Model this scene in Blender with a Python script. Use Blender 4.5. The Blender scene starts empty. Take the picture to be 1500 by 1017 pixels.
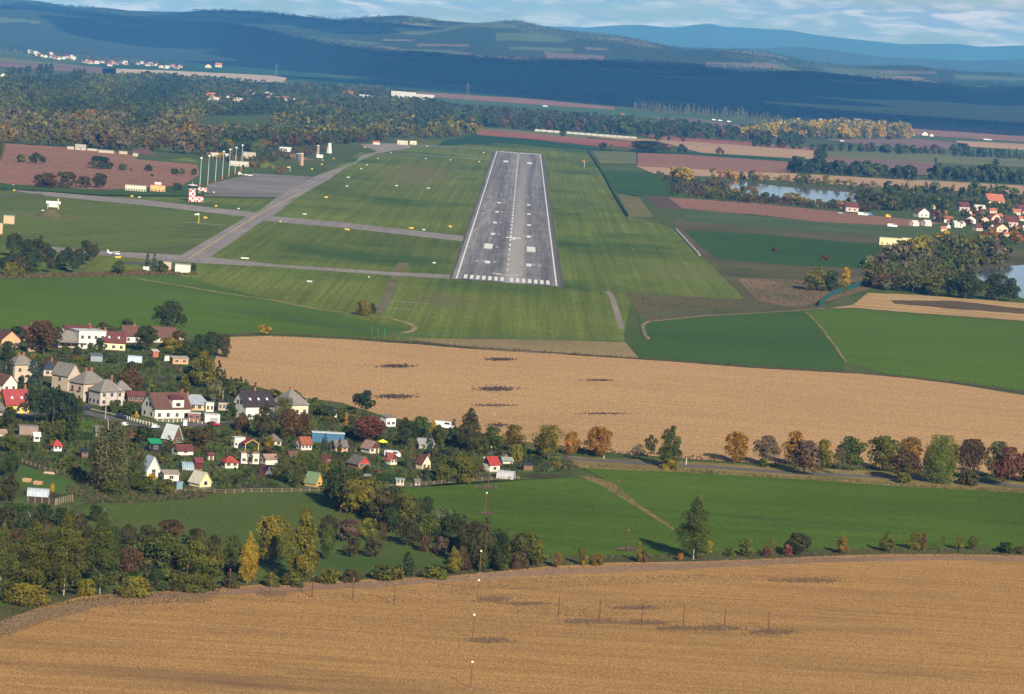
import bpy, math, random
import numpy as np
from math import radians as rad, sin, cos, tan, pi, sqrt
random.seed(7); RNG = np.random.default_rng(11)
SC = bpy.context.scene; COL = SC.collection

# ------------------------------------------------ camera (solved from the runway: 60 m wide, 2400 m long)
F_PX, PITCH, ROLL, CAM_H = 4601.5, 0.0930752, 0.0742874, 131.717
cF = np.array([0, cos(PITCH), -sin(PITCH)]); _u = np.array([0, sin(PITCH), cos(PITCH)]); _r = np.array([1., 0, 0])
cR = cos(ROLL)*_r + sin(ROLL)*_u; cU = -sin(ROLL)*_r + cos(ROLL)*_u
from mathutils import Matrix, Vector
cam_d = bpy.data.cameras.new('camera'); cam = bpy.data.objects.new('camera', cam_d); COL.objects.link(cam)
cam.matrix_world = Matrix(((cR[0], cU[0], -cF[0], 0), (cR[1], cU[1], -cF[1], 0), (cR[2], cU[2], -cF[2], CAM_H), (0, 0, 0, 1)))
cam_d.sensor_width = 36; cam_d.lens = 36*F_PX/1500; cam_d.clip_start = 1; cam_d.clip_end = 200000
SC.camera = cam

# ------------------------------------------------ sun, sky, exposure
SUN_EL, SUN_AZ = rad(27), rad(23)            # low sun behind the camera, to its right
sd = np.array([sin(SUN_AZ)*cos(SUN_EL), -cos(SUN_AZ)*cos(SUN_EL), sin(SUN_EL)])   # towards the sun
sun_d = bpy.data.lights.new('sun', 'SUN'); sun_d.energy = 5.0; sun_d.angle = rad(0.5); sun_d.color = (1, .90, .76)
sun = bpy.data.objects.new('sun', sun_d); COL.objects.link(sun); sun.location = (300, -500, 900)
sun.rotation_euler = Vector(tuple(sd)).to_track_quat('Z', 'Y').to_euler()
W = bpy.data.worlds.new('World'); SC.world = W; W.use_nodes = True
nt = W.node_tree; nt.nodes.clear(); N = nt.nodes.new; K = nt.links.new
out = N('ShaderNodeOutputWorld'); bg = N('ShaderNodeBackground'); sky = N('ShaderNodeTexSky')
sky.sky_type = 'NISHITA'; sky.sun_disc = False; sky.sun_elevation = SUN_EL
sky.sun_rotation = math.atan2(sd[0], sd[1]); sky.altitude = 300; sky.air_density = 1.0; sky.dust_density = 0.6; sky.ozone_density = 2.0
bg.inputs[1].default_value = 0.05
tc = N('ShaderNodeTexCoord'); sep = N('ShaderNodeSeparateXYZ'); K(tc.outputs['Generated'], sep.inputs[0])
mp = N('ShaderNodeMapping'); mp.inputs['Scale'].default_value = (19, 19, 120); mp.inputs['Location'].default_value = (3.1, .4, 2.2); K(tc.outputs['Generated'], mp.inputs[0])
n1 = N('ShaderNodeTexNoise'); n1.inputs['Scale'].default_value = 1.6; n1.inputs['Detail'].default_value = 9; n1.inputs['Roughness'].default_value = .6; n1.inputs['Distortion'].default_value = .3
K(mp.outputs[0], n1.inputs[0])
r1 = N('ShaderNodeValToRGB'); r1.color_ramp.elements[0].position = .36; r1.color_ramp.elements[1].position = .60; K(n1.outputs[0], r1.inputs[0])
n2 = N('ShaderNodeTexNoise'); n2.inputs['Scale'].default_value = 4.5; n2.inputs['Detail'].default_value = 8; K(mp.outputs[0], n2.inputs[0])
r2 = N('ShaderNodeValToRGB'); r2.color_ramp.elements[0].position = .45; r2.color_ramp.elements[1].position = .62
r2.color_ramp.elements[0].color = (6.2, 6.4, 11.5, 1); r2.color_ramp.elements[1].color = (15.5, 13.6, 18.5, 1); K(n2.outputs[0], r2.inputs[0])
mx = N('ShaderNodeMix'); mx.data_type = 'RGBA'; K(r1.outputs[0], mx.inputs[0]); K(sky.outputs[0], mx.inputs[6]); K(r2.outputs[0], mx.inputs[7])
lo = N('ShaderNodeMapRange'); lo.inputs[1].default_value = .10; lo.inputs[2].default_value = .045; K(sep.outputs[2], lo.inputs[0])
mx2 = N('ShaderNodeMix'); mx2.data_type = 'RGBA'; K(lo.outputs[0], mx2.inputs[0]); K(sky.outputs[0], mx2.inputs[6]); K(mx.outputs[2], mx2.inputs[7])
K(mx2.outputs[2], bg.inputs[0]); K(bg.outputs[0], out.inputs[0])
SC.view_settings.view_transform = 'Standard'; SC.view_settings.look = 'None'; SC.view_settings.gamma = 1; SC.view_settings.use_curve_mapping = False
SC.view_settings.exposure = 0.52
SC.render.engine = 'CYCLES'; SC.cycles.max_bounces = 4; SC.cycles.volume_bounces = 0; SC.cycles.transparent_max_bounces = 8
SC.cycles.diffuse_bounces = 2; SC.cycles.glossy_bounces = 2; SC.cycles.transmission_bounces = 3; SC.cycles.use_denoising = True

# ------------------------------------------------ from a point of the photograph to the place on the ground it shows
def ray(px, py):
    return F_PX*cF + (px-750)*cR - (py-508.5)*cU
def P(px, py, z=0.0):
    d = ray(px, py); t = (z-CAM_H)/d[2]
    return np.array([d[0]*t, d[1]*t, z])
def PX(x, y, z=0):                           # and back
    d = np.array([x, y, z-CAM_H]); w = d@cF
    return 750+F_PX*(d@cR)/w, 508.5-F_PX*(d@cU)/w
def MPP(px, py):                             # metres per photo pixel there
    p = P(px, py); return sqrt(p[0]**2+p[1]**2+CAM_H**2)/F_PX

# ------------------------------------------------ materials
MATS = {}
def nodes(name, rough=.8):
    m = bpy.data.materials.new(name); m.use_nodes = True; t = m.node_tree; b = t.nodes['Principled BSDF']
    b.inputs['Roughness'].default_value = rough
    b.inputs['Specular IOR Level'].default_value = .25 if rough > .5 else .5
    return m, t, b
def noise(t, scale, detail=4, vec=None, sc3=None, rough=.6):
    n = t.nodes.new('ShaderNodeTexNoise'); n.inputs['Scale'].default_value = scale; n.inputs['Detail'].default_value = detail; n.inputs['Roughness'].default_value = rough
    if vec is None:
        g = t.nodes.new('ShaderNodeNewGeometry'); vec = g.outputs['Position']
    if sc3:
        mpn = t.nodes.new('ShaderNodeMapping'); mpn.inputs['Scale'].default_value = sc3
        if len(sc3) > 3: pass
        t.links.new(vec, mpn.inputs[0]); vec = mpn.outputs[0]
    t.links.new(vec, n.inputs['Vector']); return n
def ramp(t, inp, a, b, ca, cb):
    r = t.nodes.new('ShaderNodeValToRGB'); e = r.color_ramp.elements; e[0].position = a; e[1].position = b
    e[0].color = (*ca, 1); e[1].color = (*cb, 1); t.links.new(inp, r.inputs[0]); return r
def mixc(t, fac, a, b, mode='MIX'):
    m = t.nodes.new('ShaderNodeMix'); m.data_type = 'RGBA'; m.blend_type = mode; m.clamp_factor = True
    for s, v in ((m.inputs[0], fac), (m.inputs[6], a), (m.inputs[7], b)):
        if isinstance(v, (int, float)): s.default_value = v
        elif isinstance(v, tuple): s.default_value = (*v, 1)
        else: t.links.new(v, s)
    return m
def paint(col, rough=.75, amt=.12, scale=.8, metal=0):     # walls, roofs, metal: the colour with weathering
    key = ('p', tuple(col), rough, amt, scale, metal)
    if key in MATS: return MATS[key]
    m, t, b = nodes('painted surface', rough)
    tcn = t.nodes.new('ShaderNodeTexCoord')
    n = noise(t, scale, 6, tcn.outputs['Object']); c = np.array(col)
    r = ramp(t, n.outputs[0], .3, .7, tuple(c*(1-amt*1.3)), tuple(np.minimum(c*(1+amt), .9)))
    t.links.new(r.outputs[0], b.inputs['Base Color']); b.inputs['Metallic'].default_value = metal
    MATS[key] = m; return m
def tiles(col, amt=.25):                     # roof tiles: courses and mottled weathering
    key = ('t', tuple(col), amt)
    if key in MATS: return MATS[key]
    m, t, b = nodes('roof tiles', .75)
    tcn = t.nodes.new('ShaderNodeTexCoord')
    n = noise(t, 1.1, 7, tcn.outputs['Object']); c = np.array(col)
    r = ramp(t, n.outputs[0], .3, .72, tuple(c*(1-amt)), tuple(c*(1+amt)+.01))
    w = t.nodes.new('ShaderNodeTexWave'); w.bands_direction = 'Z'; w.inputs['Scale'].default_value = 2.2; w.inputs['Distortion'].default_value = .4
    t.links.new(tcn.outputs['Object'], w.inputs[0])
    rw = ramp(t, w.outputs['Fac'], .1, .6, (.8,)*3, (1.06,)*3)
    mm = mixc(t, 1.0, r.outputs[0], rw.outputs[0], 'MULTIPLY')
    t.links.new(mm.outputs[2], b.inputs['Base Color'])
    MATS[key] = m; return m
def glass_mat():
    if 'glass' in MATS: return MATS['glass']
    m, t, b = nodes('window glass', .12); b.inputs['Base Color'].default_value = (.03, .035, .045, 1); b.inputs['Specular IOR Level'].default_value = .8
    MATS['glass'] = m; return m
def foliage(name='foliage', trans=.22):      # colour of the object times what varies from leaf to leaf
    if name in MATS: return MATS[name]
    m, t, b = nodes(name, .7); b.inputs['Specular IOR Level'].default_value = .2
    oi = t.nodes.new('ShaderNodeObjectInfo'); at = t.nodes.new('ShaderNodeAttribute'); at.attribute_name = 'tint'
    mm = mixc(t, 1.0, oi.outputs['Color'], at.outputs['Color'], 'MULTIPLY')
    t.links.new(mm.outputs[2], b.inputs['Base Color'])
    tr = t.nodes.new('ShaderNodeBsdfTranslucent'); t.links.new(mm.outputs[2], tr.inputs[0])
    ms = t.nodes.new('ShaderNodeMixShader'); ms.inputs[0].default_value = trans
    o = t.nodes['Material Output']; t.links.new(b.outputs[0], ms.inputs[1]); t.links.new(tr.outputs[0], ms.inputs[2]); t.links.new(ms.outputs[0], o.inputs[0])
    MATS[name] = m; return m
def bark(white=False):
    key = 'bark'+str(white)
    if key in MATS: return MATS[key]
    m, t, b = nodes('birch bark' if white else 'bark', .9)
    tcn = t.nodes.new('ShaderNodeTexCoord'); n = noise(t, 14 if white else 5, 5, tcn.outputs['Object'])
    r = ramp(t, n.outputs[0], .38, .55, (.06, .05, .04) if white else (.045, .035, .025), (.62, .60, .55) if white else (.14, .11, .085))
    t.links.new(r.outputs[0], b.inputs['Base Color']); MATS[key] = m; return m
def field(name, ca, cb, fine=(1.3, .45, 1), big=.012, patch=None, pthr=(.55, .7), rows=None, rowamt=.12, fa=.34, fb=.66, bigamt=.16, streak=None, bump=0):
    """soil or crop: fine grain in world metres, large soft variation, patches of another colour, rows"""
    m, t, b = nodes(name, .95); b.inputs['Specular IOR Level'].default_value = .08
    g = t.nodes.new('ShaderNodeNewGeometry').outputs['Position']
    n = noise(t, 1.0, 5, g, fine, .75); col = ramp(t, n.outputs[0], fa, fb, ca, cb).outputs[0]
    nb = noise(t, 1.0, 4, g, (big, big, 1)); rb = ramp(t, nb.outputs[0], .3, .7, (1-bigamt,)*3, (1+bigamt,)*3)
    col = mixc(t, 1.0, col, rb.outputs[0], 'MULTIPLY').outputs[2]
    if rows:                                 # (direction in degrees from +x along which the rows run, spacing m)
        mpn = t.nodes.new('ShaderNodeMapping'); mpn.inputs['Rotation'].default_value = (0, 0, -rad(rows[0])); t.links.new(g, mpn.inputs[0])
        nr = noise(t, 1.0, 6, mpn.outputs[0], (rows[2] if len(rows) > 2 else .004, 1/rows[1], 1), .7)
        rr = ramp(t, nr.outputs[0], .38, .62, (1-rowamt,)*3, (1+rowamt,)*3)
        col = mixc(t, 1.0, col, rr.outputs[0], 'MULTIPLY').outputs[2]
    if patch:
        pc, psc = patch; npn = noise(t, 1.0, 7, g, psc, .65)
        rp = ramp(t, npn.outputs[0], pthr[0], pthr[1], (0,)*3, (1,)*3)
        col = mixc(t, rp.outputs[0], col, pc).outputs[2]
    if streak:
        pc, psc, th = streak; npn = noise(t, 1.0, 8, g, psc, .7)
        rp = ramp(t, npn.outputs[0], th[0], th[1], (0,)*3, (1,)*3)
        col = mixc(t, rp.outputs[0], col, pc).outputs[2]
    t.links.new(col, b.inputs['Base Color'])
    if bump:
        bp = t.nodes.new('ShaderNodeBump'); bp.inputs['Strength'].default_value = bump; bp.inputs['Distance'].default_value = .3
        t.links.new(n.outputs[0], bp.inputs['Height']); t.links.new(bp.outputs[0], b.inputs['Normal'])
    return m

# ------------------------------------------------ objects
def mesh(name, V, Fc, mats, mi=None, tint=None):
    me = bpy.data.meshes.new(name)
    V = np.asarray(V, dtype=np.float32).reshape(-1, 3)
    if isinstance(Fc, np.ndarray):
        k = Fc.shape[1]; n = len(Fc)
        me.vertices.add(len(V)); me.vertices.foreach_set('co', V.ravel())
        me.loops.add(n*k); me.loops.foreach_set('vertex_index', Fc.astype(np.int32).ravel())
        me.polygons.add(n); me.polygons.foreach_set('loop_start', np.arange(0, n*k, k, dtype=np.int32))
        try: me.polygons.foreach_set('loop_total', np.full(n, k, dtype=np.int32))
        except Exception: pass
        me.update(calc_edges=True)
    else:
        me.from_pydata([tuple(map(float, v)) for v in V], [], Fc); me.update()
    for m in (mats if isinstance(mats, (list, tuple)) else [mats]): me.materials.append(m)
    if mi is not None: me.polygons.foreach_set('material_index', np.asarray(mi, dtype=np.int32))
    if tint is not None:                     # one colour per vertex
        a = me.color_attributes.new('tint', 'FLOAT_COLOR', 'POINT')
        c = np.ones((len(V), 4), dtype=np.float32); c[:, :3] = tint; a.data.foreach_set('color', c.ravel())
    me.validate(); return me
def link(name, me, parent=None, label=None, cat=None, group=None, kind=None, loc=None, color=None):
    o = bpy.data.objects.new(name, me); COL.objects.link(o)
    if parent is not None: o.parent = parent
    if loc is not None: o.location = tuple(map(float, loc))
    if label: o['label'] = label
    if cat: o['category'] = cat
    if group: o['group'] = group
    if kind: o['kind'] = kind
    if color is not None: o.color = (*color, 1)
    return o
def empty(name, loc, rz=0, label=None, cat=None, group=None):
    o = link(name, None, None, label, cat, group, None, loc); o.rotation_euler = (0, 0, rz); o.empty_display_size = 1; return o
class MB:                                    # boxes and prisms gathered into one mesh
    def __init__(s): s.v = []; s.f = []
    def add(s, v, f):
        b = len(s.v); s.v += [tuple(map(float, p)) for p in v]; s.f += [tuple(i+b for i in q) for q in f]; return s
    def box(s, x0, x1, y0, y1, z0, z1):
        return s.add([(x0,y0,z0),(x1,y0,z0),(x1,y1,z0),(x0,y1,z0),(x0,y0,z1),(x1,y0,z1),(x1,y1,z1),(x0,y1,z1)],
                     [(3,2,1,0),(4,5,6,7),(0,1,5,4),(1,2,6,5),(2,3,7,6),(3,0,4,7)])
    def beam(s, a, b, w):                    # square bar from a to b
        a = np.array(a, float); b = np.array(b, float); d = b-a; d /= np.linalg.norm(d)
        u = np.cross(d, (0, 0, 1) if abs(d[2]) < .9 else (1, 0, 0)); u /= np.linalg.norm(u); v = np.cross(d, u); h = w/2
        pts = [a+u*h*i+v*h*j for i, j in ((-1,-1),(1,-1),(1,1),(-1,1))]+[b+u*h*i+v*h*j for i, j in ((-1,-1),(1,-1),(1,1),(-1,1))]
        return s.add(pts, [(3,2,1,0),(4,5,6,7),(0,1,5,4),(1,2,6,5),(2,3,7,6),(3,0,4,7)])
    def lathe(s, prof, n=10, c=(0, 0)):      # profile [(radius, z)] round the z axis
        v = []; f = []
        for r, z in prof:
            for k in range(n): a = 2*pi*k/n; v.append((c[0]+r*cos(a), c[1]+r*sin(a), z))
        for i in range(len(prof)-1):
            for k in range(n): f.append((i*n+k, i*n+(k+1)%n, (i+1)*n+(k+1)%n, (i+1)*n+k))
        f.append(tuple(range(n-1, -1, -1))); f.append(tuple((len(prof)-1)*n+k for k in range(n)))
        return s.add(v, f)
    def tube(s, a, b, ra, rb, n=7):
        a = np.array(a, float); b = np.array(b, float); d = b-a; d /= np.linalg.norm(d)+1e-9
        u = np.cross(d, (0, 0, 1) if abs(d[2]) < .9 else (1, 0, 0)); u /= np.linalg.norm(u); w = np.cross(d, u)
        v = []
        for c, r in ((a, ra), (b, rb)):
            for k in range(n): t = 2*pi*k/n; v.append(c+r*(u*cos(t)+w*sin(t)))
        f = [(k, (k+1)%n, n+(k+1)%n, n+k) for k in range(n)]+[tuple(range(n-1,-1,-1)), tuple(range(n, 2*n))]
        return s.add(v, f)
    def build(s, name, mat, parent=None, **kw):
        me = mesh(name, s.v, s.f, mat); return link(name, me, parent, **kw)
def dup(root, name=None, loc=None, rz=None, scale=None, label=None, color=None, partcol=None, group=None):
    r = root.copy(); COL.objects.link(r)
    if loc is not None: r.location = tuple(map(float, loc))
    if rz is not None: r.rotation_euler = (0, 0, rz)
    if scale is not None: r.scale = scale
    if label: r['label'] = label
    if group: r['group'] = group
    for ch in list(root.children):
        c = ch.copy(); COL.objects.link(c); c.parent = r
        if partcol: 
            nm = ch.name.split('.')[0]
            if nm in partcol: c.color = (*partcol[nm], 1)
        for g in ch.children:
            d = g.copy(); COL.objects.link(d); d.parent = c
    return r

# ------------------------------------------------ sheets on the ground, drawn by their outline
def jitter(pts, amp=.35, step=9, closed=True):
    o = []; n = len(pts); rnd = random.Random(int(abs(pts[0][0]*7+pts[0][1]*13)) + n)
    for i in range(n if closed else n-1):
        a = pts[i]; b = pts[(i+1) % n]; d = math.hypot(b[0]-a[0], b[1]-a[1]); k = max(1, min(60, int(d/step)))
        for j in range(k):
            t = j/k; o.append((a[0]+(b[0]-a[0])*t+(rnd.uniform(-amp, amp)*1.5 if j else 0), a[1]+(b[1]-a[1])*t+(rnd.uniform(-amp, amp)*.6 if j else 0)))
    if not closed: o.append(pts[-1])
    return o
def sheet(name, pts, z, m, amp=.35, kind='structure'):
    q = jitter(pts, amp) if amp else pts
    V = [P(x, y, z) for x, y in q]
    me = mesh(name, V, [tuple(range(len(V)))], m)
    if me.polygons[0].normal.z < 0: me.flip_normals()
    return link(name, me, kind=kind)
def ribbon(name, pts, width, z, m, amp=0, kind='structure'):
    q = jitter(pts, amp, 7, False) if amp else pts
    c = [P(x, y, z) for x, y in q]; V = []
    for i, p in enumerate(c):
        a = c[max(i-1, 0)]; b = c[min(i+1, len(c)-1)]; d = b-a; d = d/np.linalg.norm(d[:2]); n = np.array([-d[1], d[0], 0])
        w = width[min(i, len(width)-1)] if isinstance(width, (list, tuple)) else width
        V += [p-n*w/2, p+n*w/2]
    Fc = [(2*i, 2*i+2, 2*i+3, 2*i+1) for i in range(len(c)-1)]
    me = mesh(name, V, Fc, m)
    if me.polygons[0].normal.z < 0: me.flip_normals()
    return link(name, me, kind=kind)
def inside(px, py, poly):
    c = False; n = len(poly); j = n-1
    for i in range(n):
        xi, yi = poly[i]; xj, yj = poly[j]
        if (yi > py) != (yj > py) and px < (xj-xi)*(py-yi)/(yj-yi)+xi: c = not c
        j = i
    return c
def inpoly(pts, poly):
    x, y = pts[:, 0], pts[:, 1]; c = np.zeros(len(x), bool); n = len(poly); j = n-1
    for i in range(n):
        xi, yi = poly[i]; xj, yj = poly[j]
        if yi != yj: c ^= ((yi > y) != (yj > y)) & (x < (xj-xi)*(y-yi)/(yj-yi)+xi)
        j = i
    return c
# ================================================= GROUND, FIELDS, RUNWAY
ZF = .35                                     # far layers need more room between them than near ones
G = field('dull meadow grass', (.055, .085, .018), (.085, .115, .026), fine=(.5, .2, 1), big=.004, patch=((.13, .115, .05), (.006, .003, 1)), pthr=(.52, .7))
def ground_sheet():
    V = [(-60000, -3000, 0), (60000, -3000, 0), (60000, 90000, 0), (-60000, 90000, 0)]
    link('ground', mesh('ground', V, [(0, 1, 2, 3)], G), kind='structure')
ground_sheet()
STRAW = field('maize stubble', (.20, .110, .038), (.60, .342, .122), fine=(2.4, .8, 1), big=.006, bigamt=.10, rows=(4, 3.2, .012), rowamt=.13, fa=.33, fb=.68,
              streak=((.17, .10, .055), (.012, .05, 1), (.53, .82)), patch=((.16, .12, .04), (.03, .09, 1)), pthr=(.62, .85), bump=.5)
STRAW2 = field('pale stubble', (.30, .178, .080), (.62, .385, .18), fine=(1.0, .28, 1), big=.005, bigamt=.08, rows=(-6, 3.0, .006), rowamt=.10, fa=.3, fb=.7, bump=.4)
STRAW3 = field('striped maize stubble', (.26, .17, .075), (.58, .37, .17), fine=(1.2, .3, 1), big=.01, rows=(-8, 9, .003), rowamt=.28)
CROP = field('young green crop', (.050, .092, .007), (.090, .150, .013), fine=(1.0, .35, 1), big=.008, bigamt=.22, rows=(2, 7, .006), rowamt=.10, streak=((.035, .07, .02), (.008, .05, 1), (.56, .8)),
             patch=((.105, .15, .016), (.010, .03, 1)), pthr=(.50, .78))
CROP2 = field('bright winter crop', (.066, .118, .009), (.100, .168, .015), fine=(.8, .25, 1), big=.006, bigamt=.13, rows=(-4, 12, .003), rowamt=.07)
CROPD = field('dark green crop', (.026, .068, .010), (.048, .102, .018), fine=(.6, .15, 1), big=.006, bigamt=.2, patch=((.07, .11, .03), (.008, .004, 1)), pthr=(.58, .8))
CROPT = field('bluish green crop', (.016, .060, .020), (.028, .085, .028), fine=(.4, .1, 1), big=.003)
MEAD = field('mown meadow', (.062, .088, .018), (.100, .138, .028), fine=(.9, .3, 1), big=.012, bigamt=.14, patch=((.056, .098, .018), (.01, .02, 1)), pthr=(.5, .7), streak=((.15, .13, .055), (.02, .06, 1), (.62, .8)))
AIR = field('airfield grass', (.092, .122, .017), (.155, .185, .030), fine=(.55, .07, 1), big=.004, bigamt=.22, rows=(90, 5, .0018), rowamt=.20,
            patch=((.038, .085, .012), (.006, .0035, 1)), pthr=(.5, .68), streak=((.19, .18, .062), (.22, .0035, 1), (.60, .80)))
AIR2 = field('airfield grass between taxiways', (.080, .110, .018), (.135, .168, .030), fine=(.5, .07, 1), big=.004, bigamt=.2, rows=(72, 6, .002), rowamt=.16,
            patch=((.13, .125, .045), (.004, .0028, 1)), pthr=(.56, .74))
def worn(m, px, py, rx, ry, col):            # a worn, soft-edged patch of dry grass at one place
    t = m.node_tree; bb = t.nodes['Principled BSDF']; src = bb.inputs['Base Color'].links[0].from_socket; g = t.nodes.new('ShaderNodeNewGeometry').outputs['Position']; p = P(px, py)
    mpn = t.nodes.new('ShaderNodeMapping'); mpn.inputs['Scale'].default_value = (1/rx, 1/ry, 0); mpn.inputs['Location'].default_value = (-p[0]/rx, -p[1]/ry, 0); t.links.new(g, mpn.inputs[0])
    ln = t.nodes.new('ShaderNodeVectorMath'); ln.operation = 'LENGTH'; t.links.new(mpn.outputs[0], ln.inputs[0]); nn = noise(t, 1, 5, g, (.03, .008, 1), .6)
    ad = t.nodes.new('ShaderNodeMath'); ad.operation = 'ADD'; t.links.new(ln.outputs['Value'], ad.inputs[0]); t.links.new(nn.outputs[0], ad.inputs[1]); r = ramp(t, ad.outputs[0], .85, 1.0, (.7,)*3, (0,)*3)
    mr = t.nodes.new('ShaderNodeMapRange'); mr.inputs[1].default_value = .7; mr.inputs[2].default_value = 1.5; mr.inputs[3].default_value = .65; mr.inputs[4].default_value = 0; t.links.new(ad.outputs[0], mr.inputs[0])
    t.nodes.remove(r); t.links.new(mixc(t, mr.outputs[0], src, col).outputs[2], bb.inputs['Base Color'])
worn(AIR, 612, 255, 42, 420, (.17, .135, .06)); worn(AIR, 655, 440, 28, 60, (.15, .13, .06)); worn(AIR, 1010, 400, 60, 110, (.14, .16, .05))
SCRUB = field('dry olive scrubland', (.075, .070, .026), (.14, .115, .050), fine=(.5, .12, 1), big=.008, bigamt=.25, patch=((.055, .075, .022), (.012, .006, 1)), pthr=(.5, .66))
SCRUBT = field('tan scrubland', (.13, .085, .045), (.27, .18, .10), fine=(.4, .1, 1), big=.008, bigamt=.25, patch=((.09, .10, .04), (.014, .006, 1)), pthr=(.52, .68))
SOIL = field('reddish ploughed soil', (.20, .098, .062), (.34, .175, .115), fine=(.35, .08, 1), big=.003, bigamt=.10, rows=(-5, 9, .002), rowamt=.10)
SOILR = field('red soil', (.24, .085, .060), (.34, .135, .095), fine=(.3, .06, 1), big=.003)
SOILD = field('dark brown soil', (.085, .052, .040), (.14, .09, .065), fine=(.3, .08, 1), big=.004)
TAN = field('tan harvested field', (.36, .22, .12), (.50, .33, .19), fine=(.2, .05, 1), big=.002, rows=(-5, 14, .002), rowamt=.06)
PALE = field('pale harvested field', (.42, .32, .24), (.58, .46, .34), fine=(.2, .05, 1), big=.002)
OLIVE = field('olive grassland', (.11, .125, .045), (.19, .19, .075), fine=(.3, .08, 1), big=.003, rows=(-5, 18, .002), rowamt=.12)
MAUVE = field('mauve soil', (.16, .10, .085), (.24, .145, .12), fine=(.2, .05, 1), big=.003)
VERGE = field('dry verge grass', (.15, .115, .035), (.33, .25, .095), fine=(1.4, .9, 1), big=.03, bigamt=.25, patch=((.07, .10, .025), (.05, .1, 1)), pthr=(.5, .65))
WEED = field('mauve brown seed heads', (.105, .058, .042), (.24, .145, .10), fine=(2, 1.0, 1), big=.02)
GARD = field('garden ground', (.055, .085, .018), (.105, .135, .036), fine=(.5, .3, 1), big=.05, bigamt=.3, patch=((.055, .042, .024), (.06, .06, 1)), pthr=(.45, .6), streak=((.15, .12, .07), (.09, .07, 1), (.64, .7)))
ASPH = field('worn grey asphalt', (.11, .10, .10), (.17, .155, .15), fine=(1.5, .5, 1), big=.05, bigamt=.12)
CONC = field('taxiway concrete', (.21, .185, .175), (.31, .275, .255), fine=(.8, .1, 1), big=.015, bigamt=.14, rows=(90, 4, .01), rowamt=.10)
CONCD = field('dark stained taxiway', (.075, .07, .072), (.15, .135, .13), fine=(.6, .1, 1), big=.02, bigamt=.2)
DIRT = field('bare dirt track', (.24, .165, .09), (.40, .29, .17), fine=(.8, .3, 1), big=.03, bigamt=.3)
BROWNS = field('brown trodden strip', (.12, .095, .055), (.20, .155, .09), fine=(.6, .2, 1), big=.03)

# --- near half
sheet('airfield_grass', [(-260, 280), (0, 283), (150, 288), (400, 292), (545, 214), (640, 206), (726, 204), (862, 221), (922, 318), (975, 330), (1000, 345), (1030, 375), (1100, 437), (1090, 438), (925, 432), (912, 500), (700, 500), (330, 500), (-260, 420)], .03, AIR, .25)
sheet('taxiway_grass', [(-260, 262), (60, 284), (360, 322), (262, 376), (-260, 352)], .06, AIR2, .2)
sheet('meadow', [(-260, 385), (0, 404), (150, 405), (255, 402), (400, 440), (520, 466), (600, 482), (545, 494), (330, 500), (-260, 500)], .06, field('green meadow beside the fence', (.062, .108, .012), (.092, .155, .018), fine=(.6, .2, 1), big=.008, bigamt=.2), .25)
sheet('green_field', [(-260, 380), (0, 409), (80, 421), (160, 433), (240, 443), (400, 467), (500, 484), (550, 493), (480, 495), (320, 492), (262, 500), (-260, 500)], .09, CROP2, .3)
sheet('airfield_meadow', [(590, 405), (740, 418), (880, 424), (893, 430), (912, 480), (915, 500), (620, 494), (556, 462)], .06, AIR, .3)
sheet('scrub', [(915, 430), (1090, 438), (1030, 376), (1000, 345), (985, 322), (1100, 318), (1300, 348), (1560, 372), (1560, 440), (1270, 418), (1200, 452), (1080, 459), (945, 472), (925, 445)], .06, SCRUB, .4)
sheet('tan_scrub', [(1080, 408), (1180, 410), (1270, 404), (1300, 415), (1218, 440), (1160, 450), (1110, 441)], .09, SCRUBT, .7)
sheet('dark_green_field', [(1003, 337), (1100, 342), (1295, 360), (1278, 394), (1160, 389), (1052, 379), (1024, 360)], .09, CROPD, .4)
sheet('green_strip', [(1008, 310), (1100, 314), (1200, 325), (1390, 346), (1385, 353), (1200, 340), (1000, 324)], .09, field('green strip crop', (.06, .09, .03), (.09, .125, .04), fine=(.4, .1, 1)), .3)
sheet('pink_brown_field', [(972, 289), (1100, 297), (1290, 317), (1380, 327), (1340, 332), (1200, 325), (1100, 315), (998, 305)], .09, SOIL, .3)
sheet('dark_field', [(879, 250), (957, 252), (1002, 272), (988, 288), (930, 288), (905, 284)], .09, CROPD, .3)
sheet('brown_field', [(905, 284), (935, 287), (958, 318), (922, 318)], .09, field('dry brown grass', (.12, .11, .04), (.2, .17, .07)), .3)
sheet('soil_patch', [(944, 286), (978, 288), (1000, 306), (968, 306)], .12, SOILD, .5)
sheet('lower_green_field', [(948, 474), (1000, 466), (1100, 461), (1178, 457), (1212, 500), (1240, 531), (1236, 544), (1100, 538), (1000, 531), (934, 524), (930, 508), (950, 496)], .09, field('dark young crop', (.040, .085, .012), (.064, .120, .018), fine=(.8, .25, 1), big=.008, bigamt=.15), .3)
sheet('bright_green_field', [(1180, 456), (1250, 453), (1350, 461), (1500, 472), (1760, 496), (1760, 600), (1500, 573), (1400, 560), (1300, 548), (1243, 532), (1215, 500)], .12, CROP2, .3)
sheet('maize_strip', [(1214, 452), (1249, 447), (1272, 429), (1340, 432), (1500, 444), (1760, 466), (1760, 494), (1500, 470), (1350, 459), (1250, 451)], .15, STRAW3, .4)
sheet('weedy_patch', [(1305, 440), (1400, 441), (1500, 452), (1500, 460), (1400, 453), (1310, 445)], .18, field('dark weedy ground', (.07, .05, .03), (.16, .11, .06), fine=(.5, .2, 1)), .8)
sheet('dry_grass_strip', [(590, 496), (760, 497), (915, 501), (935, 524), (800, 518), (700, 511)], .12, field('dry grass strip', (.20, .15, .065), (.33, .25, .12), fine=(.6, .3, 1), big=.01, bigamt=.25), .4)
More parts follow.
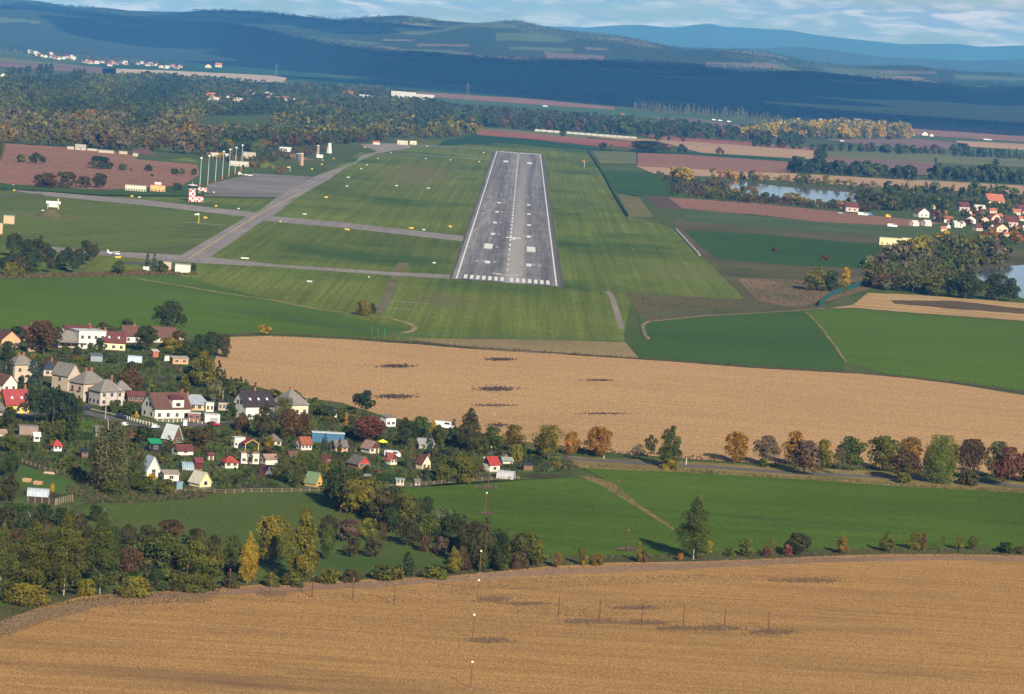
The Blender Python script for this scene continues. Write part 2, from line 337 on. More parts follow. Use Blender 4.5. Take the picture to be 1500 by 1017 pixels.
sheet('middle_field', [(322, 494), (400, 492), (500, 497), (600, 504), (700, 512), (800, 518), (930, 526), (1000, 531), (1100, 539), (1230, 546), (1300, 550), (1400, 563), (1500, 579), (1760, 612), (1760, 720), (1500, 698), (1300, 686), (1180, 680), (1060, 676), (900, 664), (840, 655), (770, 648), (700, 634), (650, 622), (570, 612), (500, 590), (440, 582), (390, 570), (330, 556), (308, 546), (318, 520)], .15, STRAW2, .4)
sheet('gardens', [(-260, 480), (0, 482), (200, 480), (262, 492), (324, 494), (318, 520), (305, 545), (330, 558), (390, 574), (450, 587), (510, 602), (570, 614), (650, 626), (700, 636), (830, 658), (845, 690), (830, 700), (760, 704), (640, 712), (560, 716), (455, 716), (300, 724), (180, 730), (120, 740), (20, 790), (-260, 800)], .18, GARD, .5)
sheet('left_meadow', [(100, 760), (140, 738), (200, 731), (300, 723), (400, 718), (470, 716), (540, 745), (600, 780), (660, 815), (680, 838), (560, 846), (300, 860), (60, 886), (-260, 900), (-260, 800), (20, 790)], .15, MEAD, .4)
sheet('garden_lawn', [(28, 680), (60, 690), (120, 712), (135, 722), (90, 724), (30, 714), (20, 700)], .24, field('short lawn', (.06, .11, .02), (.085, .15, .03), fine=(1, .4, 1)), .4)
sheet('house_lawn', [(108, 612), (150, 616), (150, 636), (112, 644), (104, 628)], .24, field('green lawn', (.06, .12, .015), (.085, .16, .022), fine=(1, .4, 1)), .4)
sheet('center_field', [(585, 716), (650, 709), (760, 703), (850, 700), (880, 710), (930, 741), (990, 778), (1008, 818), (940, 816), (800, 824), (700, 820), (640, 770)], .18, CROP, .4)
sheet('right_field', [(850, 684), (1000, 690), (1170, 700), (1340, 712), (1500, 720), (1760, 742), (1760, 816), (1500, 807), (1300, 804), (1100, 810), (1012, 818), (992, 776), (930, 736), (898, 708)], .18, CROP, .4)
sheet('ditch_verge', [(846, 697), (870, 699), (900, 708), (932, 736), (990, 776), (987, 778), (930, 741), (880, 711)], .21, VERGE, 1.0)
sheet('road_verge', [(828, 668), (900, 672), (1000, 676), (1100, 681), (1200, 686), (1300, 691), (1400, 699), (1500, 706), (1760, 726), (1760, 744), (1500, 722), (1340, 714), (1170, 702), (1000, 692), (850, 686)], .21, VERGE, .6)
ribbon('country_road', [(700, 664), (780, 668), (840, 672), (928, 678), (1005, 682), (1082, 687), (1148, 692), (1258, 697), (1346, 702), (1445, 708), (1500, 713), (1760, 731)], 6.5, .25, ASPH)
sheet('front_verge', [(-260, 920), (0, 892), (60, 872), (300, 856), (480, 842), (640, 830), (700, 824), (800, 814), (1000, 812), (1300, 801), (1500, 802), (1760, 808), (1760, 838), (1500, 822), (1300, 820), (900, 834), (640, 850), (300, 868), (60, 892), (0, 915), (-260, 955)], .21, field('rough green verge', (.05, .06, .018), (.13, .115, .045), fine=(1.2, .6, 1), big=.03, bigamt=.3), .6)
sheet('front_field', [(-260, 952), (0, 912), (60, 889), (120, 874), (200, 868), (300, 863), (400, 855), (480, 852), (560, 848), (640, 845), (700, 840), (800, 830), (900, 824), (1000, 823), (1100, 820), (1200, 815), (1300, 812), (1400, 812), (1500, 814), (1760, 824), (1760, 1160), (-260, 1160)], .24, STRAW, .5)
sheet('weed_strip', [(-60, 930), (60, 893), (200, 872), (300, 866), (480, 855), (640, 848), (800, 833), (1000, 826), (1200, 817), (1400, 814), (1560, 818), (1560, 825), (1400, 820), (1200, 824), (1000, 834), (800, 843), (640, 854), (450, 866), (200, 878), (84, 900), (-60, 948)], .27, field('weedy strip', (.19, .12, .075), (.37, .24, .145), fine=(1.8, .6, 1), big=.02, bigamt=.2), 1.2)
# --- village street
ribbon('village_street', [(40, 612), (80, 596), (116, 602), (150, 610), (187, 621), (234, 628), (288, 622), (306, 620), (345, 617)], [6.5]*7+[4, 3], .26, ASPH)
ribbon('pavement', [(128, 598), (160, 605), (200, 615), (228, 621)], 1.6, .36, paint((.42, .36, .28), .9))
ribbon('footpath', [(18, 640), (60, 634), (96, 632)], 3, .26, BROWNS)

# --- far half (larger steps)
def far(name, pts, lay, m, amp=.25): sheet(name, pts, ZF*lay, m, amp)
far('ploughed_field', [(-260, 190), (5, 210), (99, 216), (187, 225), (203, 234), (288, 241), (293, 256), (267, 272), (160, 278), (45, 275), (0, 268), (-260, 250)], 1, SOIL)
far('field_edge_grass', [(-260, 252), (0, 269), (160, 279), (270, 274), (300, 279), (300, 287), (150, 286), (50, 279), (-260, 262)], 2, field('edge grass', (.04, .08, .015), (.06, .11, .02)))
far('far_green_field', [(640, 214), (650, 206), (700, 198), (760, 203), (925, 222), (870, 221), (800, 216), (730, 209)], 1, CROPT)
far('red_field', [(693, 189), (780, 196), (860, 203), (985, 212), (984, 220), (860, 213), (780, 204), (700, 198)], 2, SOILR)
far('light_green_strip', [(690, 184), (780, 193), (860, 199), (860, 203), (780, 196), (693, 189)], 1, OLIVE)
far('tan_strip', [(853, 199), (973, 205), (1160, 217), (1206, 221), (1194, 235), (1160, 232), (1027, 224), (985, 213)], 2, TAN)
far('thin_red_strip', [(930, 196), (1100, 208), (1206, 218), (1206, 221), (1160, 218), (973, 205)], 3, SOILR)
far('thin_green_strip', [(925, 219), (1027, 224), (1160, 233), (1200, 236), (1195, 240), (1160, 237), (1000, 226), (925, 223)], 3, CROPT)
far('olive_field', [(866, 221), (934, 223), (934, 240), (880, 240)], 2, OLIVE)
far('pink_field', [(932, 224), (1000, 226), (1160, 237), (1180, 248), (1150, 253), (1100, 252), (933, 243)], 2, SOIL)
far('tan_bank', [(930, 243), (1100, 252), (1160, 254), (1300, 262), (1500, 272), (1500, 285), (1300, 275), (1100, 262), (960, 255)], 1, TAN)
far('olive_meadow', [(1212, 220), (1350, 225), (1620, 238), (1620, 250), (1382, 240), (1210, 230)], 2, OLIVE)
far('brown_field_right', [(1207, 229), (1378, 239), (1360, 256), (1330, 258), (1205, 243)], 3, MAUVE)
far('far_pink_field', [(1300, 183), (1500, 191), (1700, 201), (1700, 222), (1500, 208), (1340, 198), (1270, 194)], 2, SOIL)
far('mauve_field', [(1200, 204), (1340, 203), (1420, 211), (1392, 220), (1281, 214)], 3, MAUVE)
far('tan_field_right', [(1400, 206), (1500, 211), (1700, 222), (1700, 232), (1500, 220), (1404, 214)], 3, TAN)
far('green_field_band', [(380, 99), (487, 112), (647, 127), (760, 141), (760, 148), (647, 138), (560, 131), (380, 112), (200, 96), (200, 90)], 2, CROPT)
far('pink_field_band', [(380, 96), (460, 101), (540, 108), (640, 118), (540, 111), (460, 104), (380, 99)], 3, SOIL)
far('grey_green_fields', [(-100, 40), (60, 58), (200, 72), (380, 83), (513, 93), (640, 115), (540, 106), (380, 95), (200, 88), (-100, 66)], 1, field('far dull fields', (.07, .09, .04), (.12, .13, .06), fine=(.05, .01, 1)))
far('olive_tan_field', [(-100, 30), (0, 40), (53, 50), (133, 60), (210, 66), (133, 64), (0, 52), (-100, 44)], 3, OLIVE)
far('pale_long_field', [(150, 100), (260, 104), (400, 111), (420, 114), (415, 121), (330, 119), (240, 114), (150, 108)], 4, PALE)
far('brown_long_field', [(-100, 76), (0, 86), (110, 95), (170, 101), (170, 110), (0, 98), (-100, 90)], 4, MAUVE)
far('village_green', [(100, 93), (300, 97), (420, 107), (420, 112), (260, 105), (130, 100)], 3, CROPT)
far('yellow_green_strip', [(-100, 72), (0, 84), (107, 96), (150, 101), (60, 94), (-100, 80)], 5, OLIVE)
far('pink_middle_field', [(560, 131), (620, 135), (780, 145), (900, 157), (900, 161), (780, 153), (640, 143), (560, 137)], 3, SOIL)
far('green_middle_field', [(640, 143), (780, 153), (900, 161), (1020, 172), (1090, 180), (1000, 178), (880, 168), (760, 157), (640, 150)], 2, field('far green', (.05, .10, .03), (.08, .14, .045)))
far('mauve_middle_field', [(840, 165), (925, 172), (1020, 174), (1090, 184), (1100, 192), (1000, 186), (900, 176)], 3, MAUVE)
far('far_right_green', [(1090, 128), (1200, 139), (1390, 150), (1440, 170), (1350, 172), (1230, 166), (1090, 158)], 2, CROPT)
far('far_right_brown', [(1020, 140), (1110, 150), (1230, 166), (1340, 172), (1250, 176), (1100, 168), (1000, 160)], 1, SOILD)
far('far_mauve', [(1436, 158), (1600, 160), (1600, 182), (1448, 176)], 3, MAUVE)
far('far_field', [(930, 150), (1010, 152), (1090, 160), (1080, 166), (1000, 160), (920, 156)], 3, CROPD); far('far_field', [(770, 132), (850, 140), (905, 150), (860, 150), (780, 142)], 3, SOILD)
far('far_field', [(1170, 141), (1300, 148), (1385, 154), (1380, 157), (1280, 152), (1180, 146)], 4, OLIVE); far('far_field', [(820, 122), (905, 124), (900, 128), (830, 127)], 3, MAUVE); far('far_field', [(1090, 128), (1160, 134), (1150, 138), (1095, 133)], 4, OLIVE)
far('far_field', [(1200, 158), (1340, 163), (1420, 169), (1340, 171), (1230, 165)], 4, field('far teal crop', (.035, .09, .04), (.06, .12, .05))); far('far_field', [(655, 122), (740, 132), (735, 136), (660, 128)], 4, MAUVE)
far('wood_clearing', [(276, 160), (310, 162), (304, 168), (282, 168)], 3, OLIVE)

# --- pavement of the airport
ribbon('taxiway_edge', [(-60, 266), (0, 275), (60, 284)], 16, .10, CONC)
sheet('main_taxiway', [(50, 280), (67, 281), (213, 293), (373, 311), (380, 315), (513, 327), (690, 347), (689, 355), (513, 335), (380, 323), (373, 319), (213, 301), (67, 287)], .12, CONC, .1)
sheet('lower_taxiway', [(60, 360), (99, 364), (133, 367), (267, 374), (310, 377), (400, 387), (580, 399), (671, 403), (670, 409), (580, 404), (400, 391), (300, 386), (267, 384), (133, 373), (99, 370), (60, 368)], .12, CONC, .1)
sheet('dark_pad', [(184, 383), (240, 385), (275, 387), (275, 390), (230, 389), (184, 387)], .14, CONCD, .1)
sheet('diagonal_taxiway', [(262, 376), (306, 378), (388, 322), (402, 315), (433, 291), (481, 263), (508, 245), (537, 231), (551, 225), (599, 217), (606, 211), (560, 210), (527, 212), (553, 222), (529, 228), (521, 237), (457, 260), (407, 288), (380, 309), (359, 319)], .16, CONC, .12)
sheet('apron', [(371, 254), (457, 259), (420, 281), (407, 289), (347, 288), (307, 284), (296, 278), (306, 270)], .20, field('apron concrete', (.17, .155, .15), (.25, .225, .215), fine=(.5, .08, 1), big=.01, bigamt=.2, rows=(60, 7, .004), rowamt=.22), .1)
ribbon('service_road', [(150, 285), (220, 285.5), (300, 286), (350, 287)], 9, .14, CONC)
ribbon('service_road', [(0, 286), (60, 286), (120, 290)], 8, .08, CONCD)
ribbon('far_taxiway', [(600, 213), (660, 215), (728, 220.5)], 22, .20, CONC)
ribbon('far_taxiway', [(545, 224.5), (640, 228.5), (722, 235)], 14, .20, CONC)
ribbon('taxi_line', [(275, 380), (372, 318), (396, 305), (440, 283)], .7, .24, paint((.55, .42, .10), .8))
ribbon('approach_strip', [(593, 385), (587, 391), (581, 400), (574, 420), (564, 441), (553, 458)], [7, 7, 5, 4, 4.5, 4.5], .10, field('worn track in the grass', (.11, .10, .05), (.20, .165, .09), fine=(.5, .2, 1), big=.04, bigamt=.3), .3)
ribbon('grey_strip', [(572, 441), (631, 445.5)], 3, .10, CONC); ribbon('grey_strip', [(565, 451), (604, 453.5)], 3, .10, CONC)
ribbon('grey_strip', [(596, 388), (638, 391)], 1.6, .10, BROWNS)
ribbon('access_path', [(886, 427), (892, 428.5), (897, 437), (902, 452), (907, 468), (911, 482)], 3.2, .10, field('old concrete path', (.2, .165, .14), (.32, .265, .225), fine=(.8, .2, 1)), .2)
ribbon('grey_strip', [(851, 463), (900, 466)], 1.6, .10, BROWNS)
ribbon('dirt_track', [(200, 408), (267, 419), (333, 430), (400, 440), (460, 452), (520, 460), (570, 466), (598, 473), (608, 479), (606, 484), (592, 488)], 2.4, .14, DIRT, .3)
ribbon('dirt_track', [(950, 497), (944, 488), (941, 476), (950, 471), (1030, 463), (1150, 456), (1210, 452)], 1.8, .14, DIRT, .2)
ribbon('field_track', [(1180, 457), (1200, 476), (1222, 505), (1240, 531)], 1.3, .16, VERGE, .3)
ribbon('field_edge', [(325, 491), (400, 489), (500, 494), (600, 501), (700, 509.5), (800, 516), (930, 524.5), (1100, 537.5), (1240, 545), (1400, 560), (1560, 584)], 4.5, .21, SOILD, .4)
for k, (x0, y0, x1, y1) in enumerate([(275, 327, 330, 330), (270, 331, 322, 334), (262, 335, 314, 338), (254, 339, 308, 342), (248, 345, 300, 348), (252, 355, 293, 358), (242, 361, 278, 364), (232, 366.5, 268, 369)]):
    ribbon('grass_pad', [(x0, y0), (x1, y1)], 4 if k > 4 else 7, .09, CONCD if k > 4 else field('dark pad', (.05, .06, .03), (.08, .08, .045)), .1)
ribbon('ring_path', [(0, 308), (32, 311), (34, 315), (50, 319), (80, 321), (110, 322), (116, 320), (108, 318)], 5, .09, BROWNS, .1)

# --- runway
RW = np.array([-5.93, 1806.]); psi = -.00185; rd = np.array([sin(psi), cos(psi)]); rn = np.array([cos(psi), -sin(psi)])
def rw(x, s, z): q = RW+rn*x+rd*s; return (q[0], q[1], z)
def rwrect(name, x0, x1, s0, s1, z, m):
    return link(name, mesh(name, [rw(x0, s0, z), rw(x1, s0, z), rw(x1, s1, z), rw(x0, s1, z)], [(0, 1, 2, 3)], m), kind='structure')
def runway_mat():
    m, t, b = nodes('runway concrete', .9); g = t.nodes.new('ShaderNodeNewGeometry').outputs['Position']
    n1 = noise(t, 1, 3, g, (.085, .0007, 1), .6); c = ramp(t, n1.outputs[0], .36, .64, (.125, .118, .130), (.285, .262, .255)).outputs[0]
    n2 = noise(t, 1, 6, g, (.35, .012, 1), .7); c = mixc(t, 1, c, ramp(t, n2.outputs[0], .35, .68, (.66,)*3, (1.28,)*3).outputs[0], 'MULTIPLY').outputs[2]
    n4 = noise(t, 1, 5, g, (.012, .11, 1), .8); c = mixc(t, 1, c, ramp(t, n4.outputs[0], .38, .62, (.84,)*3, (1.15,)*3).outputs[0], 'MULTIPLY').outputs[2]
    br = t.nodes.new('ShaderNodeTexBrick'); mpn = t.nodes.new('ShaderNodeMapping'); t.links.new(g, mpn.inputs[0]); t.links.new(mpn.outputs[0], br.inputs[0])
    br.offset = 0; br.inputs['Scale'].default_value = 1; br.inputs['Brick Width'].default_value = 7.5; br.inputs['Row Height'].default_value = 15; br.inputs['Mortar Size'].default_value = .22
    br.inputs['Color1'].default_value = (.88,)*3+(1,); br.inputs['Color2'].default_value = (1.08,)*3+(1,); br.inputs['Mortar'].default_value = (.55, .55, .55, 1)
    c = mixc(t, .8, c, br.outputs[0], 'MULTIPLY').outputs[2]
    sp = t.nodes.new('ShaderNodeSeparateXYZ'); t.links.new(g, sp.inputs[0])    # the lighter lane just right of the centreline
    a = t.nodes.new('ShaderNodeMapRange'); a.interpolation_type = 'SMOOTHSTEP'; a.inputs[1].default_value = 9; a.inputs[2].default_value = 1.5
    ab = t.nodes.new('ShaderNodeMath'); ab.operation = 'ADD'; ab.inputs[1].default_value = 2.2; t.links.new(sp.outputs[0], ab.inputs[0])
    aa = t.nodes.new('ShaderNodeMath'); aa.operation = 'ABSOLUTE'; t.links.new(ab.outputs[0], aa.inputs[0]); t.links.new(aa.outputs[0], a.inputs[0])
    yf = t.nodes.new('ShaderNodeMapRange'); yf.inputs[1].default_value = 4300; yf.inputs[2].default_value = 2000; yf.inputs[3].default_value = .25; yf.inputs[4].default_value = .85; t.links.new(sp.outputs[1], yf.inputs[0])
    mu = t.nodes.new('ShaderNodeMath'); mu.operation = 'MULTIPLY'; t.links.new(a.outputs[0], mu.inputs[0]); t.links.new(yf.outputs[0], mu.inputs[1])
    c = mixc(t, mu.outputs[0], c, (.40, .365, .34)).outputs[2]
    t.links.new(c, b.inputs['Base Color']); return m
rwrect('runway', -31.5, 31.5, -4, 2406, .30, runway_mat())
rwrect('runway_edge', -33, -31.5, -4, 2406, .27, CONCD); rwrect('runway_edge', 31.5, 33, -4, 2406, .27, CONCD)
WP = paint((.78, .77, .74), .7, .06); FP = paint((.34, .33, .33), .8, .1); WP2 = paint((.56, .55, .54), .8, .1, .2)
rwrect('edge_line', -29.4, -28.5, 0, 2400, .36, WP); rwrect('edge_line', 28.5, 29.4, 0, 2400, .36, WP)
rwrect('shoulder', 29.6, 31.5, 0, 2400, .33, ASPH)
for s in (6, 2362):
    for k in range(7):
        for sg in (-1, 1):
            c = sg*(2.75+3.55*k); rwrect('threshold_stripe', c-1.0, c+1.0, s, s+32, .36, WP)
s = 92
while s < 2300:
    rwrect('centreline_dash', -.6, .6, s, s+(30 if s > 300 else 24), .36, WP if s > 260 else WP2); s += 50
rwrect('threshold_bar', -9, -3.5, 62, 67, .36, WP); rwrect('threshold_bar', -6.5, 6, 54, 59, .36, WP2); rwrect('threshold_bar', 2, 9, 66, 71, .36, WP2)
def mark(zx, zy, w, l, m, both=True):
    p = P(620+zx/4.238, 200+zy/4.238); q = p[:2]-RW; x = float(q@rn); s = float(q@rd)
    for sg in ((1, -1) if both else (1,)): rwrect('touchdown_mark', sg*x-w/2, sg*x+w/2, s-l/2, s+l/2, .36, m)
mark(399, 783, 3.2, 26, WP); mark(404, 684, 5.8, 56, WP); mark(433, 608, 3, 26, WP); mark(445, 537, 3, 26, WP); mark(458, 470, 3, 26, WP); mark(470, 414, 3, 26, WP); mark(513, 157, 6, 60, WP)
for zx, zy in ((334, 776), (370, 777), (443, 782), (457, 690), (469, 609), (481, 537), (491, 470), (502, 414), (508, 365), (516, 320), (523, 280), (528, 246), (533, 220), (542, 140), (520, 140), (484, 365)):
    mark(zx, zy, 2.2, 22, FP)

# ================================================= WATER
WAT, t, b = nodes('lake water', .06); b.inputs['Base Color'].default_value = (.05, .085, .12, 1); b.inputs['Specular IOR Level'].default_value = .6
n = noise(t, 1, 4, None, (.25, .04, 1)); bp = t.nodes.new('ShaderNodeBump'); bp.inputs['Strength'].default_value = .12; bp.inputs['Distance'].default_value = .4
t.links.new(n.outputs[0], bp.inputs['Height']); t.links.new(bp.outputs[0], b.inputs['Normal'])
sheet('lake_bank', [(1050, 262), (1160, 270), (1280, 281), (1320, 296), (1270, 306), (1180, 299), (1090, 290), (1055, 276)], .9, SCRUB, .4)
sheet('lake', [(1060, 266), (1082, 266), (1153, 274), (1207, 279), (1262, 283), (1300, 292), (1262, 300), (1207, 296), (1180, 294), (1127, 289), (1092, 283), (1066, 276)], 1.1, WAT, .3)
sheet('pond', [(1425, 403), (1445, 393), (1500, 388), (1660, 392), (1660, 448), (1497, 437), (1470, 421), (1440, 412)], .22, WAT, .4)
sheet('river', [(440, 184), (560, 187), (620, 192), (600, 194), (540, 191), (440, 187)], 2.2, WAT, .3)

# ================================================= HILLS
def prof(pts):
    az = []; tz = []
    for x, y in pts:
        d = ray(x, y); az.append(d[0]/d[1]); tz.append(d[2]/d[1])
    return np.array(az), np.array(tz)
RID = [  # distance, front width, back width, profile in the photograph
    (15500, 1700, 2600, [(-150, 2), (0, 10), (60, 13), (130, 19), (200, 27), (260, 34), (330, 38), (380, 42), (430, 51), (470, 62), (530, 72), (600, 82), (700, 92), (1600, 150)]),
    (16500, 2600, 1500, [(-150, 60), (300, 60), (450, 80), (600, 78), (740, 78), (830, 86), (1000, 94), (1100, 104), (1250, 113), (1400, 121), (1650, 138)]),
    (22000, 4300, 4000, [(-150, -4), (0, 0), (60, 3), (100, 8), (150, 12), (190, 18), (230, 19), (270, 18), (300, 14), (350, 14), (400, 17), (450, 22), (500, 27), (560, 26), (590, 26), (620, 29), (650, 33), (700, 33), (740, 31), (760, 31), (790, 38), (830, 45), (870, 50), (920, 57), (960, 64), (1000, 71), (1050, 70), (1100, 72), (1130, 78), (1170, 88), (1220, 96), (1250, 99), (1300, 98), (1340, 97), (1400, 103), (1450, 107), (1500, 110), (1650, 118)]),
    (33000, 5000, 4500, [(-150, 8), (300, 22), (600, 50), (880, 62), (960, 68), (1060, 70), (1110, 68), (1180, 70), (1300, 86), (1400, 88), (1500, 88), (1650, 95)]),
    (46000, 6500, 6000, [(-150, 20), (400, 30), (700, 42), (800, 39), (860, 42), (900, 39), (940, 37), (990, 40), (1020, 36), (1040, 35), (1060, 40), (1100, 42), (1130, 43), (1160, 45), (1200, 52), (1260, 58), (1320, 64), (1360, 63), (1400, 64), (1440, 70), (1500, 68), (1650, 72)])]
PR = [(R, a, c, *prof(p)) for R, a, c, p in RID]
def hz(az, r):
    az = np.asarray(az, float); r = np.asarray(r, float); z = np.zeros(np.broadcast(az, r).shape)
    for R, wf, wb, pa, pt in PR:
        top = CAM_H+R*np.interp(az, pa, pt); q = (r-R)/np.where(r < R, wf, wb)
        z = np.maximum(z, np.maximum(top, 0)*np.exp(-q*q*1.1))
    wob = 9*np.sin(az*90+r/900)+7*np.sin(az*41-r/610)+5*np.sin(az*160+r/370)
    return z+wob*np.clip(z/90, 0, 1)
def hit(px, py):                             # where the line through that point of the photograph meets the hills
    d = ray(px, py); az = d[0]/d[1]; r = np.geomspace(9000, 60000, 900); zz = CAM_H+r*d[2]/d[1]-hz(az, r)
    k = np.nonzero(zz < 0)[0]
    if len(k) == 0: return None
    r0 = r[k[0]]; return np.array([az*r0, r0, float(hz(az, r0))])
HPATCH = [  # fields on the slopes
    ('g', [(455, 40), (540, 43), (570, 47), (490, 47)]), ('p', [(495, 36), (560, 42), (545, 44), (500, 40)]), ('g', [(555, 48), (640, 45), (684, 35), (668, 43), (610, 52)]),
    ('g', [(727, 48), (790, 49), (850, 55), (820, 62), (760, 60), (727, 60)]), ('g', [(686, 33), (732, 33), (728, 40), (690, 38)]), ('g', [(440, 52), (500, 58), (562, 63), (530, 69), (480, 65)]),
    ('p', [(612, 64), (688, 65), (688, 68), (612, 68)]), ('p', [(668, 80), (775, 84), (775, 88), (668, 85)]), ('g', [(748, 68), (838, 71), (838, 76), (748, 73)]),
    ('p', [(798, 76), (886, 82), (884, 90), (800, 87)]), ('p', [(858, 69), (892, 71), (890, 74), (858, 73)]), ('m', [(1033, 91), (1140, 93), (1138, 101), (1035, 99)]),
    ('g', [(1396, 109), (1510, 112), (1510, 119), (1400, 116)]), ('m', [(1285, 102), (1374, 103), (1374, 108), (1290, 108)]), ('g', [(1338, 120), (1475, 127), (1400, 131), (1338, 125)]),
    ('p', [(1415, 128), (1500, 129), (1462, 137), (1420, 134)]), ('g', [(0, 26), (60, 30), (60, 34), (0, 32)]), ('m', [(315, 20), (400, 22), (400, 27), (330, 26)]), ('g', [(395, 30), (440, 34), (430, 40), (395, 36)]),
    ('g', [(600, 72), (680, 74), (660, 78), (600, 76)]), ('m', [(560, 57), (610, 58), (600, 61), (560, 60)]), ('g', [(880, 99), (1000, 104), (980, 108), (880, 103)]), ('m', [(560, 82), (640, 84), (630, 87), (565, 86)]), ('g', [(960, 110), (1080, 114), (1060, 117), (960, 114)]), ('g', [(150, 30), (240, 40), (235, 44), (150, 36)]), ('m', [(1210, 116), (1290, 121), (1280, 124), (1215, 120)]), ('g', [(1180, 80), (1250, 84), (1240, 87), (1190, 84)])]
def hills():
    az0 = ray(-800, 60); az1 = ray(2300, 120); A = np.linspace(az0[0]/az0[1], az1[0]/az1[1], 980); R = np.concatenate([np.linspace(9000, 24000, 210), np.linspace(24200, 60000, 90)])
    AA, RR = np.meshgrid(A, R); Z = hz(AA, RR)-2.5; V = np.stack([AA*RR, RR, Z], -1).reshape(-1, 3)
    nr, na = len(R), len(A); i = np.arange((nr-1)*(na-1)); a = i//(na-1)*na+i % (na-1); Fc = np.stack([a, a+1, a+na+1, a+na], -1)
    c = V[Fc].mean(1); d = c-np.array([0, 0, CAM_H]); w = d@cF; px = 750+F_PX*(d@cR)/w; py = 508.5-F_PX*(d@cU)/w; pts = np.stack([px, py], -1)
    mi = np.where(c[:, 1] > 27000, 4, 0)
    for kd, poly in HPATCH:
        mi[inpoly(pts, poly) & (c[:, 1] < 27000)] = 'gpm'.index(kd)+1
    fo = field('far forest', (.022, .036, .015), (.050, .062, .026), fine=(.02, .008, 1), big=.0009, bigamt=.3)
    t = fo.node_tree; bs_ = t.nodes['Principled BSDF']; src = bs_.inputs['Base Color'].links[0].from_socket; g_ = t.nodes.new('ShaderNodeNewGeometry').outputs['Position']
    mpv = t.nodes.new('ShaderNodeMapping'); mpv.inputs['Scale'].default_value = (.0016, .0007, 0); mpv.inputs['Rotation'].default_value = (0, 0, .3); t.links.new(g_, mpv.inputs[0])
    vo = t.nodes.new('ShaderNodeTexVoronoi'); vo.inputs['Scale'].default_value = 1; t.links.new(mpv.outputs[0], vo.inputs[0]); sv = t.nodes.new('ShaderNodeSeparateColor'); t.links.new(vo.outputs['Color'], sv.inputs[0])
    rc = t.nodes.new('ShaderNodeValToRGB'); rc.color_ramp.interpolation = 'CONSTANT'; t.links.new(sv.outputs[0], rc.inputs[0]); rc.color_ramp.elements[0].color = (.09, .13, .05, 1); rc.color_ramp.elements[1].position = .3; rc.color_ramp.elements[1].color = (.20, .15, .10, 1)
    for ps, cc_ in ((.5, (.11, .14, .05)), (.7, (.30, .23, .16)), (.85, (.06, .10, .035))): e_ = rc.color_ramp.elements.new(ps); e_.color = (*cc_, 1)
    nm_ = noise(t, 1, 4, g_, (.00045, .00022, .002), .6); th_ = ramp(t, nm_.outputs[0], .515, .54, (0,)*3, (1,)*3); sy_ = t.nodes.new('ShaderNodeSeparateXYZ'); t.links.new(g_, sy_.inputs[0]); far_ = t.nodes.new('ShaderNodeMath'); far_.operation = 'GREATER_THAN'; far_.inputs[1].default_value = 17300; t.links.new(sy_.outputs[1], far_.inputs[0]); ml_ = t.nodes.new('ShaderNodeMath'); ml_.operation = 'MULTIPLY'; t.links.new(far_.outputs[0], ml_.inputs[0]); t.links.new(th_.outputs[0], ml_.inputs[1]); t.links.new(mixc(t, ml_.outputs[0], src, rc.outputs[0]).outputs[2], bs_.inputs['Base Color'])
    fg = field('hill pasture', (.08, .12, .04), (.13, .16, .06), fine=(.01, .004, 1), big=.001); fp = field('hill ploughland', (.14, .10, .075), (.22, .15, .11), fine=(.01, .004, 1))
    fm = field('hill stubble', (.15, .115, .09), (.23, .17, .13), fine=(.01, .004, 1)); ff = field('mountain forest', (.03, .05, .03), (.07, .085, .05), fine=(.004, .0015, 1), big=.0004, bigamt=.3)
    me = mesh('hills', V, Fc, [fo, fg, fp, fm, ff], mi); me.polygons.foreach_set('use_smooth', np.ones(len(me.polygons), bool))
    link('hills', me, kind='structure')
hills()

# ================================================= CLOUDS that shade the hills (above and behind what the picture shows)
def cloud(cx, cy, L, Wd, rz, z=1500, th=260):
    n, m_ = 40, 14; rr = np.random.default_rng(int(cx+cy)); ph = rr.uniform(0, 6, 6); V = []
    for j in range(m_+1):
        for i in range(n):
            a = 2*pi*i/n; e = -pi/2+pi*j/m_; b_ = 1+.14*sin(3*a+ph[0])+.10*sin(5*a+ph[1])+.07*sin(9*a+ph[2])+.05*sin(4*e+ph[3]+7*a)
            V.append((L/2*cos(a)*cos(e)*b_, Wd/2*sin(a)*cos(e)*b_, th*sin(e)*(b_ if e > 0 else .35)))
    Fc = [(j*n+i, j*n+(i+1) % n, (j+1)*n+(i+1) % n, (j+1)*n+i) for j in range(m_) for i in range(n)]
    mt = MATS.get('cloud') or paint((.85, .86, .88), .95, .02, .002); MATS['cloud'] = mt
    me = mesh('cloud', V, Fc, mt); me.polygons.foreach_set('use_smooth', np.ones(len(Fc), bool))
    o = link('cloud', me, kind='structure', loc=(cx, cy, z)); o.rotation_euler = (0, 0, rad(rz)); return o
CZ = 1500; off = -sd[:2]/sd[2]*CZ            # from a cloud to its shadow
def shade(px0, D, L, Wd, rz): 
    az = ray(px0, 90); az = az[0]/az[1]; cloud(az*D-off[0], D-off[1], L, Wd, rz)
shade(1180, 10900, 3600, 3300, -14); shade(800, 13200, 2600, 3600, -16); shade(480, 15300, 2700, 3000, -10)
shade(120, 16600, 3400, 2600, -8); shade(1480, 10600, 1800, 2600, 10); shade(1000, 15200, 3400, 2400, -5); shade(1400, 15500, 3000, 2600, 0)
shade(280, 20500, 2600, 2000, 0)
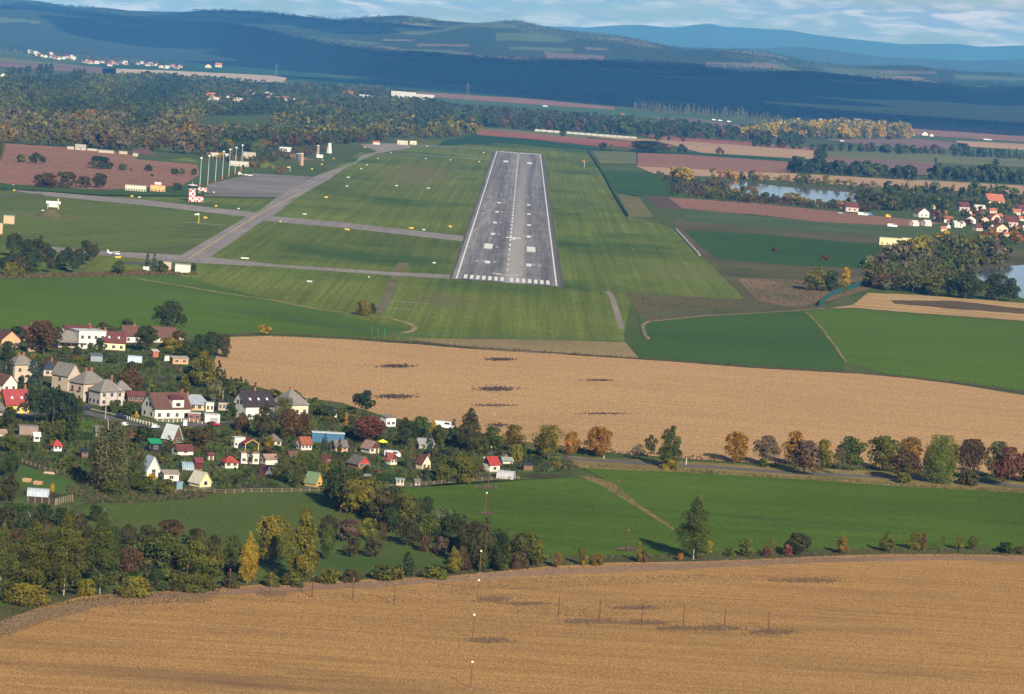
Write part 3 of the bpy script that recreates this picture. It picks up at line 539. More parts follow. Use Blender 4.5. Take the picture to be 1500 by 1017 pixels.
# ================================================= HAZE
def haze():
    b_ = MB().box(-59000, 59000, -2500, 56000, -1.5, 1150); m = bpy.data.materials.new('haze'); m.use_nodes = True; t = m.node_tree; t.nodes.clear()
    o = t.nodes.new('ShaderNodeOutputMaterial'); v = t.nodes.new('ShaderNodeVolumePrincipled')
    v.inputs['Color'].default_value = (.105, .40, 1.0, 1); v.inputs['Absorption Color'].default_value = (.30, .42, .5, 1); v.inputs['Density'].default_value = HAZE_D; v.inputs['Anisotropy'].default_value = -.22
    t.links.new(v.outputs[0], o.inputs['Volume']); b_.build('haze', m, kind='stuff')
HAZE_D = 3.4e-5
haze()
# ================================================= TREES
def leaf_quads(C, Nrm, size, rng, flat=.75):
    """square leaves at points C, roughly facing Nrm"""
    n = len(C); nn = Nrm*flat+rng.normal(size=(n, 3))*(1-flat)*1.1; nn /= np.linalg.norm(nn, axis=1)[:, None]+1e-9
    a = np.cross(nn, rng.normal(size=(n, 3))); a /= np.linalg.norm(a, axis=1)[:, None]+1e-9; b = np.cross(nn, a)
    s = (size*rng.uniform(.6, 1.35, n))[:, None] if np.isscalar(size) else size[:, None]
    V = np.stack([C-a*s-b*s*.7, C+a*s-b*s*.7, C+a*s*.8+b*s*.8, C-a*s*.8+b*s*.8], 1).reshape(-1, 3)
    Fc = np.arange(4*n).reshape(n, 4); return V, Fc
def envelope(kind, t):                       # half width of the crown at height t (0 foot of crown .. 1 top)
    t = np.clip(t, 0, 1)
    if kind == 'round': return np.sqrt(np.clip(1-(2*t-.94)**2/1.13, 0.02, 1))
    if kind == 'wide': return np.clip(1-(1.6*(t-.42))**2*1.1, .05, 1)**.55
    if kind == 'cone': return np.clip((1-t)**.8*1.08, .03, 1)*np.clip(t*9+.45, 0, 1)
    if kind == 'linden': return np.clip((1-t)**.62*1.15, .05, 1)*np.clip(t*3.2+.42, 0, 1)
    if kind == 'poplar': return np.clip(1-(t-.33)**2*1.9, .05, 1)**1.1*np.clip((1-t)*3.4+.22, 0, 1)
    if kind == 'column': return np.clip((1-t)*4+.12, 0, 1)*np.clip(t*4+.5, 0, 1)
    if kind == 'weep': return np.clip(1-(1.5*(t-.42))**2, .1, 1)**.5
    if kind == 'bush': return np.sqrt(np.clip(1-(t*.98)**2, .05, 1))
    return np.ones_like(t)
def crown(kind, seed, n, leaf, K=None, lo=.16, clump=.2, gap=.0, droop=0, asp=1.0):
    """crown of unit height and width 1 (half 0.5): clumps on the outline, leaves round each clump"""
    rng = np.random.default_rng(seed); K = K or 60
    t = rng.uniform(0, 1, K)**(.85 if kind not in ('cone', 'linden') else 1.25); ang = rng.uniform(0, 2*pi, K)
    env = envelope(kind, t); rr = env*(1-rng.uniform(0, 1, K)**2.0*.75)*.5
    lob = 1+.17*np.sin(ang*2+rng.uniform(0, 6))+.12*np.sin(ang*3+t*7+rng.uniform(0, 6)); rr *= lob*.86
    cz = lo+(1-lo)*(.05+.90*t); cx = rr*np.cos(ang); cy = rr*np.sin(ang)
    cr = clump*rng.uniform(.55, 1.2, K)*(.55+.45*env)*(.5 if kind in ('cone',) else 1)
    w = cr**2; pick = rng.choice(K, n, p=w/w.sum()); d = rng.normal(size=(n, 3)); d /= np.linalg.norm(d, axis=1)[:, None]
    d[:, 2] = np.where(rng.uniform(size=n) < .6, np.abs(d[:, 2]), d[:, 2])
    rad_ = cr[pick]*rng.uniform(.55, 1.08, n)**.6; vs = .85 if kind != 'weep' else 1.5
    C = np.stack([cx[pick]+d[:, 0]*rad_, cy[pick]+d[:, 1]*rad_, cz[pick]+d[:, 2]*rad_*vs*asp], 1)
    if droop: C[:, 2] -= droop*(np.hypot(C[:, 0], C[:, 1])**1.5)
    if kind == 'weep': C[:, 2] -= rng.uniform(0, .16, n)
    C[:, 2] = np.clip(C[:, 2], lo*.6, 1.0)
    # light sprays that break the outline
    out_ = np.stack([C[:, 0], C[:, 1], (C[:, 2]-lo-.35*(1-lo))*.8], 1); out_ /= np.linalg.norm(out_, axis=1)[:, None]+1e-6
    V, Fc = leaf_quads(C, d*.6+out_*.7, leaf, rng, .55)
    cz4 = np.repeat(C[:, 2], 4); V[:, 2] = cz4+(V[:, 2]-cz4)*min(asp, 1.5)
    hw = np.percentile(np.hypot(V[:, 0], V[:, 1]), 98); V[:, :2] *= .5/hw; V[:, 2] *= 1/np.percentile(V[:, 2], 99.7)
    ck = rng.uniform(.72, 1.24, K)[pick]*rng.uniform(.72, 1.3, n); hue = rng.normal(0, .06, K)[pick]+rng.normal(0, .05, n)
    T = np.stack([ck*(1+hue*1.6), ck, ck*(1-hue)], 1); return V, Fc, np.repeat(T, 4, 0)
def trunk_mb(seed, h0=.55, r=.022, limbs=5, lean=.02):
    rnd = random.Random(seed); m = MB(); p = np.array([0, 0, -.01]); rr = r
    pts = [p]; 
    for k in range(4): p = p+np.array([rnd.uniform(-lean, lean), rnd.uniform(-lean, lean), h0/4]); pts.append(p)
    for k in range(4): m.tube(pts[k], pts[k+1], r*(1.25 if k == 0 else 1-.16*k), r*(1-.16*(k+1)), 7)
    for k in range(limbs):
        b = pts[2+(k % 3)]; a = rnd.uniform(0, 6.28); l = rnd.uniform(.16, .30); e = b+np.array([cos(a)*l*.8, sin(a)*l*.8, l*rnd.uniform(.7, 1.2)])
        m.tube(b, e, r*.45, r*.12, 5)
    return m
# foliage shapes: (crown kind, leaf, count, clumps, low edge, clump radius, trunk height, trunk radius, white bark)
SHAPES = {
 'round': ('round', .028, 2900, 60, .10, .21, .5, .024, 0), 'wide': ('wide', .028, 2700, 60, .17, .20, .55, .024, 0), 'linden': ('linden', .024, 3200, 80, .08, .17, .6, .02, 0),
 'poplar': ('poplar', .024, 5600, 150, .05, .19, .9, .012, 1), 'column': ('column', .030, 2400, 70, .02, .20, .5, .015, 0), 'spruce': ('cone', .026, 3200, 110, .05, .20, .9, .012, 0),
 'pine': ('wide', .026, 3200, 50, .22, .18, .75, .018, 0), 'birch': ('weep', .022, 5400, 100, .10, .18, .85, .012, 1), 'bush': ('bush', .030, 2400, 44, .02, .24, .3, .02, 0),
 'bare': ('round', .017, 1500, 70, .18, .17, .8, .018, 0), 'clear': ('round', .030, 1100, 22, .26, .19, .65, .022, 0)}
ASP = dict(poplar=.5, column=.45, spruce=.62, linden=.75, birch=.75, bush=1.7, wide=1.1)
TM = {}
def hash_(s): return sum(ord(c)*(i+3) for i, c in enumerate(s))
def tree_meshes(shape, var, q=1.0):
    key = (shape, var, q)
    if key in TM: return TM[key]
    kd, lf, n, Kc, lo, cl, th, tr, wb = SHAPES[shape]; s = hash_(shape)+var*17
    n = max(120, int(n*q*2.3)); lf = lf*(1/q)**.5*.68; Kc = max(14, int(Kc*q**.5))
    V, Fc, T = crown(kd, s, n, lf, Kc, lo, cl, droop=.35 if shape == 'spruce' else 0, asp=ASP.get(shape, 1))
    cm = mesh('crown', V, Fc, foliage(), tint=T); m = trunk_mb(s, th, tr, 6 if shape in ('clear', 'bare', 'pine', 'birch') else 3); tmn = mesh('trunk', m.v, m.f, bark(bool(wb)))
    TM[key] = (cm, tmn); return TM[key]

SMALL = {}
def small_mesh(shape, var, q):               # far off: crown and trunk in one mesh
    key = (shape, var, q)
    if key in SMALL: return SMALL[key]
    kd, lf, n, Kc, lo, cl, th, tr, wb = SHAPES[shape]; s = hash_(shape)+var*17
    n = max(80, int(n*q*2)); V, Fc, T = crown(kd, s, n, lf*(1/q)**.5*.72, max(10, int(Kc*q**.5)), lo, cl, asp=ASP.get(shape, 1))
    mb = MB().tube((0, 0, -.01), (0, 0, th), tr*1.2, tr*.5, 4); nv = len(V)
    me = mesh(shape+'_tree', np.concatenate([V, np.array(mb.v)]), [tuple(f) for f in Fc]+[tuple(i+nv for i in f) for f in mb.f], [foliage(), bark(bool(wb))], mi=[0]*len(Fc)+[1]*len(mb.f), tint=np.concatenate([T, np.ones((len(mb.v), 3))]))
    SMALL[key] = me; return me
KINDNAME = {'round': ('broadleaf_tree', 'tree'), 'wide': ('broadleaf_tree', 'tree'), 'linden': ('linden_tree', 'tree'), 'poplar': ('poplar_tree', 'poplar'), 'column': ('thuja', 'thuja'), 'spruce': ('spruce_tree', 'spruce'),
            'pine': ('pine_tree', 'pine'), 'birch': ('birch_tree', 'birch'), 'bush': ('shrub', 'shrub'), 'bare': ('sparse_tree', 'tree'), 'clear': ('orchard_tree', 'tree')}
C = dict(dk=(.038, .056, .014), gr=(.066, .090, .015), ol=(.092, .098, .016), yo=(.150, .135, .016), ye=(.36, .25, .020), og=(.26, .135, .020), br=(.095, .060, .024), rb=(.115, .050, .032), dp=(.034, .054, .026),
         sp=(.045, .075, .070), wi=(.105, .110, .045), bs=(.13, .105, .062), rd=(.24, .062, .03), pu=(.095, .066, .048), db=(.062, .058, .020), lg=(.100, .130, .022), og2=(.17, .11, .022), hedge=(.035, .075, .012))
C = {k_: tuple(x_*f_ for x_, f_ in zip(v_, (1.12, 1.06, .92))) for k_, v_ in C.items()}
CN = dict(dk='dark green', gr='green', ol='olive green', yo='yellowish green', ye='bright yellow', og='orange', br='brown', rb='reddish brown', dp='deep green', sp='blue grey', wi='grey green', bs='greyish brown', rd='red', pu='purplish brown', db='dark brownish green', lg='light green', og2='orange brown', hedge='clipped green')
SHN = dict(round='round', wide='spreading', linden='tall cone shaped', poplar='tall slender', column='narrow columnar', spruce='pointed', pine='open', birch='drooping', bush='low', bare='thin leaved', clear='small')
TREES = []                                   # every single tree: object, photo point, colour word, shape, height px, own words
def tree(x0, x1, yt, yb, shape, col, label=None, group=None, q=None, name=None, cat=None):
    cx = (x0+x1)/2; p = P(cx, yb); s = MPP(cx, yb); w = (x1-x0)*s; h = (yb-yt)*s
    hp = yb-yt; var = random.randrange(3); rz = random.uniform(0, 6.28)
    if q is None: q = 1.0 if hp > 60 or (x1-x0) > 60 else .6 if hp > 34 else .32 if hp > 18 else .12
    c = np.array(C[col])*random.uniform(.88, 1.14)*np.array([random.uniform(.94, 1.08), 1, random.uniform(.9, 1.1)])
    nm, ct = KINDNAME[shape]; nm = name or nm; ct = cat or ct
    if q < .3:
        o = link(nm, small_mesh(shape, var, q), cat=ct, loc=p, color=c); o.scale = (w, w, h); o.rotation_euler = (0, 0, rz)
    else:
        cm, tmn = tree_meshes(shape, var, q); o = empty(nm, p, rz, cat=ct); o.scale = (w, w, h)
        link('crown', cm, o, color=c); link('trunk', tmn, o)
    if group: o['group'] = group
    if label: o['label'] = label
    else: TREES.append((o, cx, yb-hp/2, CN[col], SHN[shape], hp, x1-x0, nm, ct))
    return o
T = tree
# the tall trees at the lower left
T(-22, 22, 768, 872, 'poplar', 'ol', 'tall poplar cut by the lower left edge of the picture', 'poplars at the lower left'); T(16, 74, 762, 870, 'poplar', 'ol', 'broad poplar with a white trunk and some yellow leaves, second from the left', 'poplars at the lower left')
T(64, 122, 751, 874, 'poplar', 'ol', 'tallest poplar at the lower left, third of the four', 'poplars at the lower left'); T(118, 174, 751, 872, 'poplar', 'gr', 'rightmost of the four white trunked poplars at the lower left', 'poplars at the lower left')
T(349, 376, 780, 857, 'poplar', 'ye', 'bright yellow slender tree at the front field edge', q=.8); T(413, 468, 744, 854, 'linden', 'yo', 'big yellow green tree at the edge of the front field')
T(372, 424, 755, 828, 'round', 'yo', 'rounded yellow green tree behind the big one at the front field edge'); T(990, 1041, 728, 821, 'poplar', 'gr', 'tall lone birch like tree with a white trunk in the row before the front field')
T(124, 193, 616, 719, 'birch', 'wi', 'large drooping birch with two white trunks among the allotments'); T(221, 268, 441, 492, 'wide', 'dk', 'dark spreading tree standing against the bright green field behind the village')
for a in [(0, 78, 858, 886, 'bush', 'yo'), (113, 143, 848, 874, 'bush', 'yo'), (165, 228, 847, 875, 'bush', 'yo'), (240, 322, 843, 866, 'bush', 'ol'), (213, 243, 832, 868, 'round', 'dk'), (172, 209, 800, 850, 'round', 'br'), (205, 263, 782, 828, 'wide', 'gr'),
          (256, 326, 792, 848, 'round', 'ol'), (228, 270, 762, 790, 'round', 'br'), (172, 200, 768, 808, 'round', 'db'), (198, 232, 770, 806, 'round', 'db'), (268, 302, 774, 800, 'round', 'db'), (298, 328, 783, 826, 'round', 'db'), (322, 356, 785, 828, 'round', 'gr'), (284, 302, 775, 812, 'poplar', 'ol'),
          (356, 378, 808, 850, 'round', 'br'), (466, 490, 770, 820, 'round', 'gr'), (464, 496, 754, 790, 'round', 'db'), (490, 526, 760, 794, 'wide', 'pu'), (526, 552, 759, 790, 'round', 'yo'), (546, 568, 764, 802, 'bare', 'br'), (503, 528, 787, 817, 'round', 'db'), (531, 561, 789, 817, 'round', 'db'),
          (581, 610, 808, 844, 'spruce', 'dk'), (651, 676, 801, 842, 'linden', 'yo'), (536, 592, 829, 850, 'bush', 'ol'), (610, 655, 829, 848, 'bush', 'ol'), (460, 500, 833, 856, 'bush', 'ol'), (405, 450, 838, 860, 'bush', 'ol'), (498, 530, 834, 854, 'bush', 'db'), (380, 412, 840, 860, 'bush', 'ol'), (322, 352, 838, 862, 'bush', 'db'),
          (128, 150, 740, 765, 'round', 'dk'), (48, 78, 738, 768, 'bush', 'dk'), (74, 106, 744, 772, 'round', 'dk'), (104, 130, 752, 776, 'bush', 'db'), (-4, 28, 742, 776, 'round', 'db'), (20, 44, 752, 774, 'bush', 'dk'), (10, 40, 775, 806, 'round', 'br'), (56, 80, 762, 800, 'bare', 'br'), (-10, 16, 790, 840, 'round', 'db'), (118, 140, 770, 806, 'round', 'db'), (60, 86, 780, 830, 'round', 'dk'), (150, 178, 770, 820, 'round', 'dk')]: T(*a)
# the dense hedgerow across the middle
HG = 'trees of the dense hedgerow'
for a in [(471, 532, 683, 742, 'round', 'dk'), (478, 515, 700, 748, 'round', 'dk'), (491, 554, 702, 754, 'round', 'yo'), (520, 560, 698, 748, 'round', 'ol'), (536, 580, 718, 768, 'round', 'db'), (556, 590, 712, 764, 'round', 'dk'), (569, 612, 722, 778, 'round', 'ol'), (598, 626, 730, 776, 'round', 'dk'),
          (613, 636, 727, 764, 'pine', 'dk'), (627, 676, 746, 776, 'bush', 'wi'), (579, 614, 760, 800, 'round', 'db'), (606, 645, 752, 796, 'round', 'gr'), (634, 680, 757, 798, 'round', 'dk'), (664, 704, 766, 816, 'round', 'db'), (676, 724, 764, 836, 'round', 'db'), (704, 722, 756, 800, 'round', 'gr'), (716, 750, 780, 838, 'round', 'dk'),
          (694, 716, 800, 838, 'linden', 'gr'), (722, 744, 806, 838, 'round', 'yo'), (740, 797, 780, 830, 'round', 'ol'), (745, 775, 808, 834, 'bush', 'br'), (610, 634, 784, 808, 'bush', 'br'), (630, 656, 786, 812, 'bush', 'pu'), (776, 796, 790, 828, 'round', 'yo'), (648, 690, 752, 786, 'bush', 'dk'), (560, 586, 740, 782, 'round', 'dk'), (664, 690, 800, 836, 'bush', 'br')]: T(*a)
for a in [(808, 823, 808, 833, 'round', 'og2'), (845, 858, 802, 829, 'round', 'ol'), (850, 862, 812, 830, 'bush', 'yo'), (865, 886, 811, 830, 'bush', 'og2'), (929, 942, 794, 825, 'linden', 'yo'), (936, 950, 806, 825, 'bush', 'br'), (1033, 1044, 792, 813, 'round', 'ye'), (991, 1004, 810, 822, 'bush', 'og'),
          (1080, 1104, 788, 816, 'round', 'lg'), (1116, 1130, 800, 816, 'bush', 'rb'), (1125, 1137, 790, 815, 'bare', 'yo'), (1147, 1186, 781, 814, 'round', 'db'), (1146, 1162, 797, 815, 'bush', 'rb'), (1222, 1244, 784, 812, 'linden', 'og2'), (1286, 1311, 779, 809, 'linden', 'ol'), (1330, 1350, 780, 807, 'round', 'yo'),
          (1343, 1358, 781, 807, 'round', 'br'), (1375, 1385, 786, 805, 'bare', 'ol'), (1396, 1414, 784, 806, 'linden', 'yo'), (1415, 1432, 786, 806, 'round', 'ol'), (1459, 1488, 795, 811, 'bush', 'dk'), (1486, 1502, 800, 812, 'bush', 'db'), (1060, 1078, 803, 816, 'bush', 'ol')]: T(*a)
# along the country road
RG = 'trees along the country road'
for a, l in [((852, 895, 625, 669, 'round', 'og', None, RG), 'round golden tree at the left of the roadside row'), ((940, 965, 637, 671, 'clear', 'db', None, RG), 'small dark roadside tree touching the tall green one'), ((963, 998, 624, 686, 'linden', 'gr', None, RG), 'tall green roadside tree between two gaps, the only green one there'),
             ((1058, 1094, 632, 678, 'round', 'og', None, RG), 'round orange roadside tree standing alone before the stubble'), ((1100, 1139, 638, 682, 'wide', 'bs', None, RG), 'grey brown roadside tree with thinning leaves next to the lone orange one'), ((1144, 1180, 632, 682, 'round', 'og', None, RG), 'bright orange roadside tree behind a brown one'),
             ((1153, 1204, 646, 696, 'wide', 'pu', None, RG), 'purple brown roadside tree in front of the bright orange one'), ((1192, 1220, 644, 688, 'round', 'yo', None, RG), 'small yellow olive roadside tree beside the purple brown one'), ((1221, 1238, 656, 698, 'bare', 'bs', None, RG), 'slim nearly bare roadside tree in front of a green one'),
             ((1222, 1267, 640, 690, 'round', 'gr', None, RG), 'dark green round roadside tree behind the nearly bare one'), ((1269, 1314, 638, 690, 'round', 'ol', None, RG), 'large olive roadside tree in the middle of the right row'), ((1312, 1351, 640, 686, 'round', 'og2', None, RG), 'orange brown roadside tree behind a low dark one'),
             ((1296, 1346, 660, 706, 'wide', 'br', None, RG), 'low dark brown tree on the near side of the road'), ((1350, 1400, 638, 709, 'birch', 'lg', None, RG), 'light green birch with a white trunk on the near side of the road'), ((1352, 1372, 652, 690, 'round', 'rd', None, RG), 'dark tree with a red top half hidden behind the birch'),
             ((1384, 1402, 650, 692, 'round', 'rb', None, RG), 'reddish tree peeping out right of the birch'), ((1398, 1444, 643, 704, 'wide', 'br', None, RG), 'broad brown roadside tree with a bushy foot'), ((1442, 1477, 647, 702, 'wide', 'wi', None, RG), 'pale green roadside tree with thin top right of the broad brown one'),
             ((1453, 1497, 655, 714, 'wide', 'rb', None, RG), 'reddish purple tree near the right edge of the roadside row'), ((1488, 1530, 660, 708, 'round', 'dk', None, RG), 'dark tree cut by the right picture edge on the road'), ((1404, 1436, 690, 712, 'bush', 'db', None, RG), 'bush at the foot of the broad brown roadside tree'),
             ((1313, 1334, 692, 709, 'bush', 'ol', None, RG), 'olive bush at the foot of the low dark brown tree'), ((1110, 1124, 670, 685, 'bush', 'gr', None, RG), 'little green bush below the grey brown roadside tree'), ((966, 994, 672, 688, 'bush', 'yo', None, RG), 'yellow green bush at the foot of the tall green roadside tree'),
             ((920, 945, 650, 674, 'bare', 'bs', None, RG), 'leafless looking bush at the road left of the dark tree'), ((665, 708, 598, 662, 'linden', 'db', None, RG), 'big cone shaped brown green tree at the stubble edge above the red roofed hut'), ((735, 769, 622, 662, 'round', 'og2', None, RG), 'orange brown tree left of the shadowed gap by the road'),
             ((776, 830, 622, 675, 'bare', 'yo', None, RG), 'big yellow olive willow with many stems by the road end'), ((782, 816, 626, 670, 'wide', 'ol', None, RG), 'olive crown behind the many stemmed willow'), ((824, 850, 632, 667, 'round', 'og', None, RG), 'small orange and yellow tree between willow and golden tree'),
             ((704, 738, 625, 662, 'round', 'gr', None, RG), 'green tree right of the big cone shaped one'), ((748, 768, 650, 676, 'bush', 'yo', None, RG), 'yellow green bush under the orange brown tree'), ((700, 720, 634, 662, 'linden', 'gr', None, RG), 'narrow green tree behind the red roofed hut'),
             ((654, 672, 614, 650, 'spruce', 'dk', None, RG), 'dark pointed spruce hiding behind the big cone shaped tree')]:
    o = T(*a[:6], label=l, group=a[7])
# village and allotments: the big ones
for a in [(512, 568, 609, 650, 'wide', 'rb'), (516, 553, 572, 606, 'pine', 'dp'), (575, 611, 612, 655, 'linden', 'dk'), (600, 632, 610, 645, 'round', 'gr'), (625, 642, 615, 652, 'linden', 'ye'), (634, 652, 622, 655, 'round', 'gr'), (589, 610, 643, 686, 'birch', 'wi'), (618, 637, 634, 670, 'spruce', 'sp'), (560, 568, 658, 686, 'spruce', 'sp'),
          (631, 668, 668, 700, 'round', 'gr'), (655, 690, 662, 708, 'round', 'ol'), (680, 707, 668, 704, 'round', 'ol'), (636, 660, 680, 708, 'round', 'ol'), (668, 692, 676, 710, 'round', 'yo'), (696, 712, 680, 704, 'clear', 'br'),
          (369, 403, 590, 643, 'linden', 'db'), (407, 440, 600, 644, 'round', 'br'), (430, 457, 604, 642, 'round', 'br'), (398, 432, 582, 622, 'birch', 'wi'), (398, 423, 662, 704, 'column', 'ol'), (427, 449, 663, 716, 'column', 'ol'), (446, 460, 664, 700, 'column', 'gr'), (458, 474, 668, 702, 'column', 'ol'), (363, 371, 652, 682, 'column', 'gr'),
          (330, 340, 602, 619, 'column', 'lg'), (353, 362, 601, 615, 'column', 'lg'), (263, 309, 629, 662, 'round', 'br'), (467, 482, 635, 663, 'spruce', 'sp'), (362, 370, 636, 648, 'spruce', 'sp'), (490, 502, 642, 668, 'spruce', 'dp'), (0, 21, 508, 568, 'spruce', 'dp'), (33, 62, 526, 570, 'spruce', 'sp'), (38, 91, 470, 520, 'wide', 'br'),
          (193, 235, 477, 516, 'pine', 'dk'), (138, 155, 495, 517, 'round', 'dk'), (126, 140, 502, 520, 'bush', 'gr'), (30, 74, 571, 622, 'pine', 'dp'), (56, 98, 568, 624, 'pine', 'dp'), (84, 117, 576, 624, 'pine', 'dp'), (0, 26, 596, 632, 'pine', 'dk'), (165, 207, 540, 580, 'wide', 'br'), (275, 318, 514, 568, 'linden', 'yo'), (266, 286, 536, 562, 'round', 'dk'),
          (296, 326, 486, 522, 'round', 'dk'), (318, 340, 490, 524, 'round', 'db'), (280, 304, 490, 526, 'round', 'dk'), (250, 275, 484, 512, 'round', 'br'), (232, 262, 494, 518, 'round', 'yo'), (140, 168, 472, 490, 'round', 'ol'), (175, 202, 468, 486, 'wide', 'dk'), (12, 40, 478, 500, 'round', 'dk'), (0, 22, 500, 530, 'round', 'dk'), (258, 290, 502, 530, 'round', 'dk'),
          (110, 124, 583, 606, 'bush', 'gr'), (176, 205, 588, 612, 'round', 'gr'), (160, 182, 586, 606, 'bush', 'gr'), (196, 203, 602, 614, 'bush', 'ye'), (0, 28, 660, 700, 'round', 'dk'), (-6, 27, 694, 736, 'round', 'db'), (96, 116, 614, 648, 'round', 'dk'), (84, 104, 622, 646, 'round', 'ol'), (0, 30, 636, 664, 'round', 'gr'),
          (190, 224, 624, 650, 'wide', 'dk'), (240, 252, 638, 662, 'column', 'gr'), (204, 214, 666, 702, 'column', 'gr'), (182, 206, 676, 704, 'round', 'gr'), (214, 230, 694, 706, 'bush', 'ye'), (196, 230, 698, 724, 'round', 'gr'), (228, 256, 702, 728, 'round', 'ol'), (150, 186, 706, 726, 'bush', 'gr'), (72, 82, 708, 722, 'bush', 'ye'),
          (284, 306, 526, 548, 'round', 'dk'), (310, 328, 528, 566, 'spruce', 'dk'), (328, 346, 552, 580, 'spruce', 'gr'), (342, 360, 552, 584, 'spruce', 'dk'), (352, 366, 556, 580, 'spruce', 'gr'), (366, 380, 560, 582, 'spruce', 'gr'), (300, 326, 556, 590, 'wide', 'wi'), (420, 445, 572, 590, 'round', 'gr'), (454, 472, 582, 598, 'round', 'lg'), (478, 484, 586, 600, 'clear', 'lg'),
          (456, 500, 594, 612, 'bush', 'dk'), (490, 512, 598, 620, 'round', 'gr'), (502, 510, 604, 626, 'linden', 'ye'), (508, 530, 598, 622, 'round', 'wi'), (520, 548, 602, 620, 'bush', 'dk'), (330, 352, 590, 612, 'round', 'dk'), (518, 548, 438+5, 462, 'bush', 'yo'), (376, 398, 476, 492, 'clear', 'ye'), (296, 318, 618, 646, 'bush', 'db'), (340, 366, 606, 630, 'bush', 'br'), (385, 402, 640, 656, 'bush', 'yo')]:
    if a[0] == 518 and a[3] == 462: T(517, 545, 441, 462, 'bush', 'yo', 'yellow green bush alone on the airfield grass before the fence', q=.5); T(540, 551, 444, 460, 'bush', 'dk', 'dark bush touching the lone yellow green one on the airfield', q=.3); continue
    T(*a)
rg = random.Random(5)
GPOLY = [(0, 510), (60, 505), (200, 500), (300, 520), (330, 560), (440, 592), (560, 622), (640, 640), (700, 660), (830, 668), (836, 690), (760, 698), (640, 706), (560, 710), (470, 708), (300, 720), (180, 722), (130, 720), (96, 700), (30, 668), (0, 660)]
STREET = [(30, 622), (40, 608), (80, 592), (116, 597), (150, 604), (187, 614), (234, 621), (300, 614), (345, 612), (345, 622), (300, 626), (234, 637), (187, 632), (150, 620), (116, 610), (80, 602), (48, 622)]
def instreet(x, y): return inside(x, y, STREET)
NOTREE = []                                  # filled with the boxes of the houses before the small garden trees are planted
def garden_trees(n):
    spots = []
    tries = 0
    while len(spots) < n and tries < 9000:
        tries += 1
        x = rg.uniform(0, 840); y = rg.uniform(505, 722)
        if not inside(x, y, GPOLY) or instreet(x, y) or instreet(x, y-3): continue
        if inside(x, y, [(28, 680), (60, 690), (120, 712), (135, 722), (90, 724), (30, 714)]) or inside(x, y, [(108, 612), (150, 616), (150, 636), (112, 644)]): continue
        sh = rg.choices(['round', 'bush', 'clear', 'column', 'spruce', 'bare', 'wide'], [7, 8, 5, 1.2, 1, 1.5, 2])[0]
        h = {'round': rg.uniform(9, 17), 'bush': rg.uniform(6, 12), 'clear': rg.uniform(9, 14), 'column': rg.uniform(10, 20), 'spruce': rg.uniform(12, 20), 'bare': rg.uniform(10, 15), 'wide': rg.uniform(12, 18)}[sh]
        w = h*{'round': 1.05, 'bush': 1.7, 'clear': 1.1, 'column': .4, 'spruce': .6, 'bare': 1.0, 'wide': 1.4}[sh]
        if any(x+w/2 > a-1 and x-w/2 < b+1 and y > c_+(d-c_)*.75 and y-h*.55 < d for a, b, c_, d in NOTREE): continue
        if any((x-u)**2+(1.7*(y-v))**2 < (w*.5)**2 for u, v in spots): continue
        spots.append((x, y)); T(x-w/2, x+w/2, y-h, y, sh, rg.choices(['gr', 'dk', 'ol', 'db', 'br', 'yo', 'wi', 'lg', 'og2', 'dp'], [8, 6, 7, 5, 3, 2, 2, 1.5, .8, 1])[0])
# airfield and right hand side
for a in [(0, 34, 384, 406, 'bush', 'yo'), (163, 186, 382, 402, 'round', 'gr'), (224, 246, 382, 400, 'round', 'gr'), (210, 221, 369, 392, 'spruce', 'dk'), (220, 231, 370, 394, 'spruce', 'sp'), (277, 289, 385, 397, 'bush', 'dk'), (52, 86, 254, 276, 'round', 'br'), (46, 66, 256, 275, 'round', 'db'), (82, 112, 252, 276, 'round', 'db'), (112, 134, 258, 276, 'round', 'db'), (134, 157, 254, 276, 'round', 'db'),
          (19, 39, 226, 238, 'bush', 'ol'), (40, 66, 224, 240, 'round', 'dk'), (130, 160, 229, 248, 'round', 'dk'), (152, 167, 238, 248, 'bush', 'dk'), (173, 186, 240, 250, 'round', 'gr'), (210, 223, 241, 252, 'round', 'dk'), (249, 262, 247, 256, 'bush', 'dk'), (261, 271, 247, 256, 'bush', 'gr'), (279, 289, 247, 257, 'round', 'dk'), (248, 267, 268, 279, 'bush', 'dk'), (-8, 6, 196, 236, 'round', 'ol'),
          (1180, 1212, 392, 426, 'round', 'yo'), (1192, 1226, 404, 427, 'round', 'dk'), (1208, 1228, 396, 422, 'round', 'gr'), (1228, 1247, 392, 422, 'linden', 'ye'), (1176, 1196, 404, 426, 'round', 'ol'), (1222, 1242, 412, 428, 'bush', 'ol'), (1130, 1140, 361, 368, 'bush', 'br'), (1201, 1216, 373, 382, 'bush', 'br'), (1322, 1332, 350, 360, 'round', 'ye'),
          (875, 891, 209, 221, 'round', 'dk'), (890, 900, 212, 221, 'bush', 'wi'), (922, 985, 207, 224, 'wide', 'dk'), (990, 1006, 211, 226, 'round', 'dk'), (957, 968, 194, 207, 'round', 'dk'), (976, 982, 199, 207, 'round', 'dk'), (996, 1004, 199, 208, 'round', 'br'), (1047, 1060, 216, 227, 'round', 'br'), (818, 832, 187, 200, 'round', 'dk'), (1152, 1166, 237, 250, 'round', 'dk'), (1190, 1212, 218, 238, 'round', 'dk'),
          (1100, 1108, 205, 216, 'round', 'dk'), (1454, 1464, 233, 242, 'bush', 'dk'), (1368, 1374, 231, 238, 'bush', 'dk'), (1436, 1482, 402, 440, 'round', 'dk'), (1390, 1438, 398, 438, 'round', 'dk'), (1468, 1494, 408, 442, 'round', 'dk'), (1396, 1414, 402, 436, 'round', 'dk')]: T(*a)
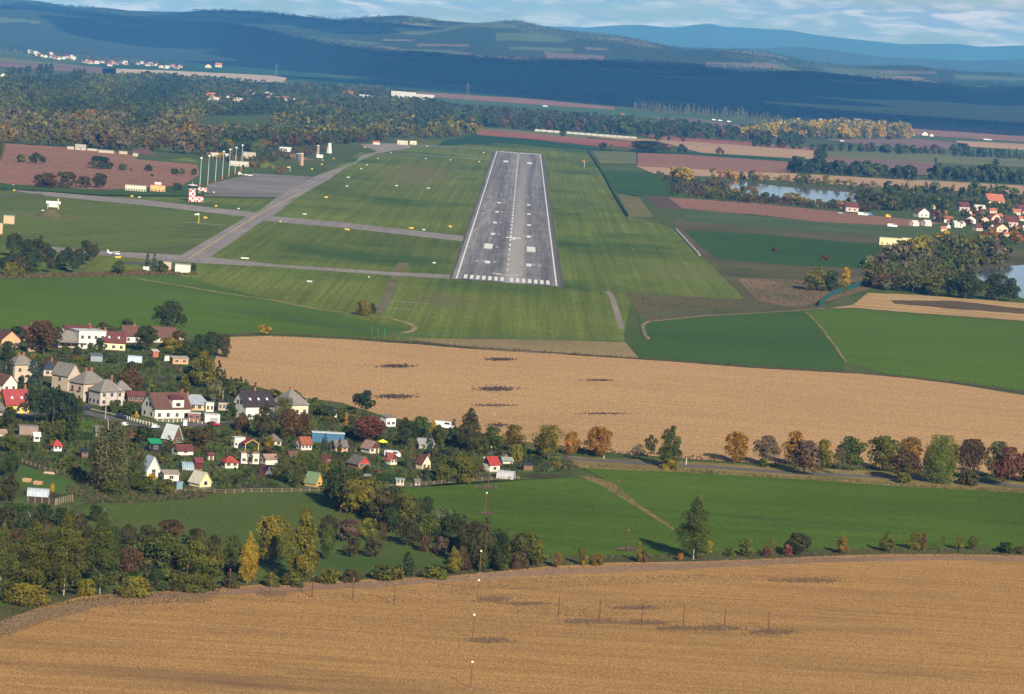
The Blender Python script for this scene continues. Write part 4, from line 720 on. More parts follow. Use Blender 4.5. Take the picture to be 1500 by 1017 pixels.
for k in range(26):                          # pine grove at the left
    x = rg.uniform(2, 140); y = 374+rg.uniform(0, 27)+(140-x)*.02; h = rg.uniform(26, 36)*(1 if x < 60 else .82)
    T(x-h*.36, x+h*.36, y-h, y, 'pine' if k % 4 else 'spruce', rg.choice(['dp', 'dk', 'dp', 'db']), 'dark pine of the grove beside the lower taxiway', 'pines of the grove at the left')
# ---------------- belts: single trees along a line
def belt(pts, n, h, cols, shapes, lab, grp, spread=2.0, ws=1.0, q=.1):
    pts = np.array(pts, float); seg = np.hypot(*np.diff(pts, axis=0).T); cum = np.concatenate([[0], np.cumsum(seg)])
    for k in range(n):
        s = (k+rg.uniform(.1, .9))/n*cum[-1]; x = np.interp(s, cum, pts[:, 0]); y = np.interp(s, cum, pts[:, 1])+rg.uniform(-spread, spread)*.5
        hh = rg.uniform(*h); sh = rg.choice(shapes); w = hh*{'poplar': .5, 'column': .32, 'spruce': .55}.get(sh, rg.uniform(.8, 1.15))*ws
        T(x-w/2, x+w/2, y-hh, y, sh, rg.choice(cols), lab, grp, q, 'forest_tree' if sh in ('round', 'wide') else None)
DKS = ['dk', 'dk', 'db', 'dk', 'gr', 'dp']; MIX = ['dk', 'ol', 'db', 'br', 'og2', 'yo', 'gr']
belt([(0, 208), (60, 213), (100, 214)], 9, (14, 26), ['bs', 'og2', 'ol', 'bs', 'yo'], ['bare', 'round'], 'autumn tree at the front edge of the wood behind the ploughed field', 'front trees of the left wood')
belt([(100, 214), (200, 222), (300, 226)], 20, (18, 30), ['bs', 'bs', 'og2', 'ol', 'br'], ['bare', 'round', 'poplar'], 'tall thin autumn tree of the left wood above the bunkers', 'front trees of the left wood')
belt([(140, 216), (222, 221)], 10, (12, 19), ['dp'], ['spruce'], 'dark spruce at the foot of the left wood', 'spruces of the left wood')
belt([(280, 226), (360, 228), (400, 222)], 12, (12, 24), MIX, ['round', 'bare'], 'autumn tree behind the floodlight masts', 'trees behind the masts')
belt([(400, 216), (460, 214), (520, 210), (560, 206)], 18, (12, 22), ['dk', 'dk', 'db', 'br', 'gr'], ['round'], 'dark tree of the wood beyond the far apron', 'wood beyond the far apron')
belt([(590, 202), (640, 203), (695, 197)], 16, (14, 26), ['ol', 'wi', 'ol', 'yo'], ['round', 'poplar'], 'olive green tree at the right end of the far wood', 'olive trees at the wood end')
belt([(640, 186), (760, 190), (880, 196), (1000, 203), (1080, 207), (1180, 214)], 48, (13, 22), DKS+['br'], ['round'], 'dark tree of the long belt beyond the runway', 'trees of the belt beyond the runway')
belt([(1100, 215), (1200, 221), (1300, 226), (1400, 228)], 26, (10, 17), DKS+['rb'], ['round'], 'dark tree in the belt below the yellow wood', 'trees below the yellow wood')
belt([(1395, 229), (1440, 231), (1510, 236)], 16, (12, 17), ['dp', 'dk'], ['round', 'spruce'], 'deep green tree of the dark plantation at the right edge', 'dark plantation at the right')
belt([(1156, 252), (1230, 256), (1300, 262), (1345, 266)], 26, (14, 24), DKS, ['round'], 'dark tree of the belt beyond the lake', 'trees beyond the lake')
belt([(1360, 262), (1420, 266), (1510, 270)], 22, (16, 27), DKS, ['round'], 'large dark tree of the belt at the right edge beyond the lake', 'trees beyond the lake')
belt([(1085, 204), (1150, 203), (1250, 204), (1334, 205)], 40, (16, 24), ['ye', 'yo', 'yo', 'ye', 'ol'], ['round', 'poplar'], 'yellow leaved tree of the long yellow wood', 'trees of the yellow wood', 3)
belt([(926, 162), (1000, 168), (1080, 174), (1145, 182)], 50, (10, 17), ['yo', 'ol', 'bs', 'yo'], ['poplar'], 'slender poplar in the long far row', 'far row of slender poplars', 2, .6, .06)
belt([(958, 258), (984, 268), (1020, 282), (1060, 292)], 16, (9, 15), ['ol', 'dk', 'ol', 'db'], ['round', 'bush'], 'olive bushy tree on the near bank of the lake', 'trees on the near lake bank', 4)
belt([(982, 262), (1010, 266)], 6, (14, 20), ['ye', 'ye', 'yo'], ['round'], 'yellow tree at the left end of the lake', 'yellow trees at the lake', 3)
belt([(1030, 272), (1090, 288), (1150, 296), (1200, 304), (1260, 304)], 26, (9, 17), ['ol', 'dk', 'yo', 'og2', 'db', 'wi'], ['round', 'bush'], 'mixed green tree on the near bank of the lake', 'trees on the near lake bank', 5)
belt([(1040, 262), (1120, 266), (1200, 272), (1262, 278), (1300, 284)], 30, (9, 17), ['yo', 'ye', 'ol', 'wi', 'bs', 'og'], ['round', 'linden', 'bare'], 'autumn tree on the far bank of the lake', 'trees on the far lake bank', 4)
belt([(1255, 300), (1300, 306), (1330, 312)], 16, (16, 26), ['dk', 'gr', 'db', 'ol'], ['round'], 'dark green tree between the lake and the far village', 'trees by the far village', 8)
belt([(1300, 286), (1380, 290), (1440, 290), (1500, 300)], 26, (14, 24), ['ol', 'dk', 'wi', 'gr'], ['round', 'poplar'], 'olive tree behind the far village', 'trees by the far village', 5)
belt([(1290, 392), (1340, 380), (1400, 372), (1470, 384)], 34, (16, 34), ['wi', 'ol', 'ol', 'gr', 'yo', 'bs'], ['round', 'bare', 'linden'], 'grey green tree at the back of the thicket by the pond', 'trees of the thicket by the pond', 14)
belt([(1276, 418), (1320, 420), (1370, 426), (1400, 430)], 30, (20, 40), ['ol', 'gr', 'db', 'wi', 'ol', 'br'], ['round', 'linden', 'bare'], 'olive tree at the front of the thicket by the pond', 'trees of the thicket by the pond', 16, q=.25)
belt([(1355, 372), (1392, 366)], 5, (20, 32), ['ye', 'yo'], ['round', 'linden'], 'yellow tree beside the long cream building', 'yellow trees by the cream building', 6)
belt([(1440, 350), (1500, 356)], 7, (10, 20), ['rd', 'og', 'rb', 'br'], ['round'], 'red autumn tree at the edge of the far village', 'red trees by the far village', 6)
belt([(1360, 322), (1440, 330), (1500, 345)], 20, (8, 15), ['dk', 'br', 'gr', 'rb'], ['round', 'bush'], 'small tree between the roofs of the far village', 'garden trees of the far village', 16)
belt([(300, 228), (360, 246), (420, 252)], 14, (5, 11), ['br', 'ye', 'og2', 'dk'], ['bush', 'round'], 'small autumn shrub round the bunkers by the apron', 'shrubs round the bunkers', 8)
belt([(380, 236), (440, 228), (480, 222)], 12, (5, 9), ['br', 'db', 'pu'], ['bush'], 'brown shrub on the bank beyond the apron', 'shrubs on the far bank', 6)
belt([(150, 252), (300, 258)], 5, (3, 5), ['br', 'dk'], ['bush'], 'tiny bush on the reddish ploughed field', 'bushes on the ploughed field', 8)
belt([(10, 112), (48, 108)], 5, (10, 13), ['dk'], ['round'], 'dark tree left of the poplar clump by the long field', 'trees by the long field', 2); belt([(56, 112), (76, 110)], 5, (16, 19), ['dk'], ['poplar'], 'dark poplar of the clump above the left wood', 'poplar clump', 1); belt([(104, 116), (124, 116)], 4, (14, 18), ['dk'], ['poplar'], 'dark poplar standing in the small row above the left wood', 'small poplar row', 1)
# ---------------- woods and far forests: one mass each
VILL = [(286, 140), (330, 132), (460, 140), (470, 152), (450, 162), (370, 158), (290, 154)]
def mass(name, poly, dx, dy, hpx, cols, seed, nf=26, wr=1.0, terrain=False, mult=1.0):
    """trees filling an outline of the map; spacing and size given in photo pixels at their distance"""
    rng = np.random.default_rng(seed); pa = np.array(poly, float); x0, y0 = pa.min(0); x1, y1 = pa.max(0)
    gx, gy = np.meshgrid(np.arange(x0, x1, dx), np.arange(y0, y1, dy)); pts = np.stack([gx.ravel(), gy.ravel()], -1); pts[:, 0] += ((pts[:, 1]/dy) % 2)*dx*.5
    pts += rng.uniform(-.5, .5, pts.shape)*np.array([dx, dy]); pts = pts[inpoly(pts, poly)]; Vs, Ts = [], []
    protos = []
    for v in range(5):
        V, Fc, T_ = crown('round', 100+v, int(nf*1.7), .115, 9, .1, .26); protos.append((V, T_))
    if name == 'wood': inn = inpoly(pts, VILL); pts = pts[~inn | (rng.uniform(size=len(pts)) < .3)]
    blob = np.sin(pts[:, 0]/23+seed)+np.sin(pts[:, 1]/9+pts[:, 0]/40+seed*2)
    for k, (x, y) in enumerate(pts):
        g = hit(x, y) if terrain else P(x, y)
        if g is None or g[1] < 300: continue
        s = sqrt(g[0]**2+g[1]**2)/F_PX; h = rng.uniform(*hpx)*s; w = h*rng.uniform(.8, 1.2)*wr; V, T_ = protos[k % 5]; a = rng.uniform(0, 6.28); ca, sa = cos(a)*w, sin(a)*w
        Vs.append(np.stack([V[:, 0]*ca-V[:, 1]*sa+g[0], V[:, 0]*sa+V[:, 1]*ca+g[1], V[:, 2]*h+g[2]-(.1*h)], -1))
        ci = int(np.clip((blob[k]+2)/4*len(cols)+rng.normal()*.75, 0, len(cols)-1)); Ts.append(T_*np.array(C[cols[ci]])*rng.uniform(.8, 1.2)*mult)
    if not Vs: return
    V = np.concatenate(Vs); Fc = np.arange(len(V)).reshape(-1, 4)
    o = link(name, mesh(name, V, Fc, foliage(), tint=np.concatenate(Ts)), kind='stuff', color=(1, 1, 1)); return o
mass('wood', [(-120, 112), (0, 122), (120, 118), (230, 116), (330, 124), (370, 132), (410, 148), (470, 150), (600, 153), (640, 155), (690, 168), (640, 172), (560, 176), (420, 168), (300, 172), (200, 178), (60, 172), (-120, 160)], 5, 1.9, (10, 15), ['dp', 'dk', 'dk', 'gr', 'db', 'gr', 'ol'], 1)
mass('wood', [(-120, 160), (60, 172), (200, 178), (300, 173), (276, 188), (300, 196), (400, 194), (400, 206), (300, 214), (200, 212), (100, 206), (0, 200), (-120, 195)], 6, 2.4, (12, 21), ['dk', 'ol', 'bs', 'db', 'yo', 'bs', 'ol', 'og2'], 2)
mass('wood', [(400, 176), (470, 172), (560, 174), (640, 180), (690, 186), (690, 192), (620, 199), (560, 203), (480, 208), (400, 212), (390, 196), (470, 195), (540, 193), (560, 187), (470, 184), (400, 186)], 6, 2.4, (11, 18), ['dk', 'dp', 'yo', 'ol', 'db', 'gr'], 3)
mass('wood', [(600, 160), (700, 166), (800, 172), (900, 178), (980, 184), (1080, 196), (1090, 204), (1000, 200), (880, 193), (760, 187), (660, 182)], 6, 2.2, (11, 16), ['dk', 'dp', 'db', 'dk', 'gr'], 4)
mass('yellow_wood', [(1085, 192), (1150, 184), (1230, 184), (1330, 190), (1334, 202), (1250, 202), (1150, 201), (1085, 200)], 6, 2.4, (11, 15), ['yo', 'ye', 'yo', 'ol'], 5)
mass('wood', [(300, 118), (400, 128), (560, 132), (640, 150), (560, 152), (400, 146), (330, 136)], 6, 1.8, (8, 12), ['dk', 'db', 'ol', 'dk'], 6)
mass('thicket', [(1270, 392), (1310, 374), (1400, 362), (1470, 372), (1476, 388), (1430, 392), (1410, 412), (1396, 432), (1340, 430), (1272, 420)], 8, 5, (10, 22), ['gr', 'ol', 'db', 'wi', 'bs', 'dk'], 7, nf=60)
mass('lake_thicket', [(1000, 268), (1050, 270), (1085, 290), (1150, 299), (1230, 304), (1290, 304), (1290, 312), (1150, 303), (1040, 294), (985, 286), (975, 276)], 7, 3, (7, 12), ['ol', 'dk', 'br', 'db'], 8, nf=40)
mass('thicket', [(1290, 288), (1400, 294), (1500, 304), (1500, 312), (1340, 312), (1270, 305)], 7, 3, (9, 15), ['dk', 'gr', 'ol', 'db'], 9, nf=40)
mass('thicket', [(280, 226), (400, 220), (470, 216), (480, 224), (440, 232), (400, 240), (330, 240)], 6, 2.2, (4, 8), ['br', 'db', 'dk', 'og2'], 10)
mass('undergrowth', [(-20, 790), (60, 790), (180, 796), (260, 806), (330, 812), (352, 840), (320, 852), (230, 858), (100, 872), (-20, 884)], 9, 7, (10, 24), ['dk', 'db', 'gr', 'db', 'ol'], 60, nf=70, wr=1.2)
mass('undergrowth', [(474, 716), (500, 700), (560, 730), (620, 764), (700, 786), (790, 806), (790, 828), (690, 834), (650, 800), (590, 778), (540, 764), (490, 744)], 9, 6, (12, 26), ['dk', 'db', 'gr', 'ol', 'dk'], 61, nf=80, wr=1.2)
# far, in the plain
for i, poly in enumerate([[(540, 86), (620, 95), (760, 116), (760, 124), (900, 140), (900, 150), (760, 140), (640, 123), (560, 100), (530, 92)],
                          [(760, 100), (900, 108), (1100, 118), (1300, 132), (1500, 144), (1660, 152), (1660, 160), (1500, 156), (1400, 150), (1200, 138), (1100, 126), (980, 122), (900, 128), (760, 122)],
                          [(912, 130), (1000, 126), (1100, 140), (1104, 148), (1000, 148), (940, 142)], [(1385, 148), (1450, 150), (1462, 164), (1420, 170), (1392, 158)], [(760, 128), (840, 136), (930, 148), (930, 158), (820, 148), (760, 140)],
                          [(1100, 160), (1200, 166), (1300, 170), (1420, 178), (1500, 182), (1600, 188), (1600, 192), (1500, 188), (1340, 180), (1200, 174), (1090, 168)], [(1160, 142), (1190, 146), (1180, 149), (1158, 146)],
                          [(-120, 24), (0, 34), (120, 48), (220, 60), (360, 76), (540, 84), (540, 90), (360, 82), (200, 66), (100, 54), (0, 42), (-120, 34)], [(-120, 36), (60, 50), (60, 58), (-120, 46)], [(140, 56), (200, 62), (210, 66), (140, 62)]]):
    mass('far_wood', poly, 5, 1.1, (3.5, 5.5), ['dp', 'dk', 'db', 'dk'], 20+i, 14, 1.5)
mass('village_trees', [(0, 62), (40, 68), (110, 78), (200, 90), (280, 98), (276, 104), (190, 102), (110, 92), (30, 82), (0, 74)], 10, 3.4, (4, 7), ['dk', 'db', 'ol'], 70, 24, 1.2)
mass('village_trees', [(1370, 296), (1440, 290), (1510, 300), (1510, 345), (1450, 340), (1372, 326)], 14, 6, (8, 14), ['dk', 'gr', 'ol', 'db', 'rb'], 71, 50, 1.0)
# ridge forests
for i, poly in enumerate([[(-150, 4), (60, 16), (200, 30), (330, 42), (470, 66), (560, 82), (700, 92), (700, 84), (560, 72), (440, 52), (330, 38), (200, 26), (60, 12), (-150, 0)], [(450, 22), (590, 27), (650, 34), (660, 36), (560, 38), (450, 34)], [(728, 32), (760, 31), (800, 41), (900, 56), (1000, 72), (1120, 76), (1200, 94), (1320, 100), (1500, 112), (1500, 116), (1320, 106), (1200, 100), (1000, 84), (860, 66), (770, 46)],
                          [(560, 80), (800, 86), (1000, 92), (1250, 112), (1500, 126), (1500, 132), (1250, 120), (1000, 104), (760, 98), (600, 92)], [(270, 14), (400, 18), (450, 26), (400, 28), (300, 20)], [(0, 2), (150, 13), (200, 21), (100, 14), (0, 8)]]):
    mass('ridge_forest', poly, 4, 1.2, (2.4, 4.2), ['dp', 'dk', 'db'], 40+i, 10, 1.8, True)
# ---------------- weeds in tufts
def tufts(name, polys, n, size, cols, seed, up=.8):
    rng = np.random.default_rng(seed); Vs, Ts = [], []
    for poly in (polys if isinstance(polys[0][0], (list, tuple)) else [polys]):
        pa = np.array(poly, float); a, b = pa.min(0), pa.max(0); pts = (rng.normal(size=(n, 2))*(b-a)*np.array([.26, .22])+(a+b)/2) if len(poly) == 6 and (b-a)[0] < 110 else rng.uniform(a, b, (n*3, 2)); pts = pts if len(pts) == n else pts[inpoly(pts, poly)][:n]
        for x, y in pts:
            if name.startswith('garden') and (any(x > a_-3 and x < b_+3 and y > c_+(d_-c_)*.5 and y < d_+4 for a_, b_, c_, d_ in NOTREE) or instreet(x, y)): continue
            g = P(x, y); s = size*rng.uniform(.4, 1.3); c = np.array(cols[rng.integers(len(cols))])*rng.uniform(.7, 1.3)
            th = rng.uniform(0, pi, 3)
            for t_ in th:
                dx, dy = cos(t_)*s*.5, sin(t_)*s*.5; Vs += [g+(-dx, -dy, .2), g+(dx, dy, .2), g+(dx*.5, dy*.5, .25+s*up), g+(-dx*.6, -dy*.6, .2+s*up*rng.uniform(.6, 1))]; Ts += [c]*4
    V = np.array(Vs); link(name, mesh(name, V, np.arange(len(V)).reshape(-1, 4), foliage(), tint=np.array(Ts)), kind='stuff', color=(1, 1, 1))
def blobp(x0, x1, y, h): return [(x0, y), (x0+(x1-x0)*.25, y-h*.5), (x0+(x1-x0)*.6, y-h*.5), (x1, y+h*.1), (x0+(x1-x0)*.7, y+h*.5), (x0+(x1-x0)*.2, y+h*.3)]
BRW = [(.085, .055, .045), (.12, .085, .06), (.06, .045, .04)]
tufts('weeds', [blobp(556, 607, 537.5, 5), blobp(554, 606, 582, 6), blobp(702, 752, 571, 6), blobp(714, 750, 527.5, 4)], 420, .5, BRW, 1)
tufts('weeds', [blobp(692, 752, 595, 3.5), blobp(856, 896, 558, 3), blobp(848, 918, 607, 3), blobp(714, 744, 624, 6)], 200, .38, BRW, 2)
tufts('weed_strip', [(200, 872), (300, 866), (480, 854), (640, 847), (800, 832), (1000, 825), (1200, 816), (1400, 813), (1540, 817), (1540, 823), (1400, 818), (1200, 822), (1000, 832), (800, 841), (640, 852), (450, 862), (200, 878)], 11000, .28, [(.24, .15, .105), (.20, .125, .085), (.30, .20, .13)], 3)
tufts('weed_strip', [(-20, 918), (60, 892), (140, 876), (200, 872), (320, 870), (310, 884), (150, 890), (70, 912), (-20, 945)], 7000, .28, [(.20, .13, .07), (.12, .08, .05), (.22, .16, .08)], 4)
tufts('weed_patch', [blobp(700, 745, 880, 9), blobp(825, 905, 912, 8), blobp(900, 980, 914, 8), blobp(965, 1020, 922, 7), blobp(1020, 1080, 922, 9), blobp(1094, 1168, 928, 9), blobp(380, 420, 872, 8), blobp(690, 745, 940, 8), blobp(1130, 1230, 852, 8), blobp(900, 960, 892, 6), blobp(740, 800, 886, 5)], 900, .30, [(.22, .13, .085), (.17, .105, .07), (.19, .15, .07)], 5)
tufts('weedy_streak', [(640, 858), (800, 848), (1000, 843), (1230, 846), (1225, 853), (1000, 854), (800, 864), (640, 870)], 2600, .26, [(.22, .135, .085), (.26, .16, .09), (.18, .13, .06)], 15)
tufts('weedy_streak', [(60, 900), (300, 878), (520, 872), (700, 866), (820, 878), (640, 884), (430, 884), (250, 896), (90, 918)], 2600, .26, [(.24, .15, .085), (.19, .13, .07), (.28, .18, .10)], 16)
tufts('weedy_streak', [(740, 890), (900, 880), (1080, 884), (960, 900), (860, 908), (760, 906)], 1200, .26, [(.20, .16, .07), (.22, .14, .085)], 17)
tufts('rough_grass', [(848, 696), (872, 699), (900, 708), (932, 737), (992, 777), (988, 779), (930, 742), (880, 712)], 1500, .34, [(.18, .15, .07), (.12, .12, .04), (.16, .11, .06)], 6)
tufts('rough_grass', [(60, 886), (300, 860), (480, 846), (640, 836), (700, 828), (800, 818), (1000, 814), (1300, 804), (1500, 806), (1500, 813), (1300, 811), (1100, 818), (900, 822), (700, 838), (480, 850), (300, 862), (60, 892)], 8500, .42, [(.09, .10, .03), (.14, .13, .05), (.06, .08, .025)], 7)
tufts('verge_grass', [(828, 680), (1000, 688), (1170, 699), (1340, 711), (1500, 718), (1500, 722), (1340, 715), (1170, 703), (1000, 693), (850, 686)], 4200, .45, [(.26, .19, .07), (.15, .13, .045), (.12, .08, .05)], 8)
tufts('field_margin', [(325, 489), (500, 492), (700, 508), (930, 523), (1100, 536), (1240, 543), (1400, 558), (1520, 576), (1520, 580), (1400, 562), (1240, 547), (1100, 539), (930, 527), (700, 512), (500, 497), (325, 493)], 4200, .6, [(.085, .06, .05), (.12, .09, .06), (.08, .08, .04)], 9)
tufts('field_margin', [(700, 634), (780, 650), (900, 660), (1060, 672), (1180, 678), (1300, 684), (1500, 698), (1500, 704), (1300, 690), (1100, 679), (900, 668), (780, 660)], 3000, .6, [(.16, .10, .06), (.12, .09, .05), (.08, .09, .035)], 10)
tufts('kitchen_garden', [(150, 722), (200, 716), (300, 722), (300, 730), (210, 738), (140, 738), (96, 722), (100, 712)], 2200, .7, [(.045, .07, .02), (.13, .09, .05), (.07, .08, .025)], 12)
tufts('scrub_plants', [(1090, 412), (1270, 406), (1300, 416), (1218, 440), (1160, 450), (1000, 460), (940, 448), (940, 436), (1080, 440)], 1800, .6, [(.16, .11, .06), (.08, .07, .03), (.09, .10, .035)], 13)
tufts('taxiway_bank', [(0, 404), (60, 402), (150, 400), (200, 396), (286, 398), (290, 403), (200, 405), (100, 407), (0, 409)], 1400, 1.0, [(.15, .10, .05), (.11, .08, .04)], 14)
# ================================================= BUILDINGS
WH = (.70, .66, .58); CRM = (.62, .54, .38); TANW = (.50, .40, .30); PNK = (.50, .40, .36); YEL = (.72, .56, .20); GRYW = (.46, .42, .38); ORW = (.58, .34, .18); BRW_ = (.14, .07, .04); OLDW = (.40, .34, .26)
RRD = (.22, .045, .035); RBR = (.115, .055, .040); RGY = (.20, .185, .165); RDK = (.035, .024, .028); RBL = (.26, .29, .34); RLT = (.50, .52, .53); ROR = (.26, .085, .05); RMA = (.12, .036, .034); RGN = (.06, .13, .06); RNV = (.03, .035, .05); RPK = (.30, .19, .15); RMG = (.14, .12, .115)
LAND = []                                    # landmarks for the labels of trees: (x, y, words)
def win(parent, m0, face, u, z, w, h, L, Wd, frame=True):
    """window on the front ('f': y = -W/2) or on the end ('l': x = -L/2); u measured from the near corner"""
    f = MB(); g = MB(); d = .05
    if face == 'f':
        x = -L/2+u; y = -Wd/2
        f.box(x-w/2-.07, x+w/2+.07, y-d, y+.01, z-.07, z+h+.07); g.box(x-w/2, x-.03, y-d-.015, y-.01, z, z+h); g.box(x+.03, x+w/2, y-d-.015, y-.01, z, z+h)
    else:
        y = -Wd/2+u; x = -L/2
        f.box(x-d, x+.01, y-w/2-.07, y+w/2+.07, z-.07, z+h+.07); g.box(x-d-.015, x-.01, y-w/2, y-.03, z, z+h); g.box(x-d-.015, x-.01, y+.03, y+w/2, z, z+h)
    o = f.build('window', paint((.55, .50, .42), .6), parent); g.build('pane', glass_mat(), o)
def door(parent, face, u, w, h, L, Wd, col=(.16, .08, .045), name='door'):
    f = MB()
    if face == 'f': f.box(-L/2+u-w/2, -L/2+u+w/2, -Wd/2-.06, -Wd/2+.02, .05, h)
    else: f.box(-L/2-.06, -L/2+.02, -Wd/2+u-w/2, -Wd/2+u+w/2, .05, h)
    return f.build(name, paint(col, .6), parent)
def roof_mesh(typ, L, Wd, wh, rh, ov, th=.16):
    m = MB(); a, b = L/2+ov, Wd/2+ov; e = wh-ov*rh/(Wd/2) if typ in 'xh' else wh-ov*rh/(L/2)
    e = max(e, wh-.45); T_ = wh+rh
    def slab(q):                              # a thick roof plane
        q = [np.array(p, float) for p in q]; n = np.cross(q[1]-q[0], q[2]-q[0]); n /= np.linalg.norm(n); n = n if n[2] > 0 else -n; k = len(q)
        f = [tuple(range(k)), tuple(range(2*k-1, k-1, -1))]+[(i, i+k, (i+1) % k+k, (i+1) % k) for i in range(k)]
        m.add([p+n*th for p in q]+[p+n*.01 for p in q], f)
    if typ == 'x': slab([(-a, -b, e), (a, -b, e), (a, 0, T_), (-a, 0, T_)]); slab([(a, b, e), (-a, b, e), (-a, 0, T_), (a, 0, T_)])
    elif typ == 'y': slab([(-a, b, e), (-a, -b, e), (0, -b, T_), (0, b, T_)]); slab([(a, -b, e), (a, b, e), (0, b, T_), (0, -b, T_)])
    elif typ == 'h':
        r = max(a-b, .15) if a > b else .15
        slab([(-a, -b, e), (a, -b, e), (r, 0, T_), (-r, 0, T_)]); slab([(a, b, e), (-a, b, e), (-r, 0, T_), (r, 0, T_)]); slab([(-a, b, e), (-a, -b, e), (-r, 0, T_)]); slab([(a, -b, e), (a, b, e), (r, 0, T_)])
    elif typ == 's': slab([(-a, -b, wh-.05), (a, -b, wh-.05), (a, b, wh+rh), (-a, b, wh+rh)])
    else: m.box(-a, a, -b, b, wh, wh+.22)
    return m
def wall_mesh(typ, L, Wd, wh, rh):
    m = MB(); a, b = L/2, Wd/2
    if typ == 'x':
        m.add([(-a,-b,0),(a,-b,0),(a,b,0),(-a,b,0),(-a,-b,wh),(a,-b,wh),(a,b,wh),(-a,b,wh),(-a,0,wh+rh-.04),(a,0,wh+rh-.04)], [(0,1,5,4),(2,3,7,6),(3,0,4,8,7),(1,2,6,9,5),(4,5,9,8),(6,7,8,9)])
    elif typ == 'y':
        m.add([(-a,-b,0),(a,-b,0),(a,b,0),(-a,b,0),(-a,-b,wh),(a,-b,wh),(a,b,wh),(-a,b,wh),(0,-b,wh+rh-.04),(0,b,wh+rh-.04)], [(0,1,5,8,4),(2,3,7,9,6),(3,0,4,7),(1,2,6,5),(4,8,9,7),(5,6,9,8)])
    elif typ == 's':
        m.add([(-a,-b,0),(a,-b,0),(a,b,0),(-a,b,0),(-a,-b,wh-.06),(a,-b,wh-.06),(a,b,wh+rh-.06),(-a,b,wh+rh-.06)], [(0,1,5,4),(2,3,7,6),(3,0,4,7),(1,2,6,5),(4,5,6,7)])
    else: m.box(-a, a, -b, b, 0, wh-.02)
    return m
def chimney(parent, x, y, z0, z1, w=.6, col=(.30, .13, .08)):
    m = MB().box(x-w/2, x+w/2, y-w/2, y+w/2, z0, z1).box(x-w/2-.08, x+w/2+.08, y-w/2-.08, y+w/2+.08, z1, z1+.15); m.build('chimney', paint(col, .9), parent)
def house(x0, x1, yt, yb, th, ratio, wf, typ, wall, roof, nf=(0, 0), nl=(0, 0), label='', chim=(), name='house', cat='house', dr=None, sky=0, group=None, ov=.45, tile=True, land=None, win_h=1.3, gable=None, short=''):
    cx = (x0+x1)/2; s = MPP(cx, yb); th = rad(th); wpx = (x1-x0)*s
    L = wpx/(cos(th)+ratio*sin(th)); Wd = ratio*L
    Hh = max((yb-yt)*s-.10*(Wd*.5), 1.6); wh = Hh*wf; rh = Hh-wh if typ != 'f' else 0
    if typ == 'f': wh = Hh-.22
    cxx = x0+(Wd*sin(th))/s; c = P(cxx, yb); ex = np.array([cos(th), sin(th), 0]); ey = np.array([-sin(th), cos(th), 0]); base = c+ex*L/2+ey*Wd/2
    o = empty(name, base, th, label, cat, group); NOTREE.append((x0, x1, yt, yb))
    wl = wall_mesh(typ, L, Wd, wh, rh).build('wall', paint(wall, .85, .07, .5), o)
    rf = roof_mesh(typ, L, Wd, wh, rh, ov if typ != 'f' else .15).build('roof', tiles(roof) if tile else paint(roof, .5, .12, .6), o)
    MB().box(-L/2-.03, L/2+.03, -Wd/2-.03, Wd/2+.03, 0, .45).build('plinth', paint((.25, .21, .17), .9), o) if Hh > 4 else None
    for nm, (nc, nr), span in (('f', nf, L), ('l', nl, Wd)):
        for r in range(nr):
            z = .95+r*((wh-.5)/max(nr, 1)) if r*2.8 < wh+1 else wh*.8
            if nm == 'l' and r == nr-1 and typ == 'x' and nr > 1: z = wh+.1
            for k in range(nc):
                if dr and dr[0] == nm and r == 0 and k == dr[1]: door(o, nm, span*(k+.5)/nc, .95, 2.05, L, Wd); continue
                u = span*(k+.5)/nc
                if nm == 'l' and r == nr-1 and typ == 'x' and nr > 1: u = span*(.5+(k-(nc-1)/2)*.22)
                win(o, None, nm, u, z, min(1.15, span/nc*.55), min(win_h, wh*.45), L, Wd)
    if gable:                                # boards of another colour in the gable facing the viewer
        m = MB()
        if typ == 'x': m.add([(-L/2-.04, -Wd/2, wh), (-L/2-.04, Wd/2, wh), (-L/2-.04, 0, wh+rh-.1)], [(0, 2, 1)])
        else: m.add([(-L/2, -Wd/2-.04, wh), (L/2, -Wd/2-.04, wh), (0, -Wd/2-.04, wh+rh-.1)], [(0, 1, 2)])
        m.build('gable_boards', paint(gable, .8), o)
    for (fx, fy, hh) in chim: 
        zz = wh+rh*(1-abs(fy)*1.6) if typ in 'xh' else wh+rh*.5; chimney(rf, fx*L, fy*Wd, zz-.6, zz+hh)
    for k in range(sky):
        fx = (k+.7)/(sky+.4)-.5; n = Vector((0, -rh, Wd/2)).normalized(); pz = wh+rh*.42; py = -Wd/2*.58
        m = MB().box(-.4, .4, -.5, .5, 0, .08); w_ = m.build('skylight', paint((.5, .55, .6), .25), rf); w_.location = (fx*L, py+n.y*.18, pz+n.z*.18); w_.rotation_euler = (math.atan2(rh, Wd/2), 0, 0)
    if land: LAND.append((cx, yb, land))
    o['_d'] = 0; del o['_d']; return o, L, Wd, wh, rh
H = house
